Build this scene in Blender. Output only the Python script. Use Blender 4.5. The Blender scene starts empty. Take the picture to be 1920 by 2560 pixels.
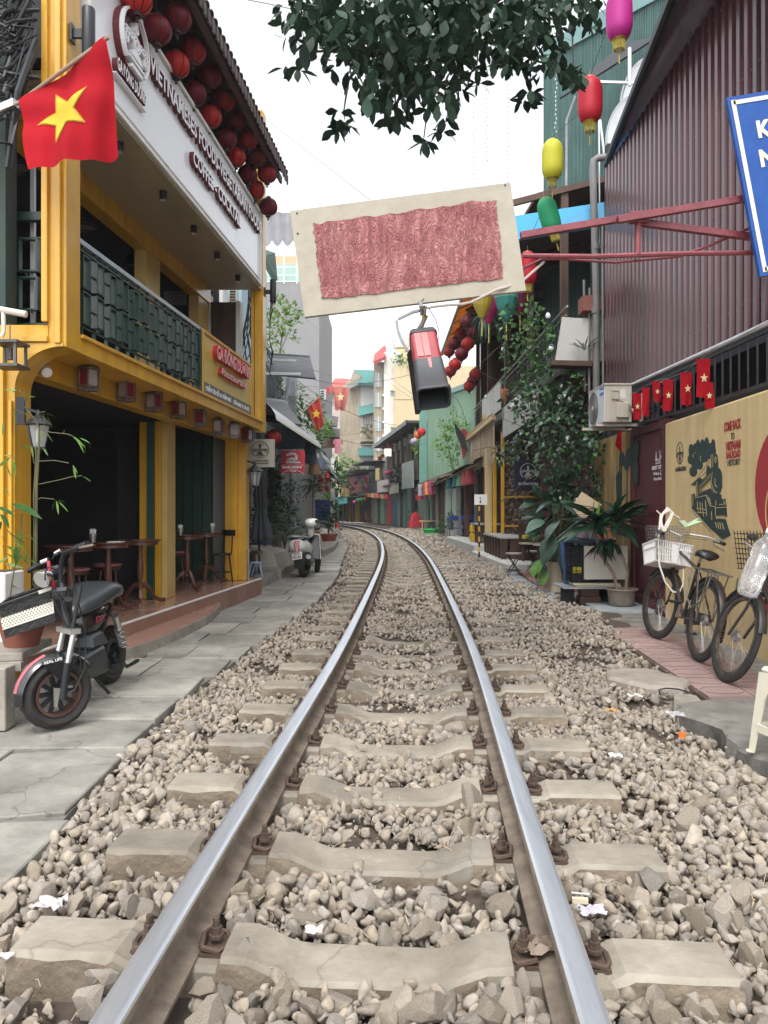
import bpy,bmesh,math,random
import numpy as np
from math import sin,cos,pi,radians,sqrt,atan2
from mathutils import Vector,Matrix,Euler
random.seed(7);rng=np.random.default_rng(11)
V=Vector
S=bpy.context.scene
COL=S.collection
# ---------------------------------------------------------------- camera, world, sun
F,HX,HY,HC=1850.0,960.0,1272.0,1.27
cam=bpy.data.cameras.new('camera');camo=bpy.data.objects.new('camera',cam);COL.objects.link(camo)
camo.location=(0,0,HC);camo.rotation_euler=(pi/2,0,0)
cam.sensor_fit='VERTICAL';cam.sensor_height=36;cam.lens=36*F/2560
cam.shift_y=-(1280-HY)/2560;cam.clip_start=.05;cam.clip_end=900
S.camera=camo
S.render.resolution_x=768;S.render.resolution_y=1024
W=bpy.data.worlds.new('World');S.world=W;W.use_nodes=True
nt=W.node_tree;nt.nodes.clear()
wo=nt.nodes.new('ShaderNodeOutputWorld');bg=nt.nodes.new('ShaderNodeBackground')
sky=nt.nodes.new('ShaderNodeTexSky');sky.sky_type='NISHITA';sky.sun_disc=False
SUN_EL,SUN_AZ=radians(60),radians(192)
sky.sun_elevation=SUN_EL;sky.sun_rotation=SUN_AZ
sky.air_density=1.0;sky.dust_density=2.5;sky.ozone_density=1.0
hs=nt.nodes.new('ShaderNodeHueSaturation');hs.inputs['Saturation'].default_value=.14;hs.inputs['Value'].default_value=1.6
nt.links.new(sky.outputs[0],hs.inputs['Color']);nt.links.new(hs.outputs[0],bg.inputs[0])
bg.inputs[1].default_value=.15;nt.links.new(bg.outputs[0],wo.inputs[0])
sl=bpy.data.lights.new('sun','SUN');sl.energy=.8;sl.angle=radians(14);sl.color=(1,.97,.93)
so=bpy.data.objects.new('sun',sl);COL.objects.link(so)
so.rotation_euler=(pi/2-SUN_EL,0,-SUN_AZ+pi)   # light comes from azimuth SUN_AZ (from +Y towards +X)
so.rotation_euler=V((-sin(SUN_AZ)*cos(SUN_EL),-cos(SUN_AZ)*cos(SUN_EL),-sin(SUN_EL))).to_track_quat('-Z','Y').to_euler()
S.view_settings.view_transform='Standard';S.view_settings.look='None'
S.view_settings.exposure=.86;S.view_settings.gamma=1;S.view_settings.use_curve_mapping=False
S.cycles.max_bounces=6;S.cycles.diffuse_bounces=3;S.cycles.glossy_bounces=3
S.cycles.transparent_max_bounces=8;S.cycles.use_denoising=True

def P(px,py,D):                       # a point at distance D along the street
    return V(((px-HX)/F*D,D,HC-(py-HY)/F*D))
def G(px,py,z=0.):
    return P(px,py,F*(HC-z)/(py-HY))

# ---------------------------------------------------------------- materials
MATS={}
def mat(name,c,rough=.75,metal=0,var=.18,sc=4.,bump=0.,bsc=30.,coat=0,c2=None,rnd=None,rv=.25,
        stretch=None,alpha=1,trans=0,emis=0,streak=0,two=0,spec=None):
    if name in MATS:return MATS[name]
    m=bpy.data.materials.new(name);MATS[name]=m;m.use_nodes=True
    n=m.node_tree.nodes;l=m.node_tree.links;b=n['Principled BSDF']
    b.inputs['Roughness'].default_value=rough;b.inputs['Metallic'].default_value=metal
    if coat:b.inputs['Coat Weight'].default_value=coat;b.inputs['Coat Roughness'].default_value=.12
    if spec is not None:b.inputs['Specular IOR Level'].default_value=spec
    if alpha<1:b.inputs['Alpha'].default_value=alpha
    if trans:b.inputs['Transmission Weight'].default_value=trans
    tc=n.new('ShaderNodeTexCoord');mp=n.new('ShaderNodeMapping');l.new(tc.outputs['Object'],mp.inputs[0])
    if stretch:mp.inputs['Scale'].default_value=stretch
    no=n.new('ShaderNodeTexNoise');no.inputs['Scale'].default_value=sc;no.inputs['Detail'].default_value=6
    no.inputs['Roughness'].default_value=.65;l.new(mp.outputs[0],no.inputs[0])
    rp=n.new('ShaderNodeValToRGB');e=rp.color_ramp.elements
    e[0].position=.3;e[1].position=.7
    if c2 is None:
        e[0].color=[max(0,x*(1-var))for x in c[:3]]+[1];e[1].color=[min(1,x*(1+var))for x in c[:3]]+[1]
    else:
        e[0].color=list(c2)+[1];e[1].color=list(c)+[1]
    l.new(no.outputs['Fac'],rp.inputs[0]);out=rp.outputs[0]
    if rnd:
        if rnd=='island':g=n.new('ShaderNodeNewGeometry');ro=g.outputs['Random Per Island']
        else:g=n.new('ShaderNodeObjectInfo');ro=g.outputs['Random']
        mr=n.new('ShaderNodeMapRange');mr.inputs[3].default_value=1-rv;mr.inputs[4].default_value=1+rv
        l.new(ro,mr.inputs[0])
        if 'stone' in name:
            q1=n.new('ShaderNodeMath');q1.operation='MULTIPLY';q1.inputs[1].default_value=7.31;q2=n.new('ShaderNodeMath');q2.operation='FRACT';q3=n.new('ShaderNodeMapRange');q3.inputs[3].default_value=.72;q3.inputs[4].default_value=1.15
            hq=n.new('ShaderNodeHueSaturation');l.new(ro,q1.inputs[0]);l.new(q1.outputs[0],q2.inputs[0]);l.new(q2.outputs[0],q3.inputs[0]);l.new(q3.outputs[0],hq.inputs['Saturation']);l.new(out,hq.inputs['Color']);out=hq.outputs[0]
        mx=n.new('ShaderNodeVectorMath');mx.operation='SCALE';l.new(out,mx.inputs[0]);l.new(mr.outputs[0],mx.inputs['Scale']);out=mx.outputs[0]
    if streak:
        mp2=n.new('ShaderNodeMapping');mp2.inputs['Scale'].default_value=(9,9,.5);l.new(tc.outputs['Object'],mp2.inputs[0])
        n2=n.new('ShaderNodeTexNoise');n2.inputs['Scale'].default_value=1.;n2.inputs['Detail'].default_value=7;l.new(mp2.outputs[0],n2.inputs[0])
        r2=n.new('ShaderNodeMapRange');r2.inputs[1].default_value=.42;r2.inputs[2].default_value=.62
        r2.inputs[3].default_value=1-streak;r2.inputs[4].default_value=1;l.new(n2.outputs['Fac'],r2.inputs[0])
        mx=n.new('ShaderNodeVectorMath');mx.operation='SCALE';l.new(out,mx.inputs[0]);l.new(r2.outputs[0],mx.inputs['Scale']);out=mx.outputs[0]
    l.new(out,b.inputs['Base Color'])
    if bump:
        n3=n.new('ShaderNodeTexNoise');n3.inputs['Scale'].default_value=bsc;n3.inputs['Detail'].default_value=8;l.new(mp.outputs[0],n3.inputs[0])
        bp=n.new('ShaderNodeBump');bp.inputs['Strength'].default_value=min(1,bump);bp.inputs['Distance'].default_value=.01*max(1,bump)
        l.new(n3.outputs['Fac'],bp.inputs['Height']);l.new(bp.outputs[0],b.inputs['Normal'])
    if two:   # thin leaf / paper / cloth: part of the light comes through
        tr=n.new('ShaderNodeBsdfTranslucent');l.new(out,tr.inputs[0]);ms=n.new('ShaderNodeMixShader');ms.inputs[0].default_value=two
        l.new(b.outputs[0],ms.inputs[1]);l.new(tr.outputs[0],ms.inputs[2]);l.new(ms.outputs[0],n['Material Output'].inputs[0])
    return m

# ---------------------------------------------------------------- mesh builder
class B:
    def __init__(s):s.v=[];s.f=[];s.m=[];s.k=0
    def add(s,vs,fs):
        o=len(s.v);s.v+=[V(x)for x in vs];s.f+=[[i+o for i in f]for f in fs];s.m+=[s.k]*len(fs);return s
    def hexa(s,p):     # 8 points: bottom 4 ccw, top 4 ccw
        return s.add(p,[(0,3,2,1),(4,5,6,7),(0,1,5,4),(1,2,6,5),(2,3,7,6),(3,0,4,7)])
    def box(s,x0,x1,y0,y1,z0,z1):
        return s.hexa([(x0,y0,z0),(x1,y0,z0),(x1,y1,z0),(x0,y1,z0),(x0,y0,z1),(x1,y0,z1),(x1,y1,z1),(x0,y1,z1)])
    def mbox(s,M,sx,sy,sz):
        return s.hexa([M@V((a*sx/2,b*sy/2,c*sz/2))for c in(-1,1)for a,b in((-1,-1),(1,-1),(1,1),(-1,1))])
    def bar(s,a,b,w,h=None,up=(0,0,1)):
        a=V(a);b=V(b);h=h or w;d=(b-a).normalized();u=V(up)
        if abs(d.dot(u))>.98:u=V((0,1,0))
        r=d.cross(u).normalized();u=r.cross(d)
        q=[(-r*w-u*h)/2,(r*w-u*h)/2,(r*w+u*h)/2,(-r*w+u*h)/2]
        return s.add([a+x for x in q]+[b+x for x in q],[(0,1,2,3),(7,6,5,4),(0,4,5,1),(1,5,6,2),(2,6,7,3),(3,7,4,0)])
    def tube(s,pts,r,n=6,cap=True):
        pts=[V(p)for p in pts];k=len(pts);rs=r if hasattr(r,'__len__')else[r]*k;vs=[];prev=None
        for i,p in enumerate(pts):
            d=(pts[min(i+1,k-1)]-pts[max(i-1,0)]).normalized()
            if prev is None:u=d.orthogonal().normalized()
            else:u=(prev-d*prev.dot(d)).normalized()
            prev=u;w=d.cross(u)
            vs+=[p+(u*cos(2*pi*j/n)+w*sin(2*pi*j/n))*rs[i]for j in range(n)]
        fs=[(i*n+j,i*n+(j+1)%n,(i+1)*n+(j+1)%n,(i+1)*n+j)for i in range(k-1)for j in range(n)]
        if cap:fs+=[tuple(range(n))[::-1],tuple(range((k-1)*n,k*n))]
        return s.add(vs,fs)
    def lathe(s,prof,n=16,M=None,cap=True,sx=1,sy=1):
        M=M or Matrix();vs=[M@V((r*cos(2*pi*j/n)*sx,r*sin(2*pi*j/n)*sy,z))for r,z in prof for j in range(n)];k=len(prof)
        fs=[(i*n+j,i*n+(j+1)%n,(i+1)*n+(j+1)%n,(i+1)*n+j)for i in range(k-1)for j in range(n)]
        if cap:fs+=[tuple(range(n))[::-1],tuple(range((k-1)*n,k*n))]
        return s.add(vs,fs)
    def prism(s,poly,M,t):           # 2D outline in local xy, thickness along local z
        n=len(poly);vs=[M@V((x,y,0))for x,y in poly]+[M@V((x,y,t))for x,y in poly]
        return s.add(vs,[tuple(range(n))[::-1],tuple(range(n,2*n))]+[(i,(i+1)%n,(i+1)%n+n,i+n)for i in range(n)])
    def ring(s,M,r0,r1,t,n=28,a0=0,a1=2*pi):
        full=abs(a1-a0-2*pi)<1e-6;k=n if full else n+1;vs=[]
        for j in range(k):
            a=a0+(a1-a0)*j/n
            vs+=[M@V((r*cos(a),r*sin(a),z))for r,z in((r0,0),(r1,0),(r1,t),(r0,t))]
        fs=[]
        for j in range(n):
            a,b=j*4,((j+1)%k)*4
            fs+=[(a+i,a+(i+1)%4,b+(i+1)%4,b+i)for i in range(4)]
        if not full:fs+=[(0,1,2,3),((k-1)*4+3,(k-1)*4+2,(k-1)*4+1,(k-1)*4)]
        return s.add(vs,fs)
    def plate(s,a,b,c,d,t):        # quad with thickness t behind its normal
        a,b,c,d=V(a),V(b),V(c),V(d);n=(b-a).cross(d-a).normalized()*t
        return s.hexa([a-n,b-n,c-n,d-n,a,b,c,d])
    def quad(s,*p):return s.add(p,[tuple(range(len(p)))])
    def build(s,name,m,parent=None,smooth=False,origin=None,bevel=0,**tags):
        off=V((0,0,0));r=parent
        if parent is not None:
            while r.parent:r=r.parent
            off=V(r.get('_o',(0,0,0)))
        elif origin is not None:off=V(origin)
        me=bpy.data.meshes.new(name);me.from_pydata([tuple(x-off)for x in s.v],[],s.f)
        ms=m if isinstance(m,(list,tuple))else[m]
        for x in ms:me.materials.append(x)
        if len(ms)>1:me.polygons.foreach_set('material_index',s.m)
        if smooth:me.polygons.foreach_set('use_smooth',[True]*len(me.polygons))
        o=bpy.data.objects.new(name,me);COL.objects.link(o)
        if parent is not None:o.parent=parent
        else:o.location=off
        if smooth and smooth!='all':
            try:me.set_sharp_from_angle(angle=radians(40))
            except Exception:pass
        if bevel:
            md=o.modifiers.new('bevel','BEVEL');md.width=bevel;md.segments=1;md.limit_method='ANGLE'
        for k,x in tags.items():
            if x:o[k]=x
        return o
def thing(name,label,category,loc=(0,0,0),group=None,kind=None):
    o=bpy.data.objects.new(name,None);COL.objects.link(o);o.location=V(loc);o.empty_display_size=.1
    o['_o']=list(V(loc));o['label']=label
    if kind:o['kind']=kind
    else:o['category']=category
    if group:o['group']=group
    return o
def proto_root(name,label,category,group=None):return thing(name,label,category,(0,0,0),group)
def copy_tree(o,parent=None):
    c=o.copy();COL.objects.link(c)
    if parent is not None:c.parent=parent
    for ch in KIDS(o):copy_tree(ch,c)
    return c
def KIDS(o):return[x for x in o.children]
class Stamp:                             # first use moves the original, later uses copy it
    def __init__(s,o):s.o=o;s.used=False
    def put(s,loc,rot=(0,0,0),scale=1,label=None,group=None,cat=None):
        o=copy_tree(s.o)if s.used else s.o;s.used=True
        o.location=loc;o.rotation_euler=rot;o.scale=(scale,)*3 if not hasattr(scale,'__len__')else scale
        if label:o['label']=label
        if group:o['group']=group
        if cat:o['category']=cat
        return o
def inst(name,mesh,parent,loc,rot=None,scale=1,M=None):
    o=bpy.data.objects.new(name,mesh);COL.objects.link(o)
    if parent is not None:o.parent=parent
    if M is not None:o.matrix_basis=M
    else:
        o.location=loc
        if rot is not None:o.rotation_euler=rot
        o.scale=(scale,)*3 if not hasattr(scale,'__len__')else scale
    return o
def frame(o,x,y):                      # matrix with local x, y axes
    x=V(x).normalized();y=V(y);z=x.cross(y).normalized();y=z.cross(x)
    return Matrix(((x.x,y.x,z.x,o[0]),(x.y,y.y,z.y,o[1]),(x.z,y.z,z.z,o[2]),(0,0,0,1)))
def text(s,M,h,width,name,mats,parent,ext=.004,bold=0,shear=0,sp=1,align='LEFT',label=None):
    cu=bpy.data.curves.new(name,'FONT');cu.body=s;cu.size=1;cu.extrude=0;cu.offset=bold;cu.shear=shear;cu.space_character=sp
    cu.resolution_u=2;cu.extrude=.5
    t=bpy.data.objects.new(name,cu);COL.objects.link(t)
    dg=bpy.context.evaluated_depsgraph_get();me=bpy.data.meshes.new_from_object(t.evaluated_get(dg))
    bpy.data.objects.remove(t);bpy.data.curves.remove(cu)
    n=len(me.vertices);co=np.empty(n*3);me.vertices.foreach_get('co',co);co=co.reshape(-1,3)
    if n==0:return None
    x0,x1=co[:,0].min(),co[:,0].max();w=x1-x0
    capf=.73
    sy=h/capf;sx=(width/w)if width else sy
    co[:,0]=(co[:,0]-x0)*sx
    if align=='CENTER':co[:,0]-=w*sx/2
    co[:,1]*=sy;co[:,2]=(co[:,2]+.5)*ext
    r=parent
    while r.parent:r=r.parent
    A=np.array(Matrix.Translation(-V(r.get('_o',(0,0,0))))@M)
    co=co@A[:3,:3].T+A[:3,3]
    me.vertices.foreach_set('co',co.ravel());me.materials.clear();me.name=name
    ms=mats if isinstance(mats,(list,tuple))else[mats]
    for x in ms:me.materials.append(x)
    zl=V((A[0,2],A[1,2],A[2,2])).normalized()
    me.update()
    if len(ms)>1:
        me.polygons.foreach_set('material_index',[0 if abs(p.normal.dot(zl))>.7 else 1 for p in me.polygons])
    o=bpy.data.objects.new(name,me);COL.objects.link(o);o.parent=parent
    if label:o['label']=label
    return o
def np_mesh(name,v,f,m,parent=None,smooth=False):   # v (N,3), f (M,3) triangles, one object
    me=bpy.data.meshes.new(name);n=len(f);k=f.shape[1]
    me.vertices.add(len(v));me.vertices.foreach_set('co',np.asarray(v,np.float32).ravel())
    me.loops.add(n*k);me.loops.foreach_set('vertex_index',f.astype(np.int32).ravel())
    me.polygons.add(n);me.polygons.foreach_set('loop_start',np.arange(0,n*k,k,dtype=np.int32));me.polygons.foreach_set('loop_total',np.full(n,k,np.int32))
    if smooth:me.polygons.foreach_set('use_smooth',np.ones(n,bool))
    me.update(calc_edges=True);me.materials.append(m)
    o=bpy.data.objects.new(name,me);COL.objects.link(o)
    if parent is not None:o.parent=parent
    return o
def euler_np(a):
    ca,sa=np.cos(a),np.sin(a)
    Rx=np.zeros((len(a),3,3));Rx[:,0,0]=1;Rx[:,1,1]=ca[:,0];Rx[:,1,2]=-sa[:,0];Rx[:,2,1]=sa[:,0];Rx[:,2,2]=ca[:,0]
    Ry=np.zeros_like(Rx);Ry[:,1,1]=1;Ry[:,0,0]=ca[:,1];Ry[:,0,2]=sa[:,1];Ry[:,2,0]=-sa[:,1];Ry[:,2,2]=ca[:,1]
    Rz=np.zeros_like(Rx);Rz[:,2,2]=1;Rz[:,0,0]=ca[:,2];Rz[:,0,1]=-sa[:,2];Rz[:,1,0]=sa[:,2];Rz[:,1,1]=ca[:,2]
    return Rz@Ry@Rx
def scatter(name,base_v,base_f,pos,ang,scl,m,parent=None,smooth=False):
    R=euler_np(ang);k=len(base_v)
    v=np.einsum('nij,kj->nki',R*1.,base_v)*scl[:,None,:]if scl.ndim==2 and False else np.einsum('nij,nkj->nki',R,base_v[None]*scl[:,None,:])
    v=v+pos[:,None,:]
    f=(base_f[None]+(np.arange(len(pos))*k)[:,None,None]).reshape(-1,base_f.shape[1])
    return v.reshape(-1,3),f
def spline(xs,ys):
    xs=np.array(xs,float);ys=np.array(ys,float);n=len(xs);h=np.diff(xs)
    A=np.eye(n);r=np.zeros(n)
    for i in range(1,n-1):
        A[i,i-1]=h[i-1];A[i,i]=2*(h[i-1]+h[i]);A[i,i+1]=h[i];r[i]=6*((ys[i+1]-ys[i])/h[i]-(ys[i]-ys[i-1])/h[i-1])
    m=np.linalg.solve(A,r)
    def f(x):
        x=np.asarray(x,float);i=np.clip(np.searchsorted(xs,x)-1,0,n-2);d=x-xs[i]
        return ys[i]+((ys[i+1]-ys[i])/h[i]-h[i]*(2*m[i]+m[i+1])/6)*d+m[i]/2*d*d+(m[i+1]-m[i])/(6*h[i])*d**3
    return f

# colours used in many places
YEL=mat('yellow_paint',(.72,.39,.018),.42,c2=(.60,.31,.016),sc=3.5,coat=.45,streak=.16,bump=.12,bsc=18)
YELW=mat('yellow_wall',(.74,.565,.29),.85,c2=(.64,.475,.235),sc=1.6,bump=.25,bsc=25,streak=.10)
CONC=mat('concrete',(.36,.33,.28),.9,c2=(.22,.19,.16),sc=6,bump=.5,bsc=45)
CONCD=mat('dark_concrete',(.24,.225,.20),.92,c2=(.11,.10,.09),sc=5,bump=.5,bsc=40)
STEEL=mat('rusty_steel',(.13,.085,.06),.75,.3,c2=(.07,.05,.04),sc=20,bump=.4,bsc=80)
BLK=mat('black_plastic',(.012,.013,.015),.4,var=.2)
BLKM=mat('black_metal',(.02,.022,.025),.42,.3,var=.3)
RUB=mat('tyre_rubber',(.022,.021,.02),.8,var=.35,sc=30,bump=.2,bsc=60)
CHR=mat('chrome',(.75,.75,.76),.16,1,var=.05)
ALU=mat('dull_aluminium',(.5,.5,.5),.4,.9,var=.15)
WHT=mat('white_paint',(.78,.77,.74),.6,var=.05,streak=.1)
GRN=mat('dark_green_paint',(.018,.055,.036),.45,var=.2)
WOODD=mat('dark_brown_wood',(.075,.035,.022),.45,c2=(.035,.017,.012),sc=8,stretch=(1,1,.15))
WOODR=mat('reddish_brown_wood',(.13,.045,.025),.35,c2=(.06,.02,.014),sc=10,coat=.3)
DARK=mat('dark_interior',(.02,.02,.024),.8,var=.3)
GREY=mat('grey_render',(.30,.29,.28),.9,c2=(.24,.23,.225),sc=1.2,bump=.2,streak=.15)

def crack_mat(name,c,c2,rv=.12,dk=.35):
    m=mat(name,c,.88,c2=c2,sc=2.2,bump=.45,bsc=35,rnd='object',rv=rv);n=m.node_tree.nodes;l=m.node_tree.links;b=n['Principled BSDF']
    src=b.inputs['Base Color'].links[0].from_socket;g=n.new('ShaderNodeNewGeometry')
    vo=n.new('ShaderNodeTexVoronoi');vo.feature='DISTANCE_TO_EDGE';vo.inputs['Scale'].default_value=1.1
    ns=n.new('ShaderNodeTexNoise');ns.inputs['Scale'].default_value=3.5;ns.inputs['Detail'].default_value=7;l.new(g.outputs['Position'],ns.inputs[0])
    ad=n.new('ShaderNodeVectorMath');ad.operation='MULTIPLY_ADD';ad.inputs[1].default_value=(.55,.55,.55);l.new(ns.outputs['Color'],ad.inputs[0]);l.new(g.outputs['Position'],ad.inputs[2]);l.new(ad.outputs[0],vo.inputs['Vector'])
    r=n.new('ShaderNodeMapRange');r.inputs[1].default_value=.0;r.inputs[2].default_value=.012;r.inputs[3].default_value=dk;r.inputs[4].default_value=1;l.new(vo.outputs[0],r.inputs[0])
    n2=n.new('ShaderNodeTexNoise');n2.inputs['Scale'].default_value=1.7;n2.inputs['Detail'].default_value=9;n2.inputs['Roughness'].default_value=.7;l.new(g.outputs['Position'],n2.inputs[0])
    r2=n.new('ShaderNodeMapRange');r2.inputs[1].default_value=.35;r2.inputs[2].default_value=.62;r2.inputs[3].default_value=.62;r2.inputs[4].default_value=1.08;l.new(n2.outputs['Fac'],r2.inputs[0])
    mu=n.new('ShaderNodeMath');mu.operation='MULTIPLY';l.new(r.outputs[0],mu.inputs[0]);l.new(r2.outputs[0],mu.inputs[1])
    mx=n.new('ShaderNodeVectorMath');mx.operation='SCALE';l.new(src,mx.inputs[0]);l.new(mu.outputs[0],mx.inputs['Scale']);l.new(mx.outputs[0],b.inputs['Base Color']);return m

# ================================================================ ground and track
trk=spline([0.5,1.6,3.06,5.1,8,11.5,16.4,20,25,33.4,43.5,56,70,90],[-.14,-.075,.012,.138,.26,.37,.487,.505,.43,.02,-1.0,-3.45,-7.6,-15.5])
def head(D):return float((trk(D+.05)-trk(D-.05))/.1)
def tpt(D,off,z=0.):
    h=head(D);n=sqrt(1+h*h);return V((float(trk(D))+off/n,D-off*h/n,z))
edge_l=lambda D:float(np.interp(D,[0,1.5,2.45,3.9,5,6.5,8,10.5,14,18,25,28,35,45,56,80],[-1.3,-1.32,-1.27,-1.36,-1.36,-1.22,-1.08,-.9,-.85,-1.0,-1.2,-1.4,-2.0,-3.6,-6,-15]))
edge_r=lambda D:float(np.interp(D,[0,3.6,4.7,4.8,7.7,9,11,13,15,20,30,42,50,60,80],[1.87,1.88,1.85,2.12,2.26,2.5,2.3,2.2,2.4,2.9,2.9,2.3,1.2,-1,-8]))
def bed(X,D):                           # top of the ballast
    X=np.asarray(X,float);D=np.asarray(D,float);c=trk(D)
    s=np.clip((D-5.6)/2.5,0,1);s=s*s*(3-2*s)
    h=-.055+.055*s*(X>c-.6)+.03*s*(X<=c-.6)
    far=np.clip((D-10)/4,0,1);h=h-.055*far*(X<c+.75)
    h=h+.018*np.sin(X*5.1+D*3.3)*np.sin(D*4.7-X*2.2)
    r=np.clip((X-c-1.15)/.5,0,1);h=h-.05*r*(D<5)+.03*r*(D>5)
    return h
SOIL=mat('dark_soil',(.10,.078,.058),.95,c2=(.05,.038,.03),sc=9,bump=.8,bsc=40)
b=B();b.quad((-160,-20,-.28),(160,-20,-.28),(160,260,-.28),(-160,260,-.28));b.build('ground',CONCD,kind='structure')
# soil bed
xs=[];b=B();Ds=list(np.arange(.6,12,.12))+list(np.arange(12,78,.8));NX=44
for D in Ds:
    c=float(trk(D));x0=min(edge_l(D)-.05,c-1.0);x1=max(edge_r(D)+.35,c+1.3)
    for i in range(NX):xx=x0+(x1-x0)*i/(NX-1);xs.append((xx,D,float(bed(xx,D))-.022))
n=len(Ds);b.add(xs,[(r*NX+i,r*NX+i+1,(r+1)*NX+i+1,(r+1)*NX+i)for r in range(n-1)for i in range(NX-1)])
TB=b.build('track_bed',SOIL,smooth='all',kind='structure')
# stones -----------------------------------------------------------
def ico(sub):
    bm=bmesh.new();bmesh.ops.create_icosphere(bm,subdivisions=sub,radius=1);bm.verts.ensure_lookup_table()
    v=np.array([x.co[:]for x in bm.verts]);f=np.array([[q.index for q in y.verts]for y in bm.faces]);bm.free();return v,f
def rock(sub):
    v,f=ico(sub);v=v.copy()
    for _ in range(9):                   # chop flat facets
        d=rng.normal(size=3);d/=np.linalg.norm(d);t=rng.uniform(.34,.66);q=v@d;m=q>t;v[m]-=np.outer(q[m]-t,d)
    v*=rng.uniform(.97,1.03,(len(v),1));v*=1.25;return v,f
STONE=mat('ballast_stone',(.36,.313,.25),.95,c2=(.19,.157,.122),sc=14,bump=.5,bsc=70,rnd='island',rv=.24)
STONEO=mat('large_ballast_stone',(.36,.313,.25),.95,c2=(.19,.157,.122),sc=14,bump=.5,bsc=70,rnd='object',rv=.24)
SLP0,SLPD=2.10,.625
def on_sleeper(X,D):
    k=np.round((D-SLP0)/SLPD);d=np.abs(D-(SLP0+SLPD*k));c=trk(D)
    return(d<.125)&(np.abs(X-c)<1.02)
def stone_positions(D0,D1,size,layers):
    out=[]
    for L in range(layers):
        st=size*1.22;Y=np.arange(D0,D1,st);xmin=min(edge_l(D0),edge_l(D1))-.1;xmax=max(edge_r(D0),edge_r(D1))+.2
        X=np.arange(xmin,xmax,st);XX,YY=np.meshgrid(X,Y);XX=XX+rng.uniform(-.5,.5,XX.shape)*st;YY=YY+rng.uniform(-.5,.5,YY.shape)*st
        XX,YY=XX.ravel(),YY.ravel();keep=np.array([edge_l(d)-.02+.06*random.random()<x<edge_r(d)+(.1*random.random())for x,d in zip(XX,YY)])
        XX,YY=XX[keep],YY[keep];c=trk(YY)
        r=np.minimum(np.abs(XX-c-.535),np.abs(XX-c+.535));keep=r>.075
        vis=(YY<6.6)|((YY>11.)&(XX<c+.75));sl=on_sleeper(XX,YY)
        keep&=~(sl&vis)|(rng.random(len(XX))<.09)
        keep&=~(sl&~vis&(rng.random(len(XX))<.35))
        dirt=np.sin(XX*3.7+1.3)*np.sin(YY*2.9+XX)+.35*np.sin(XX*9+YY*7)      # bare patches of soil
        keep&=~((dirt>.62)&(rng.random(len(XX))<.8))
        XX,YY=XX[keep],YY[keep]
        s=size*.5*np.exp(rng.normal(0,.32,len(XX)))
        z=bed(XX,YY)+s*.25+min(L,1.5)*size*.42+rng.uniform(-.3,.3,len(XX))*size
        out.append(np.c_[XX,YY,z,s])
    return np.concatenate(out)
near=stone_positions(1.25,4.2,.042,3);mid=stone_positions(4.2,8.5,.040,2);grit=np.concatenate([stone_positions(1.3,3.6,.021,1),stone_positions(3.6,6,.03,1)]);far_=stone_positions(8.5,22,.048,1);vfar=stone_positions(22,44,.11,1)
px=near[:,0]/near[:,1];vis=(np.abs(px)<.55)&(near[:,3]>.016);order=np.argsort(-(near[:,3]/near[:,1]*vis))
pick=order[:300];rest=np.delete(near,pick,0)
rocks=[rock(2)for _ in range(16)];rmesh=[]
for i,(v,f)in enumerate(rocks):
    me=bpy.data.meshes.new('stone_shape');me.from_pydata(v.tolist(),[],f.tolist());me.materials.append(STONEO);rmesh.append(me)
for j in pick:
    x,y,z,s=near[j];s*=1.12
    inst('ballast_stone',random.choice(rmesh),TB,(x,y,z+s*.2),[random.uniform(0,6)for _ in range(3)],(s*random.uniform(.9,1.45),s,s*random.uniform(.65,.95)))
vv=[];ff=[];o=0
for arr,sub in((rest,2),(mid[mid[:,1]<6],2),(mid[mid[:,1]>=6],1),(grit,1),(far_,1),(vfar,1)):
    idx=rng.integers(0,16,len(arr))
    for k in range(16):
        a=arr[idx==k]
        if not len(a):continue
        bv,bf=rock(sub)if sub==1 else rocks[k]
        sc=np.c_[a[:,3]*rng.uniform(.85,1.5,len(a)),a[:,3]*rng.uniform(.8,1.1,len(a)),a[:,3]*rng.uniform(.6,.95,len(a))]
        v,f=scatter('s',bv,bf,a[:,:3],rng.uniform(0,6.28,(len(a),3)),sc,None);vv.append(v);ff.append(f+o);o+=len(v)
bal=np_mesh('ballast',np.concatenate(vv),np.concatenate(ff),STONE,TB);bal['kind']='stuff'
print('stones',len(near),len(mid),len(far_),len(vfar),'tris',sum(len(f)for f in ff))

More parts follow.
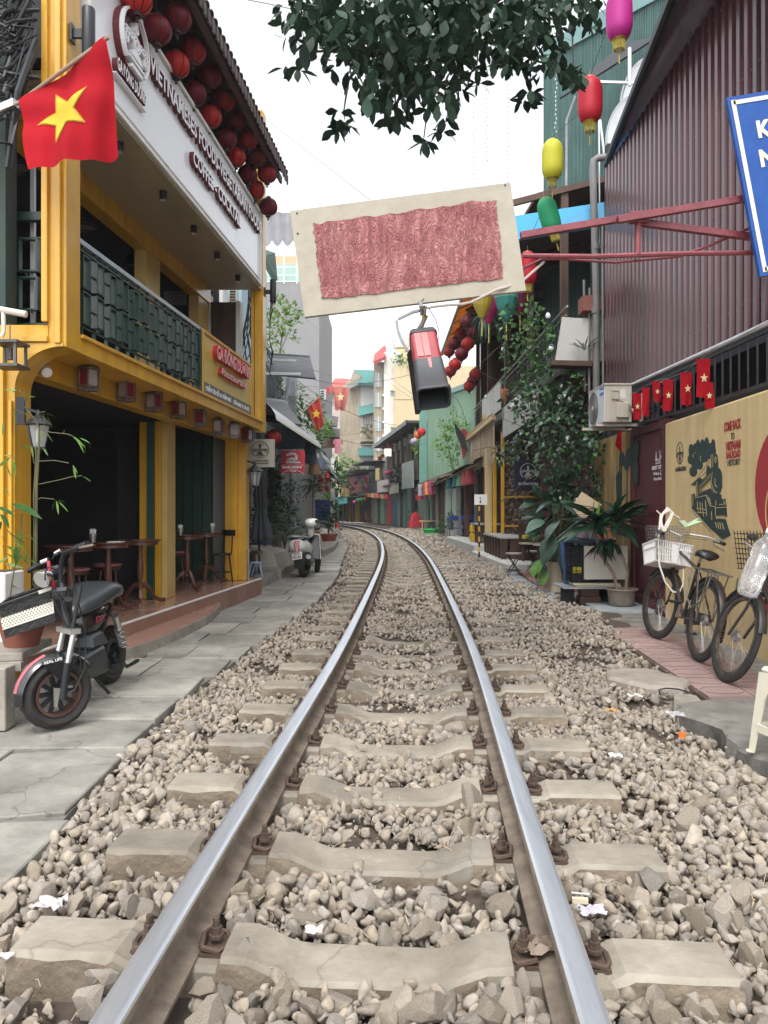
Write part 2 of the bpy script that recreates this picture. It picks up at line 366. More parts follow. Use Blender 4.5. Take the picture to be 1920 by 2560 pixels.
# track -------------------------------------------------------------
TR=thing('railway_track','railway track with polished rails on concrete sleepers curving away between the houses','railway track',(0,0,0))
RAILT=mat('polished_rail_top',(.88,.92,.97),.45,1,c2=(.70,.75,.80),sc=5,stretch=(6,.5,1),bump=.05,bsc=15)
RAILS=mat('rail_side',(.25,.205,.155),.85,.1,c2=(.11,.085,.065),sc=12,bump=.3,bsc=50)
prof=[(-.057,0),(.057,0),(.057,.012),(.012,.030),(.008,.045),(.008,.098),(.033,.108),(.034,.132),(.031,.1385),(.025,.1405),(.020,.1408),(-.020,.1408),(-.025,.1405),(-.031,.1385),(-.034,.132),(-.033,.108),(-.008,.098),(-.008,.045),(-.012,.030),(-.057,.012)]
prof=[(x*(1.1 if abs(x)>.02 else 1),z*1.0+.01)for x,z in prof];npf=len(prof)
top={7,8,9,10,11,12}
for sgn in(-1,1):
    b=B();Dl=list(np.arange(.8,60,.25))+list(range(60,86));vs=[]
    for D in Dl:
        h=head(D);nn=sqrt(1+h*h)
        for x,z in prof:vs.append(tpt(D,sgn*.535+x,z))
    fs=[];ms=[]
    for i in range(len(Dl)-1):
        for j in range(npf):
            fs.append((i*npf+j,i*npf+(j+1)%npf,(i+1)*npf+(j+1)%npf,(i+1)*npf+j));ms.append(0 if j in top else 1)
    b.add(vs,fs);b.m=ms;b.build('rail',[RAILT,RAILS],TR,smooth=True)
SLC=crack_mat('sleeper_concrete',(.34,.31,.255),(.19,.165,.125),.12,.75)
b=B()                                   # sleeper, x along its length; thick ends, dipped middle
top_prof=[(-1.0,.028),(-.70,.028),(-.66,.006),(-.41,.006),(-.40,.032),(-.33,.030),(-.20,-.022),(.20,-.022),(.33,.030),(.40,.032),(.41,.006),(.66,.006),(.70,.028),(1.0,.028)]
xs_p=sorted(set([x for x,z in top_prof]+list(np.round(np.arange(-.96,.97,.08),2))));tx,tz=[p[0]for p in top_prof],[p[1]for p in top_prof]
SLD=mat('sleeper_dirty_flank',(.27,.22,.16),.95,c2=(.13,.10,.075),sc=7,bump=.7,bsc=45)
sl_meshes=[]
for var in range(4):
    b=B();vs=[];k=len(xs_p);j_=lambda a:random.gauss(0,a)
    for x in xs_p:
        z=float(np.interp(x,tx,tz));hw=.092;ch=.0 if random.random()>.12 else random.uniform(.004,.014)
        vs+=[(x,-hw-.03,-.2),(x+j_(.001),-hw-.012+j_(.002),z-.05),(x,-hw-.008+j_(.0015),z-.012-ch),(x,-hw+.008+ch+j_(.002),z+j_(.0012)),(x,j_(.02),z+j_(.0018)),(x,hw-.008+j_(.002),z+j_(.0012)),(x,hw+.008,z-.012),(x,hw+.03,-.2)]
    b.add(vs,[(i*8+j,(i+1)*8+j,(i+1)*8+j+1,i*8+j+1)for i in range(k-1)for j in range(7)]+[(0,1,2,3,4,5,6,7),tuple((k-1)*8+j for j in range(7,-1,-1))])
    b.m=[1 if(q%7)in(0,6)else(1 if(q%7)==1 and random.random()<.8 else 0)for q in range((k-1)*7)]+[0,0]
    o_=b.build('concrete_sleeper',[SLC,SLD],TR if var==0 else None);sl_meshes.append(o_.data)
    if var==0:slm=o_
    else:bpy.data.objects.remove(o_)
# fastening: base plate, clip loop, bolt and nut
b=B();b.box(-.035,.035,-.055,.055,.004,.018);b.tube([(-.03,-.045,.03),(-.035,0,.042),(-.03,.045,.03),(.02,.05,.022),(.035,.02,.02),(.035,-.02,.02),(.02,-.05,.022),(-.03,-.045,.03)],.0085,6)
clip=b.build('rail_clip',STEEL,slm,smooth=True).data
b=B();b.lathe([(.022,.035),(.022,.045),(.017,.046),(.017,.066),(.010,.067),(.010,.092)],6);bolt=b.build('bolt',STEEL,slm).data
kids=KIDS(slm)
for x in kids:bpy.data.objects.remove(x)
b=B();b.box(-.062,.062,-.075,.075,.0065,.0098);pad=b.build('rail_pad',BLK,slm).data
for x in KIDS(slm):bpy.data.objects.remove(x)
first=True
for kk in range(-1,84):
    D=SLP0+SLPD*kk
    if D>54:break
    o=slm if first else inst('concrete_sleeper',sl_meshes[kk%4],TR,(0,0,0));first=False
    h=head(D);o.location=tpt(D,0,random.uniform(-.006,.004));o.rotation_euler=(0,random.uniform(-.006,.006),atan2(h,1)*-1+random.uniform(-.006,.006))
    if D<26:
        for sg in(-1,1):
            for side in(-1,1):
                xx=sg*.535+side*.098
                inst('rail_clip',clip,o,(xx,0,0),(0,0,0 if side>0 else pi))
                inst('bolt',bolt,o,(xx,0,0),(0,0,random.random()))
# ================================================================ pavement on the left
SLAB=crack_mat('paving_slab_grey',(.365,.35,.31),(.22,.21,.18),.16,.6)
PV=B();pts=[(edge_l(D)+.03,D)for D in list(np.arange(.8,30,.4))+list(range(30,76,2))]
vs=[]
for x,D in pts:vs+=[(x-.06,D,-.03),(min(x-1.5,-4.6 if D<14 else x-2.5),D,-.03),(x-.03,D,-.2)]
PV.add(vs,[(i*3,(i+1)*3,(i+1)*3+1,i*3+1)for i in range(len(pts)-1)]+[(i*3+2,(i+1)*3+2,(i+1)*3,i*3)for i in range(len(pts)-1)])
PVO=PV.build('pavement',CONCD,kind='structure')
def slab(x0,x1,y0,y1,z=0.,t=.05,sk=0,mt=SLAB,name='paving_slab',par=None,crack=True):
    b=B();j=lambda a=.008:random.uniform(-a,a)
    p=[(x0+j(),y0+j()),(x1+j(),y0+sk+j()),(x1+j(),y1+sk+j()),(x0+j(),y1+j())];tz=[z+j(.004)for _ in range(4)]
    e=.006
    cx=(x0+x1)/2;cy=(y0+y1)/2
    q=[(a+(e if a<cx else-e),c+(e if c<cy else-e))for a,c in p]
    b.add([(a,c,z-t)for a,c in p]+[(a,c,zz-e)for(a,c),zz in zip(p,tz)]+[(a,c,zz)for(a,c),zz in zip(q,tz)],
          [(0,1,5,4),(1,2,6,5),(2,3,7,6),(3,0,4,7),(4,5,9,8),(5,6,10,9),(6,7,11,10),(7,4,8,11),(8,9,10,11)])
    return b.build(name,mt,par or PVO)
y=.9
for y0,y1 in((.9,2.0),(2.0,3.0),(3.0,3.9)):          # rough old concrete closest to the lens
    slab(-1.95,edge_l((y0+y1)/2)-.02,y0,y1-.012,-.012,sk=.12*(y0-.9)*.5);slab(-3.4,-1.97,y0,y1-.02,-.004,sk=.05)
rows=[3.93,4.46,4.98,5.62,6.3,6.9,7.5,8.2,8.8,9.5,10.1,10.8,11.5,12.3,13,13.8,14.6,15.4,16.4,17.4,18.4,19.6,21,22.4,24,26,28]
for i in range(len(rows)-1):
    y0,y1=rows[i],rows[i+1];e=edge_l((y0+y1)/2)-.02
    if y1<5.7:slab(-2.75,e,y0+.018,y1-.018,z=random.uniform(-.006,.006))
    else:
        w=random.uniform(.42,.6);sh=random.choice([0,.1,.2])if y0>6 else 0
        slab(e-w,e,y0+.007,y1-.007);slab(e-w-.6,e-w-.012,y0+sh+.007,y1+sh-.007)
        slab(e-w-1.5,e-w-.612,y0+.007,y1-.007)

# ================================================================ yellow cafe on the left
fx=lambda D,off=0.:-2.2+.084*(D-5.35)+off         # facade line of the upper floor
def FB(b,D0,D1,o0,o1,z0,z1):
    p=[(fx(D0,o0),D0),(fx(D0,o1),D0),(fx(D1,o1),D1),(fx(D1,o0),D1)]
    return b.hexa([(x,y,z0)for x,y in p]+[(x,y,z1)for x,y in p])
FU=V((.0837,.9965,0)).normalized()
def FM(D,off,z):return frame((fx(D,off),D,z),FU,(0,0,1))       # text frame on the facade: x along the street, z outwards
CB=thing('cafe_building','yellow two storey cafe with open dark rooms, green balcony railing and tiled eave','building',(-3.0,7.5,0))
ONE=mat('off_white_panel',(.80,.81,.84),.35,var=.05,sc=1.5,coat=.4)
b=B();FB(b,5.16,5.36,-.128,0,2.40,9.0);b.build('corner_post',YEL,CB,bevel=.004)
b=B();b.box(-2.376,-2.335,5.125,5.16,2.57,9);b.box(-2.285,-2.245,5.125,5.16,2.42,9);b.build('post_moulding',YEL,CB,bevel=.003)
b=B();b.box(-3.6,-2.338,5.15,5.36,2.42,2.55);b.box(-3.6,-2.336,5.125,5.149,2.43,2.47);b.build('side_beam',YEL,CB,bevel=.003)
# arched bracket between lower column and overhang
arc=[(-2.565,0.0),(-2.565,2.10)]+[(-2.565+.335*(1-cos(t)),2.10+.30*sin(t))for t in np.linspace(.12,pi/2,12)]
poly=arc+[(-2.23,2.419),(-3.6,2.419),(-3.6,2.30),(-2.70,2.30),(-2.70,0)]
b=B();b.prism([(x,z)for x,z in poly],Matrix(((1,0,0,0),(0,0,-1,5.375),(0,1,0,0),(0,0,0,1))),.235)
b.build('arched_column',YEL,CB)
b=B();b.box(-2.665,-2.625,5.10,5.138,.0,2.38);b.box(-2.60,-2.575,5.115,5.138,0,2.02);b.build('column_moulding',YEL,CB,bevel=.003)
b=B();FB(b,5.365,10.56,-.06,-.002,2.40,2.505);b.build('fascia_beam',YEL,CB)
b=B();FB(b,5.365,10.84,-.07,.022,2.507,2.535);b.build('fascia_lip',YEL,CB,bevel=.003)
b=B();FB(b,5.37,11.0,-.40,-.062,2.42,2.46);b.build('lower_soffit',YEL,CB)
b=B();FB(b,5.37,11.0,-.52,-.36,2.25,2.418);b.build('lower_beam',YEL,CB,bevel=.003)
b=B();FB(b,10.62,10.84,-.10,-.0,2.38,7.0);FB(b,10.64,10.82,-.0,.014,2.385,7.0);b.build('end_post',YEL,CB,bevel=.004)
b=B();FB(b,10.60,10.86,-.145,-.105,2.42,7.0);b.build('end_post_strip',YEL,CB)
b=B();FB(b,10.56,10.6,-.5,-.145,2.38,2.5);b.build('end_beam',YEL,CB)
b=B();FB(b,5.4,10.62,-.74,0.,4.41,4.47);b.build('upper_soffit',mat('cream_soffit',(.36,.30,.19),.45,var=.06,coat=.3),CB)
b=B();FB(b,5.37,10.66,-.90,-.74,4.22,4.46);b.build('upper_beam',YEL,CB,bevel=.003)
TAN=mat('tan_column_paint',(.52,.36,.12),.5,var=.1,coat=.2)
b=B();FB(b,8.42,8.82,-.90,-.76,2.53,4.22);b.build('upper_column',TAN,CB,bevel=.004)
b=B();FB(b,10.2,10.6,-.90,-.76,2.53,4.22);b.build('upper_column',TAN,CB,bevel=.004)
b=B();FB(b,10.85,10.93,-.80,-.42,2.53,4.30);b.build('wooden_side_door',WOODD,CB)
b=B();FB(b,10.80,10.95,-.86,-.80,2.53,4.4);FB(b,10.80,10.95,-.42,-.36,2.53,4.30);b.build('door_frame',WHT,CB)
# interior shells (rooms really enclosed)
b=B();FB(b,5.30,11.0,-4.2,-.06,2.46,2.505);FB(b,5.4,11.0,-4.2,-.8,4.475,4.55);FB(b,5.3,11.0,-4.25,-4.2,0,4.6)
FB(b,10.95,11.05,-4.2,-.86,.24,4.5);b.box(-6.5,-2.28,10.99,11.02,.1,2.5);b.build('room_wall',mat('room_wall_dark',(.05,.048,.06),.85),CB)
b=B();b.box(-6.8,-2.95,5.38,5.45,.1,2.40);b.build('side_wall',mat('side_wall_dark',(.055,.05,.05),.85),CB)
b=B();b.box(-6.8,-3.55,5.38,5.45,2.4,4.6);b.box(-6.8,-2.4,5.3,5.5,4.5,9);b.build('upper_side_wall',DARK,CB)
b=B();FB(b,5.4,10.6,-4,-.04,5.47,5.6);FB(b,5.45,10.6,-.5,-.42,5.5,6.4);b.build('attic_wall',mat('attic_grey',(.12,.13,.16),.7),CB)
# ground floor: posts, shutters, doors
b=B();b.box(-2.79,-2.70,8.44,8.56,.24,2.26);b.build('door_post',YEL,CB,bevel=.003)
b=B();b.box(-2.70,-2.617,8.42,8.55,.24,2.26);b.build('green_post',GRN,CB)
b=B();b.box(-2.615,-2.545,8.44,8.6,.24,2.27);b.build('door_post',YEL,CB,bevel=.003)
b=B();b.box(-2.542,-2.475,8.45,8.78,.24,2.28);b.build('door_post',TAN,CB,bevel=.003)
b=B();b.box(-2.28,-2.10,10.6,10.84,.24,2.4);b.box(-2.10,-1.985,10.64,10.90,.24,2.4);b.build('street_column',YEL,CB,bevel=.006)
b=B();b.box(-2.52,-2.282,10.9,11.0,.24,2.4);b.build('grey_pier',GREY,CB)
for i in range(6):
    x=-3.36+.14*i;b=B();b.box(x,x+.13,10.82,10.86,.25,2.3);b.box(x+.02,x+.11,10.81,10.82,.4,2.2);b.build('folding_door_leaf',GRN,CB)
b=B();b.box(-3.2,-2.9,8.9,8.96,.26,2.2);b.build('shutter_leaf',DARK,CB)
# plinth, with floor tiles and riser tiles
pl=lambda D:-2.35+.119*(D-6.53)
TILE=mat('terracotta_floor_tile',(.43,.255,.19),.25,c2=(.36,.20,.15),sc=3,coat=.3,rnd='object',rv=.12)
RIS=mat('terracotta_riser_tile',(.27,.15,.11),.45,var=.12,rnd='object',rv=.1)
b=B();b.hexa([(-6.8,5.2,-.05),(pl(5.2)-.012,5.2,-.05),(pl(11.0)-.012,11,-.05),(-6.8,11,-.05),(-6.8,5.2,.225),(pl(5.2)-.012,5.2,.225),(pl(11.0)-.012,11,.225),(-6.8,11,.225)])
b.build('plinth',CONC,CB)
for i in range(15):
    y0=5.2+.39*i;y1=min(y0+.387,11.0)
    if y0>10.95:break
    for j in range(4):
        xr=(pl(y0)-.03-.4*j,pl(y1)-.03-.4*j);xl=(xr[0]-.395,xr[1]-.395)
        b=B();b.hexa([(xl[0],y0,.2),(xr[0],y0,.2),(xr[1],y1,.2),(xl[1],y1,.2),(xl[0],y0,.236),(xr[0],y0,.236),(xr[1],y1,.236),(xl[1],y1,.236)]);b.build('floor_tile',TILE,CB)
    b=B();b.hexa([(pl(y0)-.011,y0,.0),(pl(y0),y0,.0),(pl(y1),y1,.0),(pl(y1)-.011,y1,.0),(pl(y0)-.011,y0,.226),(pl(y0),y0,.226),(pl(y1),y1,.226),(pl(y1)-.011,y1,.226)]);b.build('riser_tile',RIS,CB)
b=B();b.hexa([(pl(5.2)-.028,5.2,.227),(pl(5.2)+.006,5.2,.227),(pl(11)+.006,11,.227),(pl(11)-.028,11,.227),(pl(5.2)-.028,5.2,.24),(pl(5.2)+.006,5.2,.24),(pl(11)+.006,11,.24),(pl(11)-.028,11,.24)])
b.build('white_nosing',WHT,CB)
b=B();b.box(-6,-1.83,10.98,11.0,-.02,.225);b.build('end_riser',RIS,CB)
stp=[(-2.9,5.15),(-2.36,5.15),(-2.19,6.05),(-2.06,6.6),(-1.965,7.4),(-1.935,8.1),(-1.95,8.55),(-1.985,8.9),(pl(9.2)+.002,9.2),(pl(7)+.001,7.0),(pl(5.15)+.002,5.15+.01)]
b=B();b.prism(stp[1:],Matrix.Translation((0,0,-.02)),.118);b.build('curved_step',CONC,CB)
ins=[(x-.012,y)for x,y in stp[1:-2]]+stp[-2:];b=B();b.prism(ins,Matrix.Translation((0,0,.098)),.017);b.build('step_tile',TILE,CB)
# balcony railing: green rectangular frames between rails
RG=thing('balcony_railing','dark green balcony railing of upright rectangular frames on the yellow cafe','railing',(fx(6.7),6.7,2.53))
GR2=mat('railing_green',(.008,.032,.023),.35,var=.15,coat=.2)
b=B();FB(b,5.37,8.02,-.055,-.005,3.20,3.235);b.build('handrail',mat('galvanised_handrail',(.45,.52,.54),.3,.6,var=.1),RG)
b=B()
for z in(3.155,2.60):FB(b,5.37,8.02,-.04,-.015,z,z+.012)
for i in range(14):
    D=5.42+.2*i
    if D<8:FB(b,D,D+.012,-.04,-.015,3.167,3.20);FB(b,D,D+.012,-.04,-.015,2.535,2.60)
FB(b,7.99,8.03,-.06,0,2.53,3.22);b.build('rail_bar',GR2,RG)
b=B();cw,ch,cd,t=.115,.245,.05,.012
for x0,x1,z0,z1 in((-cw/2,-cw/2+t,0,ch),(cw/2-t,cw/2,0,ch),(-cw/2+t,cw/2-t,0,t),(-cw/2+t,cw/2-t,ch-t,ch)):b.box(x0,x1,-cd,0,z0,z1)
for sx in(-.02,.012):b.box(sx,sx+.008,-.03,-.01,-.02,0)
cell=b.build('railing_frame',GR2);cell.parent=RG;me=cell.data;first=True
b=B();b.box(.057,.163,-.03,-.01,.12,.13);conn=b.build('railing_link',GR2);cme=conn.data;bpy.data.objects.remove(conn)
for i in range(12):
    D=5.47+.22*i
    for z in(2.635,2.902):
        st=.02*(i%2);M=Matrix.Translation(-V(RG['_o']))@FM(D,-.005,z+st-.01)@Matrix.Rotation(pi/2,4,'X').inverted().inverted()
        M=Matrix.Translation(-V(RG['_o']))@Matrix.Translation((fx(D,-.005),D,z+st-.01))@Matrix.Rotation(atan2(.9965,.0837),4,'Z')@Matrix.Scale(-1,4,(0,1,0))
        if first:cell.matrix_basis=M;first=False
        else:inst('railing_frame',me,RG,None,M=M)
        if i<11:inst('railing_link',cme,RG,None,M=M)
# second short railing on the side that faces us
RS=thing('balcony_railing','short dark green balcony railing at the left edge, behind the flag corner post','railing',(-2.9,5.45,2.55))
b=B();b.box(-3.5,-2.42,5.40,5.46,3.38,3.44);b.box(-3.5,-2.40,5.42,5.44,3.25,3.262);b.box(-3.5,-2.40,5.42,5.44,2.62,2.632);b.box(-2.44,-2.40,5.42,5.9,3.36,3.40);b.build('rail_bar',GR2,RS)
for i in range(2):
    for z in(2.72,3.0):
        M=Matrix.Translation(-V(RS['_o']))@Matrix.Translation((-2.60+.001-.24*i,5.44,z))@Matrix.Diagonal((1.3,1,1.0,1));inst('railing_frame',me,RS,None,M=M)
b=B();b.box(-2.63,-2.60,5.5,5.53,2.5,4.5);b.build('slim_pipe',ALU,CB)
b=B();b.box(-2.85,-2.66,5.2,5.36,2.55,6);b.build('weathered_green_pillar',mat('flaking_green_paint',(.02,.05,.042),.8,c2=(.05,.06,.055),sc=4,stretch=(1,1,.5)),CB)
# small yellow sign with red letters
RED=mat('red_letter',(.45,.02,.03),.35,var=.06,coat=.3);PINK=mat('letter_face_pale',(.72,.42,.40),.4,var=.05)
MAR=mat('maroon_letter_side',(.11,.008,.012),.4,var=.1);WF=mat('letter_face_white',(.80,.80,.82),.35,var=.02)
SG=thing('cafe_sign','yellow balcony sign with raised red letters GA DONG DUONG and a grey address strip','sign',(fx(9),9,2.6))
b=B();FB(b,8.06,10.08,-.06,-.012,2.535,3.22);b.build('sign_panel',mat('sign_yellow',(.62,.45,.10),.3,var=.05,coat=.5),SG)
b=B();FB(b,8.05,10.1,-.07,.004,3.205,3.235);FB(b,8.05,8.09,-.012,.004,2.54,3.205);FB(b,10.06,10.10,-.012,.004,2.54,3.205);b.build('sign_frame',YEL,SG)
b=B();FB(b,8.09,10.06,-.0115,-.006,2.54,2.67);b.build('address_strip',mat('grey_strip',(.12,.12,.11),.5),SG)
text('GA ĐÔNG DƯƠNG',FM(8.42,-.012,2.99),.155,1.42,'raised_letters',[PINK,RED],SG,ext=.06,bold=.03)
text('Restaurant',FM(8.62,-.012,2.84),.085,1.1,'raised_letters',[PINK,RED],SG,ext=.045,bold=.02,shear=.2)
text('CHẮN TÀU SỐ 5A TRẦN PHÚ     CỬA NAM, TP. HÀ NỘI',FM(8.17,-.006,2.58),.05,1.8,'address_lettering',WF,SG,ext=.003,bold=.02)
# big white fascia sign
BS=thing('fascia_sign','long white fascia sign reading VIETNAMESES FOODS - VEGETARIAN FOODS with raised maroon edged letters','sign',(fx(8),8,4.5))
b=B();FB(b,5.5,10.52,-.05,0,4.50,5.47);b.build('sign_panel',ONE,BS)
b=B();FB(b,5.48,10.55,-.05,.03,4.44,4.475);FB(b,5.48,10.55,-.05,.028,5.455,5.49);FB(b,5.48,10.55,0,.012,4.52,4.535);FB(b,5.46,5.50,-.05,.028,4.44,5.49);FB(b,10.50,10.55,0,.028,4.475,5.455);b.build('sign_frame',WHT,BS)
b=B();FB(b,5.5,10.5,-.05,-.004,4.476,4.499);b.build('sign_groove',BLK,BS)
text('VIETNAMESES FOODS-VEGETARIAN FOODS',FM(6.50,0,5.13),.165,3.92,'raised_letters',[WF,MAR],BS,ext=.05,bold=.03)
text('COFFEE - COCKTAIL',FM(7.62,0,4.83),.15,1.78,'raised_letters',[WF,MAR],BS,ext=.05,bold=.03)
text('GA ĐÔNG DƯƠNG',FM(5.86,0,4.76),.10,.56,'logo_letters',[WF,MAR],BS,ext=.05,bold=.035)
def logo(parent,M,R,m,t=.004,side=None,name='train_emblem',back=None):
    """round emblem: ring, engine front, two signal arms, track"""
    T=lambda x,y:M@Matrix.Translation((x*R,y*R,0))
    if back is not None:
        b=B();b.lathe([(R*.96,0),(R*.96,t*.5)],32,M);b.build('emblem_disc',back,parent)
        M=M@Matrix.Translation((0,0,t*.5));t0=t
    b=B();b.ring(M,R*.93,R,t,32,-.85,pi+.85)
    b.ring(T(0,-.05),R*.10,R*.17,t,16);b.ring(T(0,-.05),R*.21,R*.26,t,16);b.ring(T(0,.42),R*.07,R*.14,t,12)
    b.prism([(-.09*R,.15*R),(.09*R,.15*R),(.07*R,.62*R),(-.07*R,.62*R)],M,t*.8);b.prism([(-.1*R,.60*R),(.1*R,.60*R),(0,.72*R)],M,t)
    for s in(-1,1):
        for a,c in(((.26,-.05),(.88,-.05)),((.26,.12),(.8,.12)),((.3,-.05),(.42,.12)),((.42,.12),(.54,-.05)),((.54,-.05),(.66,.12)),((.66,.12),(.78,-.05)),((.62,-.05),(.62,-.34)),((.78,-.05),(.78,-.34))):
            p=M@V((a[0]*R*s,a[1]*R,t/2));q=M@V((c[0]*R*s,c[1]*R,t/2));b.bar(p,q,R*.045,t,up=M.to_3x3()@V((0,0,1)))
    b.prism([(-.24*R,-.30*R),(.24*R,-.30*R),(.42*R,-.52*R),(-.42*R,-.52*R)],M,t)
    b.prism([(-.52*R,-.60*R),(.52*R,-.60*R),(.56*R,-.68*R),(-.56*R,-.68*R)],M,t)
    for i in range(9):
        x=(-.34+.085*i)*R;b.prism([(x,-.78*R),(x+.05*R,-.78*R),(x*1.12+.05*R,-.90*R),(x*1.12,-.90*R)],M,t)
    return b.build(name,m,parent)
b=B();b.ring(FM(6.14,0,5.12),.245,.27,.055,32);b.build('logo_rim',MAR,BS)
logo(BS,FM(6.14,.004,5.12),.265,WF,.058,back=MAR)
b=B();FB(b,5.84,6.44,0,.045,4.715,4.725);b.build('logo_underline',WF,BS)
# ceiling spots under the sign
SP=thing('ceiling_spotlight','','spotlight');b=B();b.lathe([(.036,-.085),(.036,0)],14);b.build('spot_body',BLK,SP,smooth=True)
b=B();b.lathe([(.03,-.087),(.03,-.084)],14);b.build('spot_lens',mat('lamp_lens',(.55,.55,.52),.3),SP);ST=Stamp(SP)
for i,(D,w)in enumerate(((6.34,'nearest the flag'),(7.32,'second from the flag'),(8.21,'in the middle of the row of five'),(9.06,'fourth from the flag'),(9.95,'farthest from the flag'))):
    ST.put((fx(D,-.15),D,4.408),label='small black ceiling spotlight under the white sign, '+w,group='spotlights in the upper soffit')
WL=thing('wall_lamp','','wall lamp');b=B();b.lathe([(.042,-.16),(.045,-.15),(.045,.17),(.04,.18)],16);b.build('lamp_tube',BLKM,WL,smooth=True)
b=B();b.box(-.11,-.03,-.012,.012,-.03,.03);b.box(-.12,-.105,-.035,.035,-.06,.06);b.build('wall_bracket',BLK,WL);ST=Stamp(WL)
ST.put((fx(5.3,.12),5.22,4.62),label='black tubular wall lamp on the corner post above the big flag',group='tubular wall lamps')
ST.put((fx(10.8,.13),10.75,4.42),label='black tubular wall lamp on the far post of the cafe',group='tubular wall lamps')
# pendant lamps upstairs
PL=thing('pendant_lamp','','pendant lamp');b=B();b.lathe([(.012,.16),(.03,.14),(.085,.06),(.13,0),(.126,0),(.08,.055),(.0,.13)],20,cap=False);b.build('lamp_shade',mat('shade_black',(.03,.03,.035),.4),PL,smooth=True)
b=B();b.lathe([(.11,.028),(.11,.032)],18);b.build('shade_inside',mat('shade_inside',(.16,.17,.19),.5),PL);b=B();b.tube([(0,0,.15),(0,0,.62)],.004,4);b.build('cord',BLK,PL);ST=Stamp(PL)
for px,py,D,w in((217,573,7.6,'left of the tan column'),(327,668,8.9,'just left of the tan column and lower'),(424,632,9.4,'right of the tan column, beside the poster'),(46,424,6.6,'at the left edge behind the flag pole')):
    p=P(px,py,D);ST.put(p,label='domed pendant lamp in the dark upper room, '+w,group='pendant lamps upstairs')
PO=thing('wall_poster','pale poster with dark lettering on the end wall of the upper room','poster',P(438,722,10.9))
b=B();a,c=P(411,762,10.92),P(467,684,10.92);b.box(a.x,c.x,10.90,10.93,a.z,c.z);b.build('poster_sheet',mat('poster_paper',(.35,.36,.37),.7),PO)
text('COME BACK',frame(P(428,722,10.89),(1,0,0),(0,0,1)),.045,.2,'poster_print',RED,PO,ext=.004)
text('TO VIETNAM',frame(P(428,736,10.89),(1,0,0),(0,0,1)),.045,.2,'poster_print',RED,PO,ext=.004)
# tiled eave
RF=thing('tiled_roof','dark tiled roof eave projecting over the red lanterns of the yellow cafe','roof',(fx(7.5,.2),7.5,5.95))
RT=mat('dark_roof_tile',(.10,.06,.055),.7,c2=(.05,.035,.035),sc=6,rnd='object',rv=.3)
b=B();q=[(fx(5.2,.34),5.2,5.94),(fx(10.45,.34),10.45,5.94),(fx(10.45,-1.6),10.45,6.95),(fx(5.2,-1.6),5.2,6.95)];b.plate(*q,.03);b.build('roof_boarding',mat('roof_underside',(.06,.02,.025),.6),RF)
b=B();FB(b,5.2,10.45,.30,.335,5.86,5.95);b.build('eave_board',mat('eave_board',(.09,.03,.03),.6),RF)
b=B()
for i in range(11):
    D=5.3+.5*i;b.bar((fx(D,.3),D,5.91),(fx(D,-1.5),D,6.85),.06,.08)
b.build('rafter',mat('roof_underside',(.06,.02,.025),.6),RF)
b=B();n=8;L=.34
vs=[]
for s_ in(0,1):
    for j in range(n+1):
        a=pi*j/n;vs.append((-cos(a)*.062,(-.02 if s_==0 else L),sin(a)*.045-(.0 if s_==0 else 0)))
        vs.append((-cos(a)*.050,(-.02 if s_==0 else L),sin(a)*.033))
k=2*(n+1);fs=[]
for j in range(n):fs+=[(2*j,2*j+2,k+2*j+2,k+2*j),(2*j+1,k+2*j+1,k+2*j+3,2*j+3),(2*j,2*j+1,2*j+3,2*j+2)]
b.add(vs,fs);tl=b.build('roof_tile',RT,smooth=True);tme=tl.data;bpy.data.objects.remove(tl)
b=B();b.box(-.045,.045,-.035,-.022,-.10,.0);b.box(-.03,.03,-.036,-.021,-.13,-.10);dr=b.build('tile_drip',RT);dme=dr.data;bpy.data.objects.remove(dr)
ang=atan2(1.01,1.94)
for i in range(41):
    D=5.25+.127*i
    for r in range(2):
        M=Matrix.Translation(V((fx(D,.40-.27*r),D,5.965+.14*r))-V(RF['_o']))@Matrix.Rotation(pi/2+.084*-1,4,'Z')@Matrix.Rotation(ang,4,'X')
        inst('roof_tile',tme,RF,None,M=M)
    inst('tile_drip',dme,RF,None,M=Matrix.Translation(V((fx(D+.063,.39),D+.063,5.955))-V(RF['_o']))@Matrix.Rotation(pi/2-.084,4,'Z'))
# ---------------------------------------------------------------- round silk lanterns
def lantern_mat(name,c):return mat(name,c,.55,var=.08,two=.35)
LR=lantern_mat('lantern_bright_red',(.58,.028,.02));LD=lantern_mat('lantern_wine_red',(.19,.008,.018));LM=lantern_mat('lantern_red',(.40,.02,.02))
RIB=mat('lantern_rib',(.02,.004,.006),.6)
def round_lantern(m,tassel=True):
    r=thing('round_lantern','','lantern');R=.13;pr=[(R*sin(t),-R*.93*cos(t))for t in np.linspace(.28,pi-.28,11)]
    b=B();b.lathe(pr,20,cap=False);b.build('silk_shade',m,r,smooth='all')
    b=B()
    for j in range(8):
        a=2*pi*j/8;b.tube([(x*1.012*cos(a),x*1.012*sin(a),z*1.01)for x,z in pr],.0042,4,cap=False)
    b.build('rib',RIB,r)
    b=B();b.lathe([(.037,-.145),(.037,-.118)],12);b.build('end_cap',RIB,r);b=B();b.lathe([(.035,.118),(.035,.14)],12);b.build('end_cap',RIB,r)
    b=B();b.tube([(0,0,.13),(0,0,.32)],.003,4);b.build('hanging_cord',RIB,r)
    if tassel:
        b=B();b.lathe([(.012,-.15),(.014,-.19)],6);b.build('tassel',RIB,r)
    return Stamp(r)
SB,SD,SM=round_lantern(LR),round_lantern(LD),round_lantern(LM)
kindn={'b':('bright red',SB),'d':('dark wine red',SD),'m':('mid red',SM)}
ordn=['first','second','third','fourth','fifth','sixth','seventh','eighth','ninth','tenth']
